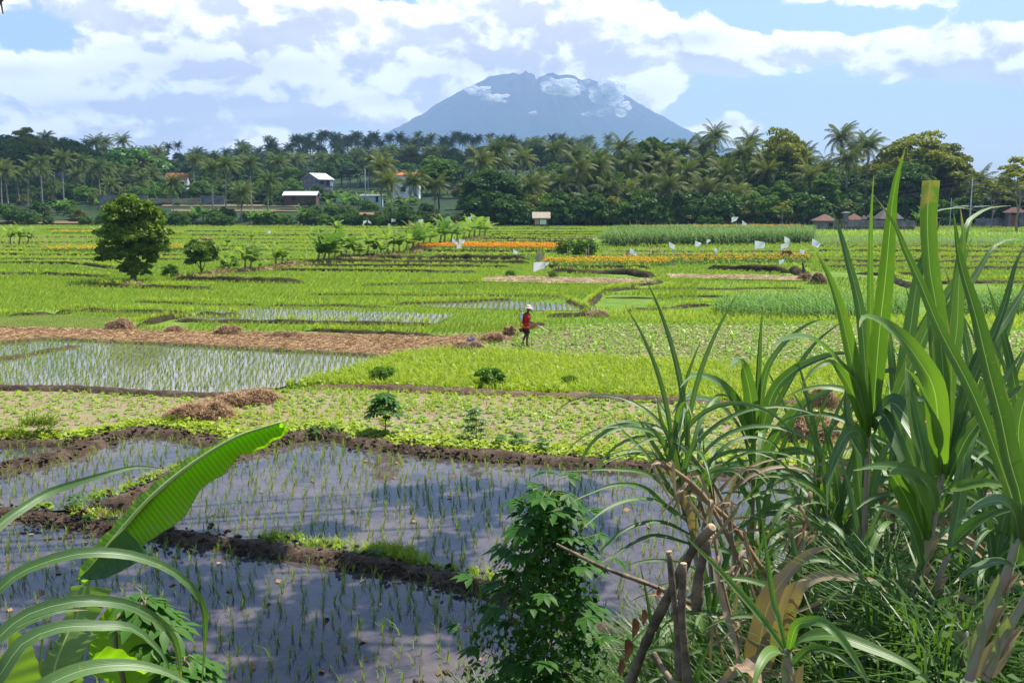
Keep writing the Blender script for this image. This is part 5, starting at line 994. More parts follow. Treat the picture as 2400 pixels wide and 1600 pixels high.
# leaning boards in the fields
g = G(1241, 603); k_ = g[1]/F; o = thing('board_screen', 'weathered upright wooden boards standing between the marigold strips', 'boards', g)
for k in range(5): bm_obj('board', bx((k-2)*4.2*k_, 0, 10*k_, 3.2*k_, .05, (20+(k % 3)*2)*k_+.3, 0, Matrix.Rotation(random.uniform(-.1, .1), 3, 'Y')), M_board, o)
# temple
D0 = 186
def on(px, d=D0): return np.array(((px-1176)/F*d, d, -.05))
k_ = D0/F
g = on(1889); o = thing('temple_pavilion', 'square grey-walled pavilion with a reddish pyramid roof at the left end of the temple', 'building', g)
bm_obj('wall', wall_box(42*k_, 3.2, 21*k_), M_grey, o); bm_obj('roof', hip(42*k_, 3.2, 21*k_+.01, 16*k_, .35, .1), M_brownt, o); panel(o, 'door', M_dark, 8*k_, .75, .7, 1.4, -1.62); bm_obj('finial', bx(0, 0, 38*k_, .1, .1, .35), M_grey, o)
wall_run('temple_wall', 'long grey temple wall with capped pillars', 'wall', 1915, 2100, 528, D0, 19*k_, M_grey, .35, 5)
wall_run('low_wall', 'low dark plinth wall in front of the temple wall', 'wall', 1905, 2100, 529, D0-2.2, 9*k_, M_greyt, .3, 0, False)
for px, w, zt, rh, lab, mt, ds in [(1956, 26, 22, 15, 'pavilion with a brown pyramid roof, second from the left inside the temple', M_brownt, 4), (2033, 42, 24, 26, 'largest dark-roofed pavilion at the right of the temple', M_greyt, 5)]:
    g = on(px, D0+ds); o = thing('temple_pavilion', lab, 'building', g)
    bm_obj('roof', hip(w*k_, w*k_, zt*k_, rh*k_, .55, .1 if w < 30 else 1.2), mt, o); bm_obj('platform', bx(0, 0, .3, w*k_, w*k_, .7), M_grey, o)
    for x in (-.42, .42):
        for y in (-.42, .42): bm_obj('post', bx(x*w*k_, y*w*k_, zt*k_/2+.3, .16, .16, zt*k_-.5), M_red, o)
    bm_obj('back_panel', bx(0, .3*w*k_, zt*k_/2+.3, w*k_*.7, .1, zt*k_-.7), M_red, o)
for px, ht, lab in [(1978, 34, 'tiny roofed shrine between the two pavilions, left'), (1992, 38, 'small roofed shrine beside the largest pavilion')]:
    o = thing('roofed_shrine', lab, 'shrine', on(px, D0+3)); bm_obj('base', bx(0, 0, .9, .6, .6, 2.0), M_grey, o); bm_obj('roof', hip(.9, .9, (ht-13)*k_+.2, 11*k_, .15, .05), M_greyt, o); bm_obj('body', bx(0, 0, (ht-13)*k_/2+.9, .45, .45, (ht-13)*k_-1.4), M_wood, o)
o = thing('stone_tower_shrine', 'slender grey stone tower with a flat cap rising above the temple wall', 'shrine', on(1937, D0+2))
bm_obj('shaft', bx(0, 0, 14*k_, .85, .85, 29*k_), M_grey, o); bm_obj('niche', bx(0, 0, 33*k_, .65, .65, 9*k_), M_grey, o); bm_obj('cap', hip(1.0, 1.0, 37.6*k_, 5*k_, .25, .4), M_greyt, o)
o = thing('split_gate', 'ornate brown stone gate piers between pavilion and temple wall', 'gate', on(1918, D0-.6))
for s in (-1, 1):
    bm = bmesh.new()
    for j in range(5): box(bm, s*(.55+.0*j), 0, .25+j*.42, .62-.1*j, .6-.08*j, .425)
    bm_obj('pier', bm, M_brownt, o)
# gate and wall beyond the road
wall_run('roadside_wall', 'grey wall with panels beyond the road at the right', 'wall', 2240, 2480, 519, 205, 17*k_, M_grey, .3, 7); o = thing('roofed_gate', 'roofed temple gate between the roadside trees', 'gate', on(2322, 203))
for s in (-1, 1): bm_obj('pier', bx(s*1.2, 0, 1.3, .9, .9, 3.2), M_grey, o)
bm_obj('roof', hip(3.6, 1.6, 2.9, 1.2, .3, 1.2), M_brownt, o); bm_obj('door', bx(0, .1, 1.2, 1.45, .1, 2.5), M_red, o)
# poles, lamps and wires
def pole(px, yt, yb, d, r, lab, nm='utility_pole', cat='pole'):
    g = on(px, d); h = P(px, yt, d)[2]; o = thing(nm, lab, cat, g); a = tube_arr([(0, 0, -.5), (0, 0, h*.5), (0, 0, h)], [r, r*.85, r*.65], 8); link('shaft', quad_mesh('shaft', a[0], a[1], M_steel, True), o); return o, h
o, h = pole(2220, 412, 520, 172, .15, 'tall pale utility pole standing beside the road'); bm_obj('crossarm', bx(0, 0, h-.6, 1.4, .1, .12), M_wood, o); bm_obj('insulator', bx(-.5, 0, h-.48, .1, .1, .2), M_white, o); bm_obj('insulator', bx(.5, 0, h-.48, .1, .1, .2), M_white, o)
for px, hh, sx, lab in [(2175, 455, 1, 'street lamp with a long arm reaching right'), (2254, 474, -1, 'street lamp arm fixed low, reaching left')]:
    if sx > 0: o, h = pole(px, hh, 520, 178, .07, lab, 'street_lamp', 'street lamp')
    else: o, h = pole(px-33, hh-2, 520, 177.5, .06, lab, 'street_lamp', 'street lamp')
    z = P(px, 474, 178)[2]; L_ = 3.2; a = tube_arr(smooth_path([(0, 0, z-.6), (.4, 0, z-.1), (1.2, 0, z), (L_, 0, z+.1)], .3), .04, 6); link('arm', quad_mesh('arm', a[0], a[1], M_steel, True), o); bm_obj('lamp_head', bx(L_+.3, 0, z+.08, .7, .22, .12), M_steel, o)
o, h = pole(2352, 465, 532, 150, .14, 'blue-grey utility pole at the right picture edge')
M_wire = plain('wire', (.03, .03, .035), .6)
for q, (z0, z1, yo) in enumerate([(415, 400, 0), (425, 412, .3), (432, 436, -.3)]):
    a, b = P(2220, z0, 172), P(2700, z1-40, 120); t_ = np.linspace(0, 1, 30)[:, None]; c = a+(b-a)*t_; c[:, 2] -= 1.8*4*(t_[:, 0]*(1-t_[:, 0])); c[:, 1] += yo; w_ = tube_arr(c, .035, 4); tag(link('overhead_wire', quad_mesh('overhead_wire', w_[0], w_[1], M_wire)), 'sagging overhead wire running right from the tall pole, %s' % ['upper', 'middle', 'lower'][q], 'wire')
    a, b = P(2220, z0, 172), P(1500, z0+70, 330); c = a+(b-a)*t_*.35; c[:, 2] -= 1.0*4*(t_[:, 0]*(1-t_[:, 0])); w_ = tube_arr(c, .035, 4); tag(link('overhead_wire', quad_mesh('overhead_wire', w_[0], w_[1], M_wire)), 'thin overhead wire leading left into the trees, %s' % ['upper', 'middle', 'lower'][q], 'wire')
pole(843, 422, 468, 258, .12, 'white pole standing left of the shade-tinted shed')[0].location[2] = P(843, 468, 258)[2]
# ------------------------------------------------------------------ straw heaps
def heap(label, px, yb, wpx, hpx, cat='straw heap', col=None, name='straw_heap', dark=False, seed=0, path=None, rz=0, depth=.6, n=None):
    g = G(px, yb); k = g[1]/F; w, h = wpx*k, hpx*k; rgn = np.random.default_rng(seed); o = thing(name, label, cat, g, rz)
    nx_, ny_ = 40, 22; u, v_ = np.meshgrid(np.linspace(-1, 1, nx_), np.linspace(-1, 1, ny_)); r = np.clip(1-(np.abs(u)**2.4+np.abs(v_)**2.2), 0, 1)**.55
    z = r*h*.9*(1+.35*vnoise(u*3+seed, v_*2, .8, seed))+vnoise(u*14, v_*9, .8, seed)*h*.10*(r > 0)-.03; V_ = np.stack((u*w/2, v_*w*depth/2, z), -1).reshape(-1, 3)
    ii = (np.arange(ny_-1)[:, None]*nx_+np.arange(nx_-1)[None]).ravel(); m_ = M_heapd if dark else M_heap; link('mound', tri_mesh('mound', V_, np.stack((ii, ii+1, ii+nx_+1, ii+nx_), -1), m_, True), o)
    n = n or int(500*max(.3, min(4, w*h*1.5))); i = rgn.integers(0, len(V_), n); c = V_[i]+rgn.normal(size=(n, 3))*np.array((.03, .03, .02)); c = c[c[:, 2] > -.02]; n = len(c)
    dv = rgn.normal(size=(n, 3)); dv[:, 2] = np.abs(dv[:, 2])*.5-.15; dv /= np.linalg.norm(dv, axis=1)[:, None]; L_ = rgn.uniform(.08, .28, n)[:, None]*min(1.6, max(.8, k*60/1.2)); wv_ = np.cross(dv, (0, 0, 1.)); wv_ = wv_/(np.linalg.norm(wv_, axis=1)[:, None]+1e-6)*.007*max(1, k*55)
    c[:, 2] += .02; S = np.stack((c-dv*L_-wv_, c-dv*L_+wv_, c+dv*L_+wv_*.5, c+dv*L_-wv_*.5), 1).reshape(-1, 3); link('loose_straw', tri_mesh('loose_straw', S, np.arange(len(S)).reshape(-1, 4), m_st, v=np.repeat(rgn.random(n)*.7, 4)), o); return o
M_heap = groundmat('heap_straw', [(.10, .055, .03), (.30, .18, .10), (.46, .31, .18)], 3, fine=22, bump=1.2); M_heapd = groundmat('heap_dark', [(.07, .045, .03), (.17, .11, .07), (.30, .21, .13)], 3, fine=20, bump=1.2)
heap('long curved heap of dry brown straw below the pale paddy, right half', 555, 926, 185, 27, seed=1, rz=.55, depth=.42, n=3800); heap('long curved heap of dry brown straw below the pale paddy, left half', 458, 958, 165, 36, seed=2, rz=.42, depth=.55, n=4200)
heap('largest rounded straw pile on the brown straw field', 277, 756, 72, 25, seed=3); heap('low straw pile right of the largest one', 402, 762, 52, 14, seed=4); heap('peaked straw pile in the middle of the brown field', 526, 768, 74, 22, seed=5); heap('long low straw pile right of the peaked one', 655, 774, 110, 15, seed=6, depth=.3)
heap('pale tangled straw pile left of the farmer', 1132, 783, 62, 20, seed=7); heap('dark twiggy straw pile just behind the farmer', 1172, 770, 40, 22, dark=True, seed=8); heap('heap of sticks and purple-grey rubbish in front of the straw piles', 1075, 808, 90, 24, dark=True, seed=9, name='stick_heap', cat='stick heap')
heap('brown straw pile seen through the sugar cane leaves, lower', 1855, 1005, 150, 70, seed=10, depth=.8); heap('brown straw pile seen through the sugar cane leaves, upper', 1885, 935, 84, 46, seed=11); heap('small round dark heap right of the straw beds', 1880, 650, 38, 22, dark=True, seed=12); heap('pile of cut weeds between rice and bean rows', 1372, 724, 60, 10, dark=True, seed=13)
heap('heap of brown branches in front of the maize field', 1508, 583, 34, 8, dark=True, seed=14, name='brush_pile', cat='brush pile'); heap('woodpile under the white flags at the right', 1808, 590, 32, 14, dark=True, seed=15, name='brush_pile', cat='brush pile'); heap('pale straw heap in the far left terraces', 475, 555, 26, 8, seed=16); heap('brown clods beside the tree stump in the terraces', 1850, 643, 36, 14, dark=True, seed=17); heap('earth mound at the foot of the lone tree', 300, 655, 66, 8, dark=True, seed=18)
o = heap('crumpled purple-grey plastic sheet on the stick heap', 1082, 795, 22, 10, name='plastic_sheet', cat='plastic sheet', seed=21, n=2); o.location[2] += .25
for ch in o.children:
    if ch.name.startswith('mound'): ch.data.materials[0] = plain('purple_plastic', (.16, .13, .20), .35)
    else: bpy.data.objects.remove(ch)
def sticks(name, label, cat, px, yb, lst, mat):
    o_ = []; 
    for pts, r in lst: o_.append(tube_arr(smooth_path(pts, .1), np.linspace(r, r*.6, len(smooth_path(pts, .1))), 6))
    V_, F_, _ = merge(o_); ob = link(name, quad_mesh(name, V_, F_, mat, True)); ob.location = [float(c) for c in G(px, yb)]; return tag(ob, label, cat)
sticks('charred_stake', 'short charred stake on the mud left of the stick heap', 'stake', 1014, 805, [([(0, 0, -.1), (.0, 0, .15), (-.04, 0, .33)], .03)], M_wood); sticks('charred_stake', 'shorter charred stake right of its pair', 'stake', 1021, 806, [([(0, 0, -.1), (.02, 0, .1), (.03, 0, .2)], .03)], M_wood)
sticks('bamboo_stake', 'tall thin bamboo stake with a dry leaf behind the farmer', 'stake', 1252, 752, [([(0, 0, -.1), (-.1, 0, .6), (-.26, 0, 1.28)], .014), ([(-.24, 0, 1.2), (-.12, 0, 1.1), (-.03, 0, .9)], .022)], M_stake); sticks('tree_stump', 'dark forked stump at the right end of the terraces', 'stump', 1845, 635, [([(0, 0, -.1), (0, 0, .5), (-.1, 0, 1.1)], .13), ([(0, 0, .4), (.2, 0, .9)], .08)], M_bark)
sticks('bamboo_stake', 'thin leaning stake in the middle rice field', 'stake', 452, 680, [([(0, 0, -.1), (-.25, 0, .8)], .018)], M_stake)
# ------------------------------------------------------------------ farmer spraying
M_skin = plain('skin', (.13, .06, .035), .55, var=.1); M_shirt = plain('red_shirt', (.62, .015, .02), .8, var=.2, scale=9); M_short = plain('dark_shorts', (.02, .018, .025), .85, var=.2); M_shortr = plain('dark_red_shorts', (.22, .03, .015), .85); M_hat = plain('straw_hat', (.66, .50, .36), .85, var=.15, scale=20); M_alu = plain('steel_tank', (.55, .58, .60), .28, .9, var=.1); M_orange = plain('orange_hose', (.80, .28, .02), .4, var=.05); M_black = plain('black_rubber', (.02, .02, .02), .5); M_wh = plain('white_tube', (.8, .8, .78), .4, var=.03); M_rp = plain('red_plastic', (.65, .04, .03), .4, var=.05); M_bucket = plain('red_bucket', (.30, .05, .04), .6)
FG = G(1209, 795); H = 1.62
def skin_body(name, verts, edges, rad, mat, parent, lv=2):
    me = bpy.data.meshes.new(name); me.from_pydata(verts, edges, []); ob = link(name, me, parent); me.materials.append(mat)
    md = ob.modifiers.new('skin', 'SKIN'); md.use_smooth_shade = True
    for i, r in enumerate(rad): sv = me.skin_vertices[0].data[i]; sv.radius = (r, r) if not isinstance(r, tuple) else r
    me.skin_vertices[0].data[0].use_root = True; s = ob.modifiers.new('sub', 'SUBSURF'); s.levels = lv; s.render_levels = lv; return ob
# facing +x (right). x forward, y across, z up
J = []; E = []; RR_ = []
def jt(p, r, par=None):
    J.append(p); RR_.append(r)
    if par is not None: E.append((par, len(J)-1))
    return len(J)-1
pel = jt((0, 0, .86), (.11, .14)); wst = jt((.01, 0, 1.0), (.095, .125), pel); chs = jt((.03, 0, 1.18), (.105, .15), wst); shl = jt((.035, 0, 1.31), (.085, .12), chs); nk = jt((.06, 0, 1.40), .052, shl); hd0 = jt((.085, 0, 1.46), .068, nk); hd1 = jt((.095, 0, 1.53), .082, hd0); hd2 = jt((.085, 0, 1.60), .065, hd1)
for s, kn, an, toe in ((-1, (.05, -.09, .46), (.02, -.09, .07), (.14, -.10, .03)), (1, (-.03, .09, .45), (-.16, .09, .09), (-.05, .10, .03))):
    hp = jt((0, s*.085, .80), .088, pel); kk = jt(kn, .055, hp); cf = jt(tuple((np.array(kn)*.65+np.array(an)*.35)+np.array((-.015, 0, 0))), .052, kk); aa_ = jt(an, .034, cf); jt((an[0]-.02, an[1], .035), .032, aa_); jt(toe, .026, aa_)
HANDS = []
for s, el, wr in ((-1, (.10, -.24, 1.05), (.33, -.17, .95)), (1, (-.02, .23, 1.05), (.16, .17, .93))):
    sh_ = jt((.035, s*.17, 1.30), .055, shl); ee = jt(el, .040, sh_); m_ = tuple((np.array(el)*.6+np.array(wr)*.4)); fa = jt(m_, .037, ee); ww = jt(wr, .024, fa); wd_ = np.array(wr)-np.array(el); wd_ /= np.linalg.norm(wd_); pm = np.array(wr)+wd_*.06; pmi = jt(tuple(pm), (.020, .034), ww); HANDS.append((np.array(wr), wd_, pm))
    for f in range(4):
        b = pm+wd_*.03+np.array((0, (f-1.5)*.018, -.002)); c = b+wd_*.028+np.array((0, 0, -.012)); d_ = c+np.array((.004, 0, -.024)); e_ = d_+np.array((-.014, 0, -.012)); a_ = jt(tuple(b), .0088, pmi); a_ = jt(tuple(c), .0082, a_); a_ = jt(tuple(d_), .0076, a_); jt(tuple(e_), .0068, a_)
    b = pm+np.array((-.01, -s*.032, .0)); a_ = jt(tuple(b), .010, pmi); jt(tuple(b+wd_*.03+np.array((0, 0, -.016))), .0085, a_)
farmer = thing('person', 'farmer in red shirt, dark shorts and pale brimmed hat spraying the bean rows', 'person', FG); farmer.scale = (1.03,)*3
bd = skin_body('body', J, E, RR_, M_skin, farmer)
# face: nose, ears, eyes, mouth as one small mesh on the head
bm = bmesh.new()
for c, r in (((.182, 0, 1.525), (.018, .012, .016)), ((.09, -.082, 1.52), (.018, .008, .028)), ((.09, .082, 1.52), (.018, .008, .028)), ((.172, 0, 1.487), (.010, .022, .006)), ((.165, 0, 1.462), (.018, .022, .014))): bmesh.ops.create_icosphere(bm, subdivisions=2, radius=1, matrix=Matrix.Translation(c) @ Matrix.Diagonal((*r, 1)))
bm_obj('face', bm, M_skin, farmer, True)
bm = bmesh.new()
for s in (-1, 1): bmesh.ops.create_icosphere(bm, subdivisions=1, radius=.010, matrix=Matrix.Translation((.166, s*.03, 1.545)))
bm_obj('eyes', bm, M_black, farmer, True)
bm = bmesh.new(); bmesh.ops.create_icosphere(bm, subdivisions=3, radius=1, matrix=Matrix.Translation((.075, 0, 1.56)) @ Matrix.Diagonal((.092, .088, .085, 1))); bm_obj('hair', bm, M_black, farmer, True)
def loft(rings, n=20, close=False):
    V_ = []
    for (cx_, cy2, cz, rx, ry, tilt) in rings:
        for k in range(n): a = 2*math.pi*k/n; V_.append((cx_+rx*math.cos(a), cy2+ry*math.sin(a), cz+tilt*math.cos(a)))
    F_ = [(i*n+k, i*n+(k+1) % n, (i+1)*n+(k+1) % n, (i+1)*n+k) for i in range(len(rings)-1) for k in range(n)]
    return np.array(V_), np.array(F_)
def cloth(name, sets, mat, th=.006):
    V_, F_, _ = merge(sets); ob = link(name, tri_mesh(name, V_, F_, mat, True), farmer); s = ob.modifiers.new('thick', 'SOLIDIFY'); s.thickness = th; return ob
def limb(a, b, r0, r1, n=14, flare=0.0):
    a, b = np.array(a, float), np.array(b, float); return (lambda q: (q[0], q[1][:(len(smooth_path([a, b], .04))-1)*n]))(tube_arr(smooth_path([a, b], .04), np.linspace(r0, r1, len(smooth_path([a, b], .04))), n))
tor = loft([(.0, 0, .84, .125, .175, 0), (.0, 0, .90, .135, .18, 0), (.01, 0, 1.0, .125, .165, 0), (.02, 0, 1.1, .128, .17, 0), (.03, 0, 1.2, .132, .18, 0), (.035, 0, 1.29, .115, .175, 0), (.04, 0, 1.345, .09, .14, 0), (.055, 0, 1.375, .065, .075, 0)])
sl = [limb((.035, s*.14, 1.32), tuple(np.array((.035, s*.17, 1.30))*.35+np.array(e)*.65), .075, .068) for s, e in ((-1, (.10, -.24, 1.05)), (1, (-.02, .23, 1.05)))]
cloth('shirt', [tor]+sl, M_shirt)
sh_w = loft([(.0, 0, .90, .118, .155, 0), (.0, 0, .80, .130, .17, 0)]); legs_ = [limb((0, s*.08, .83), (x, s*.092, .53), .100, .108) for s, x in ((-1, .045), (1, -.012))]
cloth('shorts', [sh_w]+legs_, M_short); bnd = [limb((0.002, s*.08, .82), (x*.4, s*.086, .70), .104, .109) for s, x in ((-1, .045), (1, -.012))]; cloth('shorts_upper_band', bnd, M_shortr, .004)
hat = loft([(.085, 0, 1.70, .004, .004, 0), (.085, 0, 1.695, .04, .04, 0), (.085, 0, 1.67, .075, .075, 0), (.085, 0, 1.62, .10, .10, -.004), (.088, 0, 1.585, .115, .115, -.008), (.092, 0, 1.565, .15, .145, -.014), (.095, 0, 1.55, .175, .165, -.02)]); cloth('hat', [hat], M_hat, .006)
bm = bmesh.new()
for s, an in ((-1, (.06, -.095)), (1, (-.11, .095))): box(bm, an[0], an[1], .010, .25, .085, .022)
bm_obj('sandals', bm, plain('blue_sandal', (.25, .35, .45), .6), farmer, False, .006)
spr = thing('knapsack_sprayer', 'steel knapsack sprayer with orange hose on the farmer\'s back', 'sprayer', FG); spr.scale = (1.03,)*3
V_, F_ = loft([(-.20, 0, .93, .001, .001, 0), (-.20, 0, .93, .075, .12, 0), (-.195, 0, .96, .088, .135, 0), (-.18, 0, 1.28, .088, .135, 0), (-.175, 0, 1.33, .07, .11, 0), (-.172, 0, 1.35, .03, .05, 0), (-.172, 0, 1.38, .028, .03, 0), (-.172, 0, 1.38, .001, .001, 0)]); link('tank', tri_mesh('tank', V_, F_, M_alu, True), spr)
def ptube(nm, pts, r, mat, par, n=8): a = tube_arr(smooth_path(pts, .03), r, n); return link(nm, quad_mesh(nm, a[0], a[1], mat, True), par)
ptube('orange_hose', [(-.26, -.06, 1.47), (-.29, -.09, 1.30), (-.28, -.16, 1.05), (-.20, -.21, .88), (-.05, -.23, .80), (.12, -.24, .84), (.25, -.21, .93), (.35, -.17, .93)], .014, M_orange, spr)
ptube('pump_handle', [(-.17, -.02, 1.36), (-.24, -.03, 1.44), (-.285, -.04, 1.50), (-.25, -.03, 1.56), (-.14, -.02, 1.53), (.0, 0.06, 1.60), (.09, .10, 1.60)], .012, M_black, spr); ptube('mouth_grip', [(.16, .02, 1.47), (.20, 0.0, 1.42), (.25, -.01, 1.38)], .018, M_black, spr)
for s in (-1, 1): ptube('strap', [(-.12, s*.10, 1.28), (-.02, s*.11, 1.37), (.10, s*.115, 1.33), (.155, s*.12, 1.2), (.12, s*.16, 1.08), (-.04, s*.185, 1.0), (-.13, s*.13, .98)], .013, M_black, spr)
ln = thing('spray_lance', 'white spray lance with red ends held out by the farmer', 'lance', FG); ln.scale = (1.03,)*3
ptube('grip', [(.33, -.17, .935), (.47, -.17, .865)], .017, M_rp, ln); ptube('rod', [(.47, -.17, .865), (.92, -.19, .62)], .012, M_wh, ln); ptube('nozzle', [(.92, -.19, .62), (.98, -.19, .585)], .015, M_rp, ln)
bk = thing('bucket', 'small dark red bucket hanging behind the farmer\'s hip', 'bucket', FG); bk.scale = (1.03,)*3
V_, F_ = loft([(-.20, .06, .585, .001, .001, 0), (-.20, .06, .585, .085, .085, 0), (-.205, .06, .74, .11, .11, 0), (-.205, .06, .74, .10, .10, 0), (-.20, .06, .60, .076, .076, 0)]); link('pail', tri_mesh('pail', V_, F_, M_bucket, True), bk); ptube('rope', [(-.20, -.04, .74), (-.16, .0, .90), (-.10, .05, .98)], .006, M_wh, bk)
# distant worker on the far terraces
dw = thing('person', 'tiny distant farmer standing at the far edge of the left terraces', 'person', G(429, 520)); jj = [(0, 0, .85), (0, 0, 1.2), (.0, 0, 1.42), (.02, 0, 1.56), (0, -.09, .45), (0, -.09, .03), (0, .09, .45), (.1, .09, .03), (.1, -.2, 1.0), (.3, -.15, .85), (.1, .2, 1.0), (.3, .15, .85)]; ee_ = [(0, 1), (1, 2), (2, 3), (0, 4), (4, 5), (0, 6), (6, 7), (1, 8), (8, 9), (1, 10), (10, 11)]
skin_body('body', jj, ee_, [.13, .14, .06, .09, .06, .04, .06, .04, .045, .03, .045, .03], M_skin, dw, 1); V_, F_ = loft([(0, 0, .5, .16, .18, 0), (0, 0, .9, .15, .18, 0), (0, 0, 1.2, .16, .2, 0), (0, 0, 1.4, .09, .12, 0)], 12); link('clothes', tri_mesh('clothes', V_, F_, M_shortr, True), dw)
# ================================================================== near plants
def canemat(name, g1, g2, rib=(.30, .40, .20), trans=.30, rough=.42, under=None):
    """long leaf: pale midrib from attribute s (0 at the rib, 1 at the edge), fine lengthwise lines"""
    m, t = newmat(name); s = t.n('ShaderNodeAttribute', attribute_name='s').outputs['Fac']; v = t.n('ShaderNodeAttribute', attribute_name='v').outputs['Fac']; pos = t.n('ShaderNodeTexCoord').outputs['Object']
    ln = t.m('SINE', t.m('MULTIPLY', s, 34.0)); f = t.m('ADD', t.m('MULTIPLY', v, .6), t.m('ADD', t.m('MULTIPLY', ln, .10), t.m('MULTIPLY', t.noise(pos, 3.0, 3), .5)), clamp=True)
    c = t.mix(f, g1, g2); sp = t.ss(t.noise(pos, 60, 2), .66, .72); c = t.mix(t.m('MULTIPLY', sp, .35), c, (.30, .28, .05))
    ribm = t.m('SUBTRACT', 1.0, t.ss(s, .025, .065)); c = t.mix(ribm, c, rib)
    u_ = t.n('ShaderNodeAttribute', attribute_name='u').outputs['Fac']; tipm = t.ss(t.m('ADD', u_, t.m('MULTIPLY', t.m('SUBTRACT', t.noise(pos, 9, 4), .5), .5)), .93, 1.03); edgem = t.m('MULTIPLY', t.ss(s, .86, .98), t.ss(t.noise(pos, 14, 3), .5, .62)); c = t.mix(t.m('MAXIMUM', tipm, t.m('MULTIPLY', edgem, .7)), c, (.34, .26, .12)); c = t.mix(t.m('MULTIPLY', t.ss(t.noise(pos, 5, 3), .6, .75), .35), c, (.20, .24, .04))
    p = t.n('ShaderNodeBsdfPrincipled', ins={'Base Color': c, 'Roughness': rough, 'Specular IOR Level': .5}); bp = t.n('ShaderNodeBump', ins={'Height': ln, 'Strength': .25, 'Distance': .001}); t.nt.links.new(bp.outputs[0], p.inputs['Normal'])
    tr = t.n('ShaderNodeBsdfTranslucent', ins={'Color': t.mix(1.0, c, (1.3, 1.5, .35), 'MULTIPLY')}); surf(t, t.n('ShaderNodeMixShader', ins={0: trans, 1: p.outputs[0], 2: tr.outputs[0]}).outputs[0]); return m
M_cane = canemat('cane_leaf', (.045, .11, .030), (.12, .22, .06)); M_caneb = canemat('cane_leaf_light', (.065, .15, .025), (.15, .26, .055), trans=.40); M_dry = canemat('dry_cane_leaf', (.20, .13, .08), (.46, .33, .21), (.40, .30, .20), .2, .6)
M_stalk = plain('cane_stalk', (.26, .27, .16), .5, col2=(.30, .20, .17), scale=8, spec=.4); M_sheath = plain('cane_sheath', (.34, .36, .22), .6, col2=(.30, .20, .14), scale=7)
def leaf_strip(path, width, fold=.35, twist=0.0, tip=.85, base=.5, face=None, nseg=26, seed=0, wav=.0, shape=None):
    """grass leaf along a 3-D path with a folded midrib; width in metres"""
    p = smooth_path(path, max(.01, np.linalg.norm(np.diff(np.asarray(path), axis=0), axis=1).sum()/nseg)); n = len(p); T = np.gradient(p, axis=0); T /= np.linalg.norm(T, axis=1)[:, None]+1e-9
    view = (p-np.array((0, 0, CAMZ))); view /= np.linalg.norm(view, axis=1)[:, None]; rgn = np.random.default_rng(seed+3)
    A = np.array(face if face is not None else (rgn.normal()*.4, rgn.normal()*.4, 1.0))  # broad side faces this way
    if face is None: A = A/np.linalg.norm(A)*.55-view.mean(0)*.8
    S = np.cross(T, A[None]); S /= np.linalg.norm(S, axis=1)[:, None]+1e-9; N = np.cross(S, T); u = np.linspace(0, 1, n)
    a = twist*u; S2 = S*np.cos(a)[:, None]+N*np.sin(a)[:, None]; N2 = -S*np.sin(a)[:, None]+N*np.cos(a)[:, None]
    w = width/2*(np.minimum(1, base+(1-base)*u/.25)*(1-np.clip((u-.35)/.65, 0, 1)**1.7)*.97+.03) if shape is None else width/2*shape(u)
    cols = np.array([-1, -.55, 0, .55, 1.]); V_ = p[:, None]+S2[:, None]*(cols[None, :, None]*w[:, None, None])+N2[:, None]*(np.abs(cols)[None, :, None]*w[:, None, None]*fold)
    if wav: V_ += N2[:, None]*(np.sin(u*rgn.uniform(15, 26))[:, None, None]*(cols[None, :, None])*w[:, None, None]*wav)
    i, j = np.meshgrid(np.arange(n-1), np.arange(4), indexing='ij'); b = i*5+j; sv = np.tile(np.abs(cols), n)
    return V_.reshape(-1, 3), np.stack((b, b+1, b+6, b+5), -1).reshape(-1, 4), sv
def leaf_obj(name, path, width, mat, parent, **k):
    V_, F_, s_ = leaf_strip(path, width, **k); V_ = V_-np.array(parent.location if parent else (0, 0, 0)); v = np.full(len(V_), random.random()); me_ = tri_mesh(name, V_, F_, mat, True, v=v, uv=s_); at_ = me_.attributes.new('u', 'FLOAT', 'POINT'); at_.data.foreach_set('value', np.repeat(np.linspace(0, 1, len(V_)//5), 5).astype(np.float32)); return link(name, me_, parent)
def pix(lst, d0, d1):
    """px,py pairs spread over depth d0..d1"""
    n = len(lst); return [P(x, y, d0+(d1-d0)*i/(n-1)) for i, (x, y) in enumerate(lst)]
def stalk(o, path, r, nodes=6, name='stalk'):
    p = smooth_path(path, .03)-np.array(o.location); u = np.linspace(0, 1, len(p)); ring = 1+.16*np.exp(-((((u*nodes) % 1.0)-.5)/.06)**2)
    a = tube_arr(p, r*(1-.25*u)*ring, 10); return link(name, quad_mesh(name, a[0], a[1], M_stalk, True), o)
def sheath(o, path, r, k0):
    p = smooth_path(path, .04); n = len(p)
    for k in range(7):
        i = int(n*(k+.3)/8.5); j = min(n-1, i+max(3, n//5)); q = p[i:j+1]
        if len(q) < 3: continue
        t_ = np.linspace(0, 1, len(q))[:, None]; a = k*2.1+k0; sd_ = np.array((math.cos(a), math.sin(a)*.6, .3)); leaf_obj('sheath', q+sd_*(r*.7+t_**2*r*2.2), r*2.3, M_sheathl if k % 3 else M_dry, o, seed=k, nseg=8, fold=.5, tip=.5)
M_sheathl = canemat('sheath_leaf', (.16, .20, .09), (.34, .36, .20), (.38, .40, .25), .2, .5)
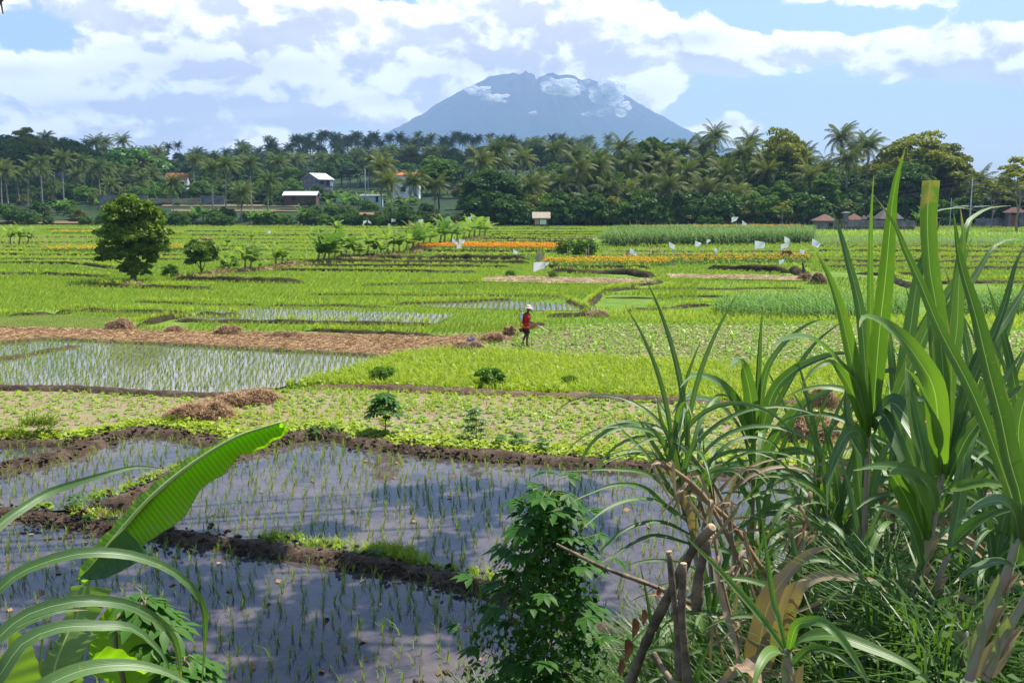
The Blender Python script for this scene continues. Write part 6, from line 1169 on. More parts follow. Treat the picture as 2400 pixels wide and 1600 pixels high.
def cane(label, base, stalks, leaves, name='sugar_cane', cat='sugar cane', group=None, sr=.017):
    b = base; o = thing(name, label, cat, b, 0, group)
    for s_ in stalks:
        stalk(o, s_, sr)
        if sr > .0125: sheath(o, s_[:max(2, len(s_)-1)] if len(s_) > 2 else s_, sr, len(leaves))
    for k, L_ in enumerate(leaves):
        pts, d0, d1, w = L_[:4]; mt = L_[4] if len(L_) > 4 and L_[4] else random.choice([M_cane, M_cane, M_caneb]); kw = L_[5] if len(L_) > 5 else {}
        leaf_obj('leaf', pix(pts, d0, d1), w, mt, o, seed=k, **kw)
    return o
px2m = lambda px, d: px*d/F
# -- middle tall cane (S1), about five metres away
D = 5.2
cane('tall sugar cane with a bare ringed stalk, left of the two tallest at the right', P(1975, 1500, D), [[P(1970, 1520, D), P(1982, 1330, D), P(1988, 1150, D), P(1996, 975, D)]],
     [([(1994, 985), (1990, 960), (1962, 850), (1932, 720), (1905, 640), (1874, 578)], D, D-.5, px2m(34, D), M_caneb), ([(1994, 950), (1978, 728), (1945, 588), (1925, 520), (1906, 468)], D, D+.3, px2m(24, D), M_cane), ([(2000, 980), (1999, 637), (2001, 500), (2007, 401)], D, D-.1, px2m(17, D), M_caneb), ([(2004, 975), (2019, 774), (2034, 637), (2052, 451), (2079, 340)], D, D-.3, px2m(40, D), M_caneb),
      ([(1991, 1010), (1968, 888), (1928, 835), (1885, 791), (1841, 773), (1794, 783), (1775, 800)], D, D-1.0, px2m(34, D), M_caneb), ([(1990, 1000), (1962, 910), (1930, 852), (1905, 832), (1868, 850), (1845, 880)], D, D-.2, px2m(24, D), M_caneb), ([(2008, 980), (2045, 925), (2085, 961), (2118, 1021), (2135, 1090), (2140, 1180)], D, D-.8, px2m(46, D), M_cane), ([(2006, 985), (2026, 950), (2050, 985), (2080, 1050), (2100, 1130), (2112, 1190)], D, D-.6, px2m(40, D), M_cane),
      ([(2008, 960), (2051, 925), (2098, 828), (2144, 728), (2204, 628), (2232, 545)], D, D-.3, px2m(34, D), M_cane), ([(2006, 950), (2061, 915), (2085, 794), (2111, 627), (2140, 560), (2162, 500)], D, D+.2, px2m(34, D), M_cane), ([(1988, 1050), (1978, 1000), (1955, 990), (1930, 1020), (1905, 1090), (1900, 1180)], D, D-.5, px2m(26, D), M_cane), ([(1985, 1120), (1990, 1060), (1965, 1010), (1948, 960), (1944, 900), (1950, 860)], D, D+.2, px2m(26, D), M_cane),
      ([(1996, 1180), (2010, 1100), (2035, 1030), (2070, 1000)], D, D+.2, px2m(22, D), M_caneb), ([(1985, 1230), (1975, 1130), (1968, 1050), (1960, 990), (1950, 968)], D, D+.2, px2m(28, D), M_caneb)])
# -- right tallest cane (S2)
D = 4.3
cane('tallest sugar cane with purple-grey stalks in the right foreground', P(2061, 1500, D), [[P(2055, 1520, D), P(2100, 1360, D), P(2135, 1240, D), P(2165, 1085, D)], [P(2065, 1520, D), P(2095, 1400, D), P(2118, 1300, D), P(2127, 1228, D)], [P(2075, 1520, D), P(2120, 1420, D), P(2155, 1330, D), P(2180, 1268, D)]],
     [([(2164, 1100), (2171, 988), (2164, 821), (2148, 688), (2136, 620), (2130, 505), (2136, 414)], D, D-.1, px2m(46, D), M_caneb, dict(shape=lambda u: .40+.45*np.clip(u*2.2, 0, 1))), ([(2166, 1095), (2178, 888), (2198, 755), (2203, 640), (2214, 560), (2206, 478)], D, D+.1, px2m(36, D), M_caneb), ([(2162, 1090), (2158, 1038), (2148, 905), (2115, 835), (2068, 774), (2018, 738), (1984, 729), (1974, 752)], D, D-.7, px2m(50, D), M_caneb), ([(2160, 1100), (2155, 1005), (2131, 938), (2101, 871), (2078, 845)], D, D-.5, px2m(44, D), M_cane),
      ([(2168, 1090), (2160, 960), (2150, 830), (2180, 720), (2239, 637), (2284, 565), (2332, 548)], D, D+.4, px2m(34, D), M_cane), ([(2170, 1080), (2180, 850), (2200, 640), (2219, 527), (2238, 497), (2276, 477), (2322, 473)], D, D+.5, px2m(26, D), M_caneb), ([(2165, 1070), (2150, 900), (2135, 700), (2128, 540), (2141, 496), (2164, 482), (2214, 478), (2251, 486)], D, D+.6, px2m(16, D), M_caneb), ([(2172, 1090), (2210, 930), (2262, 800), (2310, 735), (2352, 668), (2400, 620)], D, D+.3, px2m(34, D), M_cane),
      ([(2172, 1080), (2231, 888), (2301, 721), (2334, 605), (2370, 540)], D, D+.2, px2m(24, D), M_cane), ([(2172, 1110), (2225, 1000), (2290, 930), (2352, 890), (2420, 880)], D, D-.3, px2m(34, D), M_cane), ([(2150, 1180), (2140, 1130), (2110, 1095), (2060, 1075), (2010, 1070), (1960, 1080)], D, D-.5, px2m(34, D), M_cane), ([(2127, 1232), (2122, 1180), (2100, 1110), (2065, 1085), (2040, 1092)], D, D-.5, px2m(44, D), M_caneb), ([(2122, 1240), (2110, 1210), (2085, 1150), (2062, 1110), (2040, 1075), (2036, 1080)], D, D-.4, px2m(50, D), M_caneb),
      ([(2128, 1234), (2120, 1150), (2098, 1060), (2070, 990), (2050, 940)], D, D+.1, px2m(44, D), M_cane), ([(2180, 1275), (2200, 1240), (2240, 1205), (2290, 1180), (2352, 1165)], D, D-.4, px2m(40, D), M_cane), ([(2118, 1305), (2108, 1260), (2086, 1200), (2040, 1170), (2000, 1165)], D, D-.6, px2m(32, D), M_cane), ([(2170, 1120), (2200, 1120), (2260, 1110), (2340, 1120)], D, D-.3, px2m(32, D), M_caneb), ([(2182, 1275), (2205, 1150), (2215, 1050), (2240, 980), (2290, 900), (2352, 800)], D, D+.4, px2m(34, D), M_cane), ([(2150, 1170), (2128, 1090), (2112, 1000), (2090, 900), (2080, 830)], D, D+.4, px2m(44, D), M_caneb)])
# -- near right cane (S3)
D = 3.3
cane('nearest thick-leaved sugar cane leaning in from the right edge', P(2240, 1540, D), [[P(2225, 1560, D), P(2270, 1420, D), P(2310, 1320, D), P(2336, 1235, D)], [P(2260, 1560, D), P(2330, 1420, D), P(2400, 1300, D)]],
     [([(2342, 1240), (2345, 1150), (2320, 1060), (2298, 955), (2272, 855), (2240, 721), (2205, 600), (2190, 488)], D, D-.4, px2m(50, D), M_cane, dict(base=.8)), ([(2352, 1230), (2300, 1070), (2235, 905), (2160, 760), (2114, 650), (2077, 570), (2056, 517), (2010, 452)], D+.5, D+.3, px2m(34, D+.3), M_cane), ([(2340, 1240), (2330, 1180), (2300, 1150), (2250, 1160), (2200, 1200)], D, D-.3, px2m(34, D), M_cane), ([(2345, 1235), (2352, 1100), (2340, 980), (2380, 850), (2450, 760)], D, D, px2m(44, D), M_caneb), ([(2335, 1300), (2290, 1290), (2230, 1310), (2190, 1340)], D, D-.2, px2m(24, D), M_cane), ([(2335, 1290), (2352, 1210), (2400, 1150)], D, D, px2m(40, D), M_cane)])
# -- second, smaller cane at the left of the clump (S4)
D = 6.6
cane('arching blue-green cane with one upright spear, left part of the clump', P(1722, 1330, D), [[P(1725, 1340, D), P(1728, 1180, D), P(1733, 1010, D)]],
     [([(1735, 1000), (1741, 855), (1747, 755), (1752, 703)], D, D-.1, px2m(14, D), M_cane, dict(fold=.8)), ([(1731, 1008), (1728, 938), (1716, 871), (1700, 829), (1683, 838), (1680, 852)], D, D-.6, px2m(32, D)), ([(1727, 1015), (1701, 945), (1668, 895), (1628, 868), (1588, 865), (1562, 890)], D, D-.9, px2m(26, D), M_cane), ([(1725, 1040), (1695, 981), (1651, 931), (1608, 916), (1568, 921), (1543, 952)], D, D-.9, px2m(25, D), M_cane), ([(1738, 1005), (1755, 871), (1785, 808), (1835, 758), (1885, 735), (1913, 750)], D, D-.2, px2m(17, D)), ([(1746, 1005), (1775, 905), (1818, 855), (1868, 828), (1928, 811), (1968, 818)], D, D-.5, px2m(26, D), M_cane),
      ([(1750, 1010), (1808, 888), (1868, 795), (1940, 733)], D, D, px2m(14, D), M_cane, dict(fold=.7)), ([(1740, 1090), (1781, 1005), (1835, 938), (1888, 905), (1940, 886)], D, D-.5, px2m(30, D), M_cane), ([(1728, 1080), (1735, 1010), (1750, 990), (1745, 1040), (1735, 1120)], D, D-.6, px2m(20, D)), ([(1722, 1110), (1690, 1050), (1640, 1020), (1585, 1030), (1540, 1070)], D, D-.5, px2m(20, D), M_cane), ([(1730, 1120), (1770, 1060), (1830, 1035), (1890, 1060), (1925, 1120)], D, D-.5, px2m(22, D), M_cane), ([(1726, 1160), (1680, 1090), (1620, 1075), (1560, 1085)], D, D-.4, px2m(18, D), M_cane)])
def auto_cane(label, base, lean, h, n, w, L_, seed, name='sugar_cane', cat='sugar cane', group=None, mats=None, sr=.014, up=.9, spread=1.0, dry=0):
    """free-standing cane: stalk with leaves arching in all directions"""
    rgn = np.random.default_rng(seed); base = np.asarray(base, float); o = thing(name, label, cat, base, 0, group); top = base+np.array((lean[0], lean[1], h)); stalk(o, [base-np.array((0, 0, .2)), base+np.array((lean[0]*.3, lean[1]*.3, h*.5)), top], sr)
    for k in range(n):
        f = 1-(k/n)**1.3*.75; s = base+(top-base)*f; az = k*2.4+rgn.uniform(-.5, .5); el = math.radians(rgn.uniform(58, 86)*up) if k > 1 else math.radians(85); LL = L_*rgn.uniform(.7, 1.15); pts = [s]; dh = np.array((math.cos(az), math.sin(az)*.8))*spread; cur = s.copy(); bend = rgn.uniform(.22, .42)*(1 if k > 1 else .2)
        for q in range(7): cur = cur+np.array((dh[0]*math.cos(el), dh[1]*math.cos(el), math.sin(el)))*LL/7; pts.append(cur.copy()); el -= bend
        mt = M_dry if k >= n-dry else (mats or [M_cane, M_cane, M_caneb])[int(rgn.integers(0, len(mats or [1, 1, 1])))]; leaf_obj('leaf', pts, w*rgn.uniform(.75, 1.15), mt, o, seed=seed*31+k, nseg=18, wav=.15*(mt is M_dry))
    return o
def bz(x, y): return float(bank_z(x, y))
def at_bank(px, d, off=0): x = (px-CX)/F*d; return np.array((x, d, bz(x, d)+off))
SP = [(1560, 7.2, .75, .9, 'dark arching cane behind the cut stumps, leftmost'), (1610, 6.6, .95, 1.0, 'dark arching cane behind the cut stumps, second'), (1660, 7.4, .85, 1.0, 'dark arching cane behind the cut stumps, third'), (1800, 6.4, .85, .9, 'low cane between the spear cane and the ringed stalk, left'), (1850, 7.0, .95, 1.0, 'low cane between the spear cane and the ringed stalk, middle'), (1905, 6.2, .9, .9, 'low cane between the spear cane and the ringed stalk, right'), (2070, 6.6, 1.0, 1.0, 'cane behind the tallest stalks, left'), (2200, 6.2, 1.1, 1.0, 'cane behind the tallest stalks, right'), (2290, 5.6, 1.0, 1.0, 'cane behind the nearest leaning cane'), (2380, 6.6, 1.1, 1.0, 'cane at the right edge, behind'), (2250, 7.6, 1.0, 1.1, 'farther cane behind the right foreground'), (2130, 7.6, .9, 1.0, 'farther cane right of the ringed stalk'), (1990, 7.2, .9, .9, 'farther cane behind the ringed stalk'), (2340, 4.9, .8, .8, 'short cane low at the right edge'), (1750, 6.0, .55, .7, 'short cane under the spear cane'), (1890, 4.9, .45, .75, 'low arching cane in front of the ringed stalk'), (2010, 5.6, .5, .8, 'low arching cane behind the tallest stalks base'), (2170, 5.4, .5, .85, 'low arching cane right of the tallest stalks base'), (2290, 4.6, .4, .7, 'low arching cane left of the nearest stalk'), (1960, 6.4, .6, .9, 'arching cane in the dark gap behind the ringed stalk'), (2120, 4.6, .3, .6, 'small cane tuft under the tallest stalks'), (1680, 5.2, .4, .65, 'small cane tuft behind the dead leaves')]
BIG = [(2085, 5.6, 1.0, .9, 'broad-leaved cane between the ringed stalk and the tallest one'), (2240, 5.2, .9, .9, 'broad-leaved cane right behind the tallest stalks'), (2330, 4.8, .9, .9, 'broad-leaved cane by the right edge'), (1930, 6.2, .7, .8, 'broad-leaved cane left of the ringed stalk')]
for q, (px, d, h, L_, lab) in enumerate(BIG): auto_cane(lab, at_bank(px, d), (random.uniform(-.15, .15), random.uniform(-.1, .1)), h, 15, .050, L_, q+205, dry=1, up=1.0, sr=.018)
for q, (px, d, h, L_, lab) in enumerate(SP): auto_cane(lab, at_bank(px, d), (random.uniform(-.2, .15), random.uniform(-.1, .1)), h, 15, .040, L_, q+5, dry=2)
# bent dark clump with dead stalks left of centre-right
auto_cane('dark cane clump arching left over the paddy', P(1640, 1290, 6.0), (-.30, -.1), .72, 22, .026, 1.05, 60, mats=[M_cane], up=.95, dry=3); auto_cane('dark narrow-leaved cane below the spear cane', P(1700, 1300, 5.8), (-.35, 0), .75, 16, .03, .95, 61, mats=[M_cane], dry=3)
D = 5.6
cane('wiry dark cane whose thin leaves arch far left over the water', P(1600, 1300, D), [[P(1605, 1310, D), P(1585, 1200, D), P(1560, 1110, D), P(1530, 1040, D)]],
     [([(1575, 1180), (1551, 1182), (1484, 1122), (1417, 1112), (1360, 1130), (1317, 1150)], D, D-.6, px2m(10, D), M_cane), ([(1580, 1200), (1530, 1160), (1470, 1145), (1400, 1165), (1335, 1215)], D, D-.6, px2m(11, D), M_cane), ([(1570, 1160), (1500, 1095), (1420, 1078), (1290, 1082)], D, D-.5, px2m(11, D), M_cane), ([(1560, 1150), (1480, 1040), (1430, 990), (1394, 940)], D, D-.2, px2m(13, D), M_cane), ([(1565, 1150), (1545, 1030), (1520, 970), (1507, 906)], D, D-.1, px2m(16, D), M_cane), ([(1560, 1130), (1520, 1010), (1470, 985), (1420, 985), (1370, 1010)], D, D-.4, px2m(13, D), M_cane), ([(1590, 1230), (1520, 1200), (1440, 1215), (1350, 1290)], D, D-.4, px2m(12, D), M_cane), ([(1590, 1250), (1500, 1230), (1420, 1270), (1370, 1330)], D, D-.4, px2m(10, D), M_cane),
      ([(1550, 1100), (1505, 1030), (1480, 985), (1462, 955)], D, D, px2m(14, D), M_cane), ([(1560, 1120), (1590, 1030), (1620, 1000), (1640, 990)], D, D-.2, px2m(16, D), M_cane), ([(1570, 1180), (1620, 1090), (1680, 1080), (1720, 1110)], D, D-.3, px2m(14, D), M_cane), ([(1600, 1260), (1560, 1120), (1520, 1070), (1490, 1020)], D+.1, D+.1, px2m(18, D), M_dry), ([(1600, 1280), (1585, 1180), (1545, 1100), (1530, 1050)], D, D-.1, px2m(20, D), M_dry)])
# dead leaves and stems
D = 4.4
o = thing('dead_cane_leaves', 'broad dry tan cane leaves bending right in the lower right foreground', 'dry leaves', P(1740, 1560, D))
for pts, w, dd in [([(1735, 1590), (1745, 1480), (1768, 1382), (1818, 1308), (1868, 1265), (1918, 1257)], 62, .0), ([(1800, 1500), (1810, 1420), (1838, 1350), (1890, 1322), (1950, 1325), (2010, 1335), (2050, 1375)], 34, .2), ([(1760, 1540), (1790, 1400), (1830, 1340), (1860, 1330)], 40, .05), ([(1640, 1580), (1690, 1540), (1730, 1520), (1780, 1500), (1840, 1490)], 26, -.1), ([(1685, 1530), (1720, 1535), (1750, 1570)], 46, -.3), ([(1890, 1580), (1960, 1560), (2080, 1545), (2170, 1555), (2240, 1585)], 26, -.3), ([(2000, 1560), (2080, 1540), (2200, 1530), (2330, 1500)], 30, -.1), ([(1640, 1300), (1665, 1400), (1690, 1480), (1700, 1560)], 16, .1), ([(2060, 1470), (2120, 1440), (2200, 1430), (2330, 1405)], 24, .0)]:
    leaf_obj('leaf', pix(pts, D+dd, D+dd-.25), px2m(w, D), M_dry, o, seed=int(w), wav=.25, fold=.25)
o = thing('dead_cane_stalks', 'brown withered cane stalks leaning left behind the cut stumps', 'dry stalks', P(1760, 1420, 5.2))
for q, pts in enumerate([[(1790, 1360), (1740, 1290), (1680, 1200), (1610, 1140), (1568, 1098)], [(1760, 1400), (1700, 1290), (1650, 1190), (1600, 1120), (1520, 1060)], [(1730, 1480), (1790, 1350), (1835, 1250), (1850, 1200), (1862, 1130)], [(1735, 1500), (1770, 1400), (1810, 1300), (1840, 1210)], [(1700, 1480), (1672, 1390), (1650, 1290), (1640, 1220)]]):
    a = tube_arr(smooth_path(pix(pts, 5.2, 5.4), .03)-np.array(o.location), .014-.001*q, 7); link('stalk', quad_mesh('stalk', a[0], a[1], M_husk, True), o)
    for k in range(9): s = pix(pts, 5.2, 5.4); i = random.random()*(len(s)-1.01); c = s[int(i)]*(1-i % 1)+s[int(i)+1]*(i % 1); e = [c, c+np.array((random.uniform(-.12, .1), -.05, random.uniform(-.05, .08))), c+np.array((random.uniform(-.18, .16), -.08, random.uniform(-.35, -.12)))]; leaf_obj('husk', e, .022, M_dry, o, seed=q*9+k, nseg=8, wav=.3)
for q in range(34):
    px, d = random.uniform(1640, 2400), random.uniform(4.2, 6.8); c = at_bank(px, d, .12); a = random.uniform(0, 6.28); L_ = random.uniform(.3, .8); dv = np.array((math.cos(a), math.sin(a)*.7, 0)); pp = [c-dv*L_/2, c-dv*L_*.15+np.array((0, 0, random.uniform(.05, .2))), c+dv*L_*.2+np.array((0, 0, random.uniform(.02, .18))), c+dv*L_/2]
    ob_ = thing('fallen_cane_leaf', 'dry tan cane leaf fallen on the bank, %s' % ('left of the dead leaves' if px < 1740 else 'under the ringed cane' if px < 1990 else 'at the feet of the tallest cane' if px < 2180 else 'near the right edge'), 'dry leaf', c, 0, 'fallen cane leaves on the bank'); leaf_obj('blade', pp, random.uniform(.02, .045), M_dry, ob_, seed=q+400, nseg=14, wav=.3, fold=.4)
# cut stumps and log
M_cut = plain('cut_wood', (.50, .36, .20), .8, var=.3, scale=30)
def log(label, pts, d0, d1, r0, r1, name='cut_branch', cat='branch', cutend=True):
    p = smooth_path(pix(pts, d0, d1), .03); o = thing(name, label, cat, p[0]); q = p-p[0]; rr_ = np.linspace(r0, r1, len(q))*(1+.10*np.sin(np.arange(len(q))*.55)+.08*R.normal(size=len(q))); a = tube_arr(q, rr_, 10); link('bark', quad_mesh('bark', a[0], a[1], M_bark2, True), o)
    if cutend: t_ = q[-1]-q[-3]; t_ /= np.linalg.norm(t_); a = tube_arr([q[-1]-t_*.01, q[-1]+t_*(r1*.42)], [r1*.93, r1*.90], 12); link('cut_face', quad_mesh('cut_face', a[0], a[1], M_cut), o)
    return o
M_bark2 = plain('branch_bark', (.27, .20, .13), .9, col2=(.11, .08, .055), scale=11, bump=1.0, bdist=.012)
log('upright thin cut stump, right one of the pair', [(1582, 1600), (1574, 1500), (1566, 1400), (1570, 1296)], 4.2, 4.2, .019, .016); log('upright thin cut stump with a split top, left one of the pair', [(1560, 1560), (1556, 1450), (1545, 1350), (1537, 1268)], 4.4, 4.4, .018, .014)
log('thick branch stub pointing up right with a pale sawn end', [(1440, 1585), (1490, 1460), (1545, 1350), (1590, 1265), (1634, 1212)], 4.9, 4.5, .026, .023); log('dark upright stub under the sawn branch', [(1600, 1400), (1605, 1330), (1625, 1235)], 4.8, 4.8, .028, .023); log('brown branch lying across under the cassava bush', [(1600, 1390), (1500, 1345), (1380, 1300), (1280, 1250)], 6.0, 6.6, .018, .010); log('thin leaning dry stick below the sawn branch', [(1500, 1500), (1540, 1560), (1580, 1600)], 4.2, 4.0, .014, .010, cutend=False)
# -- sprout with pale arching leaves at the bottom
D = 3.2
cane('bright young cane sprout at the bottom with pale arching leaves', P(1815, 1560, D), [[P(1818, 1590, D), P(1812, 1530, D), P(1808, 1490, D)]],
     [([(1808, 1500), (1790, 1430), (1776, 1382), (1758, 1260), (1748, 1182)], D, D+.1, px2m(15, D), M_caneb, dict(fold=.6)), ([(1806, 1500), (1765, 1440), (1718, 1382), (1651, 1308), (1568, 1225)], D, D+.2, px2m(18, D), M_caneb, dict(fold=.6)), ([(1812, 1495), (1828, 1440), (1858, 1428), (1892, 1430), (1935, 1470), (1975, 1530), (2010, 1600)], D, D-.3, px2m(26, D), M_caneb), ([(1814, 1500), (1835, 1475), (1868, 1462), (1920, 1462), (2000, 1490), (2080, 1525), (2160, 1580)], D, D-.3, px2m(38, D), M_caneb), ([(1806, 1510), (1795, 1500), (1770, 1498), (1745, 1530), (1725, 1600)], D, D-.3, px2m(34, D), M_caneb), ([(1815, 1530), (1860, 1490), (1920, 1500), (1990, 1560)], D, D-.2, px2m(18, D), M_cane)])
D = 3.6
cane('small pale green sprout at the lower right under the tallest cane', P(2220, 1560, D), [[P(2215, 1590, D), P(2216, 1450, D)]], [([(2216, 1470), (2216, 1500), (2222, 1530), (2230, 1560)], D, D-.1, px2m(12, D), M_caneb), ([(2216, 1450), (2235, 1400), (2270, 1370), (2310, 1335)], D, D, px2m(8, D), M_caneb), ([(2216, 1450), (2240, 1420), (2290, 1392), (2352, 1395)], D, D, px2m(9, D), M_caneb), ([(2216, 1450), (2190, 1435), (2165, 1445), (2150, 1500)], D, D-.1, px2m(7, D), M_caneb), ([(2216, 1455), (2212, 1410), (2214, 1380)], D, D, px2m(6, D), M_caneb)])
# ------------------------------------------------------------------ leafy herbs: cassava (palmate leaves)
M_cass = leafmat('cassava_leaf', (.035, .12, .016), (.10, .22, .03), .40, .5, spec=.2, ns=4.0); M_cassb = leafmat('cassava_leaf_light', (.06, .16, .02), (.14, .26, .035), .42, .38, ns=4.0); M_gstem = plain('green_stem', (.22, .20, .08), .6, scale=9); M_vine = leafmat('vine_leaf', (.03, .10, .012), (.09, .20, .025), .36, .5, spec=.2, ns=3.0)
def palmate(c, d, up_, size, rgn, n=6):
    """fan of pointed leaflets at point c"""
    d = d/np.linalg.norm(d); s = np.cross(d, up_); s /= np.linalg.norm(s)+1e-9; nrm = np.cross(s, d); Vs, Fs, vv = [], [], []
    for k in range(n):
        a = (k-(n-1)/2)/(n/2)*1.9; u = d*math.cos(a)+s*math.sin(a); w = np.cross(u, nrm); L_ = size*(1-.25*abs(a)/1.9)*rgn.uniform(.85, 1.1); dr = -nrm*0+np.array((0, 0, -1.))*L_*rgn.uniform(.15, .5)
        pts = [c, c+u*L_*.35+dr*.08, c+u*L_*.7+dr*.4, c+u*L_+dr]; ws = [.012*size, .15*size, .155*size, .0]; b = len(Vs)
        for q in range(4): Vs += [pts[q]-w*ws[q], pts[q]+nrm*-.03*size*(q in (1, 2)), pts[q]+w*ws[q]]
        for q in range(3): o_ = b+q*3; Fs += [[o_, o_+1, o_+4, o_+3], [o_+1, o_+2, o_+5, o_+4]]
        vv += [rgn.random()*.4]*12
    return np.array(Vs), np.array(Fs), np.array(vv)
def cassava(label, base, h, rad, n, size, seed, mat=None, name='cassava_plant', cat='cassava', low=.1, stemr=.012, lean=(0, 0)):
    rgn = np.random.default_rng(seed); base = np.asarray(base, float); o = thing(name, label, cat, base); L_, S_ = [], []; top = np.array((lean[0], lean[1], h*.93)); S_.append(tube_arr(smooth_path([(0, 0, -.2), top*.5+np.array((.03, 0, 0)), top], .05), np.linspace(stemr, stemr*.5, len(smooth_path([(0, 0, -.2), top*.5+np.array((.03, 0, 0)), top], .05))), 6))
    for k in range(n):
        f = low+(1-low)*(k+.5)/n; s = top*f; az = k*2.4+rgn.uniform(-.4, .4); prof = rad*(1.05-.75*max(0, (f-.55)/.45)); dh = np.array((math.cos(az), math.sin(az), 0)); e = s+dh*prof*rgn.uniform(.35, 1)+np.array((0, 0, prof*rgn.uniform(.0, .5))); S_.append(tube_arr([s, (s+e)/2+np.array((0, 0, .02)), e], stemr*.28, 4)); L_.append(palmate(e, dh+np.array((0, 0, rgn.uniform(-.5, .3))), np.array((0, 0, 1.)), size*rgn.uniform(.7, 1.15), rgn))
    V_, F_, _ = merge(S_); link('stem', quad_mesh('stem', V_, F_, M_gstem, True), o); V_, F_, v_ = merge(L_); link('foliage', tri_mesh('foliage', V_, F_, mat or M_cass, False, v=v_), o); return o
b0 = at_bank(1262, 7.0); hb = P(1262, 1055, 7.0)[2]-b0[2]
cassava('big cassava bush overgrown with vines, rising over the water in the centre', b0, hb, .66, 120, .17, 3, low=.2)
# vines and leaves wrapping the bush
rgn = np.random.default_rng(8); n = 5200; zz_ = rgn.uniform(.12, .90, n); prof = np.interp(zz_, [.1, .3, .55, .8, .92], [.62, .66, .46, .26, .08]); a = rgn.uniform(0, 6.28, n); r = prof*rgn.uniform(.1, 1, n)**.5*(1+.3*np.sin(a*3+zz_*9)); c = b0+np.column_stack((r*np.cos(a), r*np.sin(a), zz_*hb*1.0)); nr = np.column_stack((np.cos(a), np.sin(a), np.full(n, .5)))+rgn.normal(0, .5, (n, 3)); V_, F_ = leaf_quads(c, nr/np.linalg.norm(nr, axis=1)[:, None], rgn.uniform(.02, .055, n), 1.3); tag(link('vine_leaves', tri_mesh('vine_leaves', V_, F_, M_vine, v=np.repeat(rgn.random(n)*.5, 4)), kind='stuff'), 'small vine leaves covering the cassava bush')
g = G(884, 1003); cassava('lone cassava plant with drooping leaves on the mud bund', g, (1003-893)/F*g[1], .42, 64, .24, 5, low=.42, stemr=.02)
g = G(1092, 1015); cassava('light green leafy shrub right of the lone cassava', g, (1015-928)/F*g[1], .34, 60, .14, 6, mat=M_cassb, low=.15, name='leafy_shrub', cat='shrub')
for q, (px, py, h, lab) in enumerate([(720, 1005, .35, 'leafy weed at the left part of the muddy bund'), (765, 1000, .3, 'small leafy weed left of the lone cassava'), (1190, 1030, .42, 'leafy weed on the bund right of the light shrub'), (1245, 1040, .38, 'dark leafy weed at the bund edge'), (1150, 1028, .32, 'low leafy weed under the light shrub'), (172, 1170, .34, 'tall leafy weed on the near bund at the left'), (205, 1205, .22, 'dark bushy weed on the near bund'), (865, 1290, .26, 'flowering weed on the near bund in the centre'), (255, 1210, .2, 'small weed right of the dark bushy one')]):
    cassava(lab, G(px, py), h, h*.55, 30, h*.28, 20+q, mat=M_cassb if q % 2 else M_cass, name='leafy_weed', cat='weed', low=.1, stemr=.006)
for q, (px, py, h, lab) in enumerate([(85, 1000, .85, 'tall wind-blown grass clump at the left, main'), (60, 1003, .75, 'tall grass clump at the left, left part'), (110, 996, .6, 'tall grass clump at the left, right part'), (20, 1010, .5, 'grass clump at the left picture edge'), (395, 975, .4, 'small grass clump left of the straw heap')]):
    g = G(px, py); V_, F_, v_ = merge([(x[0]*np.array((2.2, 2.2, 2.6))*h+np.array((rgn.uniform(-.25, .25), rgn.uniform(-.15, .15), 0)), x[1], x[2]) for x in (T_grass[k % 5] for k in range(16))]); V_[:, 0] += V_[:, 2]**1.5*.5; tag(link('grass_clump', tri_mesh('grass_clump', V_, F_, L_weed, v=v_)), lab, 'grass').location = g
# lower-left cassava leaves
cassava('cassava with hanging finger leaves behind the banana leaf, upper', P(345, 1620, 3.7), P(345, 1360, 3.7)[2]-P(345, 1620, 3.7)[2], .13, 18, .12, 31, low=.6); cassava('cassava with dark hanging leaves low beside the banana, right', P(430, 1640, 3.6), .24, .14, 22, .11, 32, low=.3)
# ------------------------------------------------------------------ big banana at the lower left
def banmat(name, a_, b_, trans):
    m, t = newmat(name); s = t.n('ShaderNodeAttribute', attribute_name='s').outputs['Fac']; v = t.n('ShaderNodeAttribute', attribute_name='v').outputs['Fac']; rib = t.m('SINE', t.m('MULTIPLY', v, 330.0)); rib2 = t.m('SINE', t.m('MULTIPLY', v, 1250.0)); pos = t.n('ShaderNodeTexCoord').outputs['Object']
    c = t.mix(t.m('ADD', t.m('MULTIPLY', t.ss(rib, -1, .9), .55), t.m('MULTIPLY', t.noise(pos, 5, 3), .4)), a_, b_); c = t.mix(t.m('SUBTRACT', 1.0, t.ss(s, .02, .055)), c, (.42, .50, .16)); c = t.mix(t.m('MULTIPLY', t.ss(s, .975, .99), .8), c, (.16, .13, .05))
    p = t.n('ShaderNodeBsdfPrincipled', ins={'Base Color': c, 'Roughness': .33, 'Specular IOR Level': .45}); bp = t.n('ShaderNodeBump', ins={'Height': t.m('ADD', rib, t.m('MULTIPLY', rib2, .3)), 'Strength': .35, 'Distance': .0015}); t.nt.links.new(bp.outputs[0], p.inputs['Normal'])
    tr = t.n('ShaderNodeBsdfTranslucent', ins={'Color': t.mix(1.0, c, (1.5, 1.7, .3), 'MULTIPLY')}); surf(t, t.n('ShaderNodeMixShader', ins={0: trans, 1: p.outputs[0], 2: tr.outputs[0]}).outputs[0]); return m
M_bl = banmat('banana_blade', (.11, .25, .012), (.23, .38, .02), .58); M_bldk = banmat('banana_blade_shaded', (.018, .075, .008), (.035, .12, .012), .12); M_bl2 = banmat('banana_blade_pale', (.11, .20, .04), (.20, .30, .07), .40)
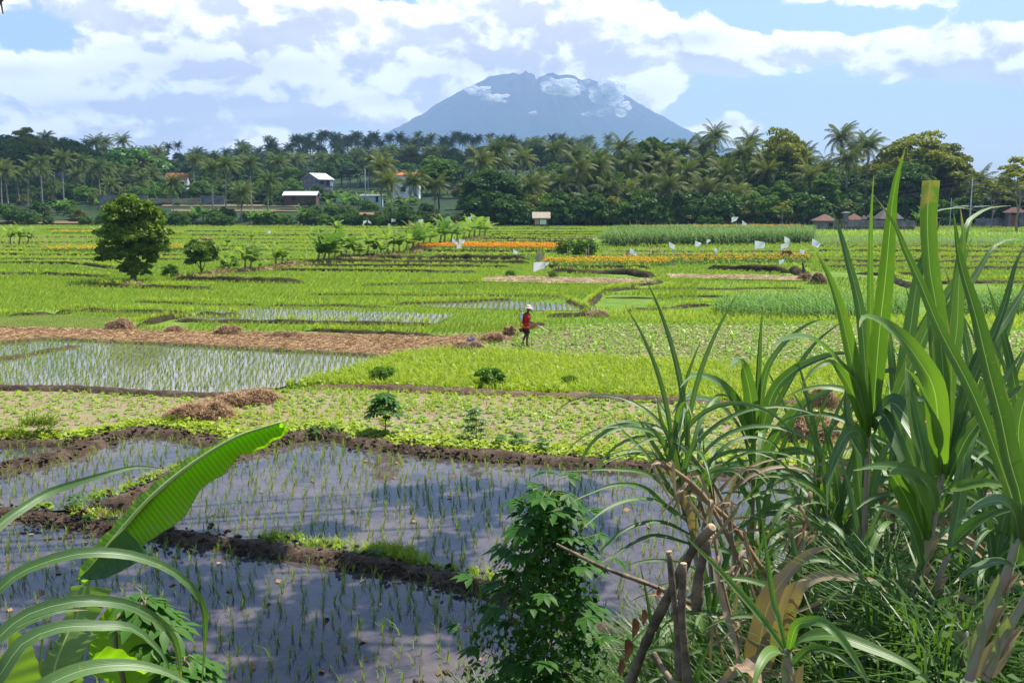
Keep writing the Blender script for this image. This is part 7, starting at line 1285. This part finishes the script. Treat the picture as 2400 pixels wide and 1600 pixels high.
def blade2(rib, edge, nseg=70, nc=10, sag=.0, seed=0, teeth=.0):
    """half of a banana leaf between its midrib and its outer edge (3-D polylines)"""
    def rsm(p, n): q = smooth_path(p, .01); s = np.r_[0, np.cumsum(np.linalg.norm(np.diff(q, axis=0), axis=1))]; u = np.linspace(0, s[-1], n); return np.column_stack([np.interp(u, s, q[:, k]) for k in range(3)])
    A, B = rsm(rib, nseg), rsm(edge, nseg); c = np.linspace(0, 1, nc); V_ = A[:, None]*(1-c[None, :, None])+B[:, None]*c[None, :, None]; T = np.gradient(A, axis=0); T /= np.linalg.norm(T, axis=1)[:, None]+1e-9; N = np.cross(T, B-A); N /= np.linalg.norm(N, axis=1)[:, None]+1e-9
    V_ = V_+N[:, None]*(sag*np.sin(c*math.pi)[None, :, None]*np.linalg.norm(B-A, axis=1)[:, None, None]); V_ += N[:, None]*(.004*np.sin(np.arange(nseg)*1.3+seed)[:, None, None]*c[None, :, None]); V_ += T[:, None]*((c**2)[None, :, None]*.02)
    i, j = np.meshgrid(np.arange(nseg-1), np.arange(nc-1), indexing='ij'); b = i*nc+j
    return V_.reshape(-1, 3), np.stack((b, b+1, b+nc+1, b+nc), -1).reshape(-1, 4), np.repeat(np.linspace(0, 1, nseg), nc), np.tile(c, nseg)
def ban_part(nm, rib, edge, mat, o, **k): V_, F_, v_, s_ = blade2(rib, edge, **k); return link(nm, tri_mesh(nm, V_-np.array(o.location), F_, mat, True, v=v_, uv=s_), o)
D = 3.4
bn = thing('banana_plant', 'banana plant with one big glossy leaf reaching up right at the lower left', 'banana plant', P(125, 1700, D))
rib = pix([(152, 1500), (200, 1335), (240, 1275), (283, 1215), (340, 1150), (387, 1107), (450, 1060), (527, 1011), (590, 985), (645, 969)], D, D+.10)
ed = pix([(172, 1336), (228, 1338), (290, 1310), (322, 1262), (355, 1238), (413, 1195), (453, 1129), (503, 1095), (540, 1052), (580, 1040), (652, 995)], D-.05, D+.22)
o_ = ban_part('blade', rib[1:], ed, M_bl, bn, sag=.10)
ed2 = pix([(165, 1340), (205, 1270), (262, 1205), (330, 1130), (385, 1085), (450, 1042), (530, 1002), (600, 980), (647, 969)], D+.16, D+.22); o_ = ban_part('blade', rib[1:], ed2, M_bl, bn, sag=-.15, seed=3)
a = tube_arr(smooth_path(pix([(60, 1700), (110, 1580), (152, 1500), (200, 1335), (283, 1215), (387, 1107), (527, 1011), (645, 969)], D-.01, D+.09), .03)-np.array(bn.location), np.linspace(.020, .0035, len(smooth_path(pix([(60, 1700), (110, 1580), (152, 1500), (200, 1335), (283, 1215), (387, 1107), (527, 1011), (645, 969)], D-.01, D+.09), .03))), 8); link('midrib', quad_mesh('midrib', a[0], a[1], plain('banana_rib', (.34, .42, .13), .4, var=.1), True), bn)
# underside fold, deep shade put into its colour, then the pale lower blade
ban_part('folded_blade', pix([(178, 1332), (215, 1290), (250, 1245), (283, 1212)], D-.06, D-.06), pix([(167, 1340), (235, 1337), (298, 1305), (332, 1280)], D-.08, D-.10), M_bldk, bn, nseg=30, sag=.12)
ban_part('pale_blade', pix([(196, 1345), (175, 1420), (150, 1500), (120, 1600)], D-.02, D-.05), pix([(262, 1340), (240, 1380), (205, 1450), (190, 1520), (180, 1600)], D-.06, D-.10), M_bl2, bn, nseg=40, sag=.08); ban_part('pale_blade', pix([(196, 1345), (175, 1420), (150, 1500), (120, 1600)], D-.02, D-.05), pix([(165, 1335), (152, 1400), (130, 1480), (100, 1560)], D+.05, D+.06), M_bl2, bn, nseg=40, sag=.08)
D = 3.7
b2 = thing('banana_plant', 'lower banana leaves with a pale midrib behind the big leaf', 'banana plant', P(240, 1700, D))
rib = pix([(285, 1590), (268, 1500), (266, 1440), (275, 1395)], D, D+.15); ban_part('blade', rib, pix([(400, 1560), (370, 1500), (372, 1430), (385, 1385)], D-.1, D), M_bl, b2, nseg=40, sag=.12); ban_part('blade', rib, pix([(215, 1560), (205, 1480), (235, 1420), (262, 1392)], D+.05, D+.1), M_bl, b2, nseg=40, sag=-.1, seed=4)
rib = pix([(118, 1590), (125, 1530), (143, 1480), (160, 1440)], D-.5, D-.4); ban_part('blade', rib, pix([(190, 1580), (185, 1520), (215, 1475), (222, 1468)], D-.55, D-.5), M_bl2, b2, nseg=30, sag=.1); ban_part('blade', rib, pix([(60, 1600), (90, 1540), (120, 1490), (150, 1440)], D-.45, D-.4), M_bl2, b2, nseg=30, sag=-.1)
ban_part('blade', pix([(60, 1590), (150, 1540), (240, 1520), (330, 1540)], D-.8, D-.7), pix([(170, 1550), (230, 1490), (290, 1505), (330, 1535)], D-.8, D-.8), M_bl, b2, nseg=30, sag=.1); ban_part('blade', pix([(-30, 1600), (10, 1520), (20, 1450)], D-1, D-1), pix([(90, 1580), (70, 1500), (30, 1455)], D-1, D-1), M_bl2, b2, nseg=20, sag=.1)
a = tube_arr(smooth_path([P(240, 1900, D), P(250, 1700, D), P(285, 1590, D), P(268, 1500, D), P(266, 1440, D+.1), P(275, 1395, D+.15)], .03)-np.array(b2.location), .010, 7); link('midrib', quad_mesh('midrib', a[0], a[1], M_gstem, True), b2)
# -- broad grass blades from the left edge
D = 2.4
lc = cane('elephant grass with long arching blades entering from the left edge', P(-260, 1700, D), [[P(-270, 1800, D), P(-230, 1600, D), P(-180, 1500, D)]],
     [([(-180, 1420), (-60, 1270), (0, 1205), (60, 1162), (117, 1129), (233, 1092), (317, 1072), (400, 1082)], D, D+.5, px2m(25, D), M_cane), ([(-160, 1560), (-60, 1440), (0, 1352), (67, 1305), (177, 1272), (267, 1272), (333, 1285), (400, 1315), (460, 1375), (472, 1448), (463, 1575)], D, D+.4, px2m(31, D), M_cane), ([(-140, 1620), (-50, 1530), (0, 1460), (67, 1409), (167, 1382), (250, 1382), (317, 1398), (383, 1442), (410, 1498), (417, 1600)], D-.2, D+.2, px2m(31, D), M_cane), ([(-120, 1700), (0, 1549), (50, 1479), (133, 1442), (233, 1439), (300, 1442), (350, 1479), (383, 1525), (393, 1600)], D-.3, D, px2m(34, D), M_cane), ([(-60, 1720), (70, 1600), (170, 1545), (270, 1528), (370, 1540), (470, 1590)], D-.4, D-.2, px2m(38, D), M_cane),
      ([(-160, 1600), (-40, 1500), (40, 1440), (130, 1405), (200, 1400)], D+.1, D+.3, px2m(30, D), M_cane), ([(80, 1640), (95, 1500), (105, 1380), (112, 1340)], D+.6, D+.6, px2m(9, D), M_cane)], sr=.012)
# ------------------------------------------------------------------ undergrowth on the bank
xs = R.uniform(-1.2, 11.5, 60000); ys = R.uniform(3.2, 19, 60000); zb = bank_z(xs, ys); px = xs/ys*F+1176; dens = (px > 1120) & (px < 2500) & (zb > -.02) & (R.random(60000) < np.interp(ys, [3, 7, 12, 19], [1, .9, .55, .4])*np.interp(px, [1120, 1500, 1900], [.5, .8, 1]))
q = np.column_stack((xs, ys, zb))[dens]
T_und = [tuft(8, .40, .010, .6, .7, .06, s+60) for s in range(6)]; L_und = leafmat('undergrowth_leaf', (.030, .085, .012), (.10, .19, .025), .4, .42, ns=1.2); L_undd = leafmat('undergrowth_dark', (.022, .07, .012), (.07, .14, .02), .34, .42, ns=1.2)
q = q[R.random(len(q)) < .9]; field('bank_grass', T_und, q[::2], L_und, .5, 1.7, 'green grass covering the bank under the cane'); field('bank_herbs', [leafy(22, .13, .26, .036, s+70) for s in range(6)], q[1::2], L_undd, .6, 1.5, 'low leafy herbs covering the bank under the cane')
q = q[R.random(len(q)) < .10]; field('bank_litter', [straw_t(s+30, 8, .2, .22) for s in range(5)], q[::2]+np.array((0, 0, .03)), m_st, .8, 1.4, 'dry leaf litter on the bank')
xs = R.uniform(-.6, 1.6, 5000); ys = R.uniform(6.0, 10.8, 5000); px = xs/ys*F+1176; zb = bank_z(xs, ys); k = (px > 1080+(ys-6)*8) & (px < 1620) & (zb > -.04); field('edge_grass', T_und, np.column_stack((xs, ys, zb))[k], L_und, .9, 2.3, 'taller bright grass at the water edge under the cassava', szf=1.2)
# brown dead leaves hanging
mdl = plain('orange_dead_leaf', (.34, .12, .04), .7, col2=(.18, .07, .03), scale=20)
for q, (x, y, s) in enumerate([(1455, 1440, 52), (1440, 1490, 60), (1478, 1415, 40), (1510, 1360, 34), (1425, 1530, 44)]):
    c = P(x, y, 4.6); w = px2m(s*.62, 4.6); rgn = np.random.default_rng(q); V_, F_, s__ = leaf_strip([c+np.array((0, 0, w*.7)), c+np.array((w*.15, 0, 0)), c+np.array((-.1*w, -.02, -w*.8))], w*.6, wav=.25, seed=q, nseg=14); tag(link('dead_leaf', tri_mesh('dead_leaf', V_, F_, mdl, True)), 'curled orange dead leaf hanging near the cut stumps, %s' % ['middle', 'lower and largest', 'upper', 'highest by the branch', 'lowest'][q], 'dead leaf')
# ------------------------------------------------------------------ shade trees standing on the bank outside the view
def shade_tree(label, base, h, crowns, seed):
    rgn = np.random.default_rng(seed); base = np.asarray(base, float); o = thing('broadleaf_tree', label, 'tree', base); parts = []; t0 = np.array((0, 0, h)); parts.append(tube_arr(smooth_path([(0, 0, -.5), (.1, 0, h*.2), t0], .4), np.linspace(.32, .24, len(smooth_path([(0, 0, -.5), (.1, 0, h*.2), t0], .4))), 9)); cen, nr = [], []
    for c, r, n in crowns:
        c = np.array(c)-base; parts.append(tube_arr(smooth_path([t0, (t0+c)/2+np.array((0, 0, .8)), c], .5), np.linspace(.16, .03, len(smooth_path([t0, (t0+c)/2+np.array((0, 0, .8)), c], .5))), 6))
        cl = rgn.normal(size=(max(3, n//110), 3)); cl /= np.linalg.norm(cl, axis=1)[:, None]; cl *= rgn.uniform(.2, 1, len(cl))[:, None]*np.array((r, r, r*.35)); i = rgn.integers(0, len(cl), n); p_ = c+cl[i]+rgn.normal(size=(n, 3))*r*.13; cen.append(p_); nr.append(rgn.normal(size=(n, 3))*.5+np.array((0, 0, 1.)))
    cen = np.vstack(cen); nr = np.vstack(nr); nr /= np.linalg.norm(nr, axis=1)[:, None]; V_, F_ = leaf_quads(cen, nr, rgn.uniform(.14, .26, len(cen)), 1.6); link('crown', tri_mesh('crown', V_, F_, L_mid, v=np.repeat(rgn.random(len(cen))*.5, 4)), o); V_, F_, _ = merge(parts); link('trunk', quad_mesh('trunk', V_, F_, M_bark, True), o)
def over(x, y, h): return (x+SUN_DIR.x/SUN_DIR.z*h, y+SUN_DIR.y/SUN_DIR.z*h, h)
shade_tree('tall shade tree left of the picture whose branches reach over the near paddy', (-19, 19, 0), 12.8, [(over(*c[:2], 13), c[2], c[3]) for c in [(-4.2, 15.2, 1.3, 800), (-1.8, 16.0, 1.6, 1300), (-3.2, 13.6, 1.3, 800), (-5.5, 14.5, 1.4, 800), (-.2, 13.6, 1.4, 900), (-1.0, 19.5, 1.5, 1000), (1.2, 18.6, 1.3, 900), (-3.4, 18.4, .9, 400), (.9, 14.6, 1.2, 700), (-7, 15.5, 1.5, 900), (-2.6, 12.8, 1.4, 900), (-5.0, 13.0, 1.4, 900), (-1.5, 14.6, 1.2, 800), (-6.5, 17.2, 1.4, 700), (-4.6, 16.8, 1.2, 700), (.6, 20.2, 1.3, 800), (-2.2, 20.6, 1.2, 600), (1.6, 13.0, .9, 400)]], 3)
shade_tree('shade tree behind the photographer shading the cane', (7.5, -3.5, 4.0), 9, [(over(*c[:2], 13.5), c[2], c[3]) for c in [(2.2, 6.5, 1.3, 600), (.8, 8.4, 1.2, 600), (-2.4, 3.4, .8, 220), (1.5, 4.6, .8, 320), (-.6, 10.6, 1.1, 500), (3.0, 5.2, 1.0, 500), (1.6, 7.2, 1.0, 500), (2.6, 9.4, 1.1, 500)]], 4)
# twig tip in the top left corner
o = thing('bare_twig', 'dark bare twig tip poking into the top left corner', 'twig', P(-30, -40, 6)); 
for pts in ([(-30, -40), (2, 5), (7, 32)], [(-4, 12), (12, -8), (24, -30)]): a = tube_arr(np.array(pix(pts, 6, 6))-np.array(o.location), [.008, .006, .004], 5); link('twig', quad_mesh('twig', a[0], a[1], M_wood), o)
# ------------------------------------------------------------------ clouds
mc, t = newmat('cloud_white'); surf(t, t.n('ShaderNodeBsdfDiffuse', ins={'Color': (.92, .93, .95, 1), 'Roughness': 1.0}).outputs[0])
def puff(name, label, cen, dims, n, seed, r0=.3, z_flat=-.15):
    rgn = np.random.default_rng(seed); bm = bmesh.new(); bmesh.ops.create_icosphere(bm, subdivisions=4, radius=1.0); V0 = np.array([v.co[:] for v in bm.verts]); F0 = np.array([[v.index for v in f.verts] for f in bm.faces]); bm.free(); ps = []
    for k in range(n):
        d = rgn.uniform(-1, 1, 3); c = d*np.array((1, 1, .8))*(1-r0*.6); c[2] = max(c[2], z_flat) if k % 2 else c[2]; r = r0*rgn.uniform(.5, 1.1)*(1-.45*abs(c[0]))
        dd = 1+.22*vnoise(V0[:, 0]+V0[:, 2], V0[:, 1]+V0[:, 2], .4, k+seed)+.12*vnoise(V0[:, 0]-V0[:, 2], V0[:, 1]+V0[:, 2]*.7, .16, k+seed+5); W_ = V0*dd[:, None]*r+c; ps.append((W_*np.array(dims), F0))
    V_, F_, _ = merge(ps); o = link(name, tri_mesh(name, V_, F_, mc, True)); o.location = [float(x) for x in cen]; return tag(o, label, 'cloud') if label else tag(o, kind='structure')
# the cloud whose shadow lies on the hillside wood at the left
z = 1450.0; sx, sy = SUN_DIR.x/SUN_DIR.z*z, SUN_DIR.y/SUN_DIR.z*z
puff('cloud', None, (-220+sx, 540+sy, z), (270, 270, 90), 26, 2, .30)

# small clouds clinging to the volcano: soft-edged white masses
ms, t = newmat('cloud_wisp'); pos = t.n('ShaderNodeTexCoord').outputs['Object']; nz = t.noise(pos, .0045, 7, .62); df = t.n('ShaderNodeBsdfDiffuse', ins={'Color': (.92, .93, .95, 1)}); tl = t.n('ShaderNodeBsdfTranslucent', ins={'Color': (.92, .93, .95, 1)}); mx = t.n('ShaderNodeMixShader', ins={0: .5, 1: df.outputs[0], 2: tl.outputs[0]}); tp = t.n('ShaderNodeBsdfTransparent'); surf(t, t.n('ShaderNodeMixShader', ins={0: t.m('MULTIPLY', t.ss(nz, .38, .72), .80), 1: tp.outputs[0], 2: mx.outputs[0]}).outputs[0])
keep = mc; mc = ms; k = 6300/F
for px, py, rx, ry, n, sd_, lab in [(1136, 228, 34, 13, 26, 1, 'small bright cloud in front of the volcano, upper left'), (1226, 261, 14, 8, 14, 2, 'tiny cloud in front of the middle of the volcano'), (1372, 262, 34, 13, 24, 3, 'flat cloud low on the right shoulder of the volcano'), (1392, 215, 46, 36, 46, 4, 'large ragged cloud hiding the right shoulder of the volcano'), (1300, 200, 60, 24, 34, 5, 'wispy cloud over the right side of the summit'), (1098, 208, 34, 14, 18, 6, 'thin wisp on the left edge of the volcano'), (1415, 250, 34, 22, 24, 7, 'ragged cloud trailing down the right slope')]:
    puff('cloud', lab, P(px, py, 6300), (rx*k, 120, ry*k), max(10, int(n*.7)), sd_+20, .42)
mc = keep
print('objects', len(bpy.data.objects))
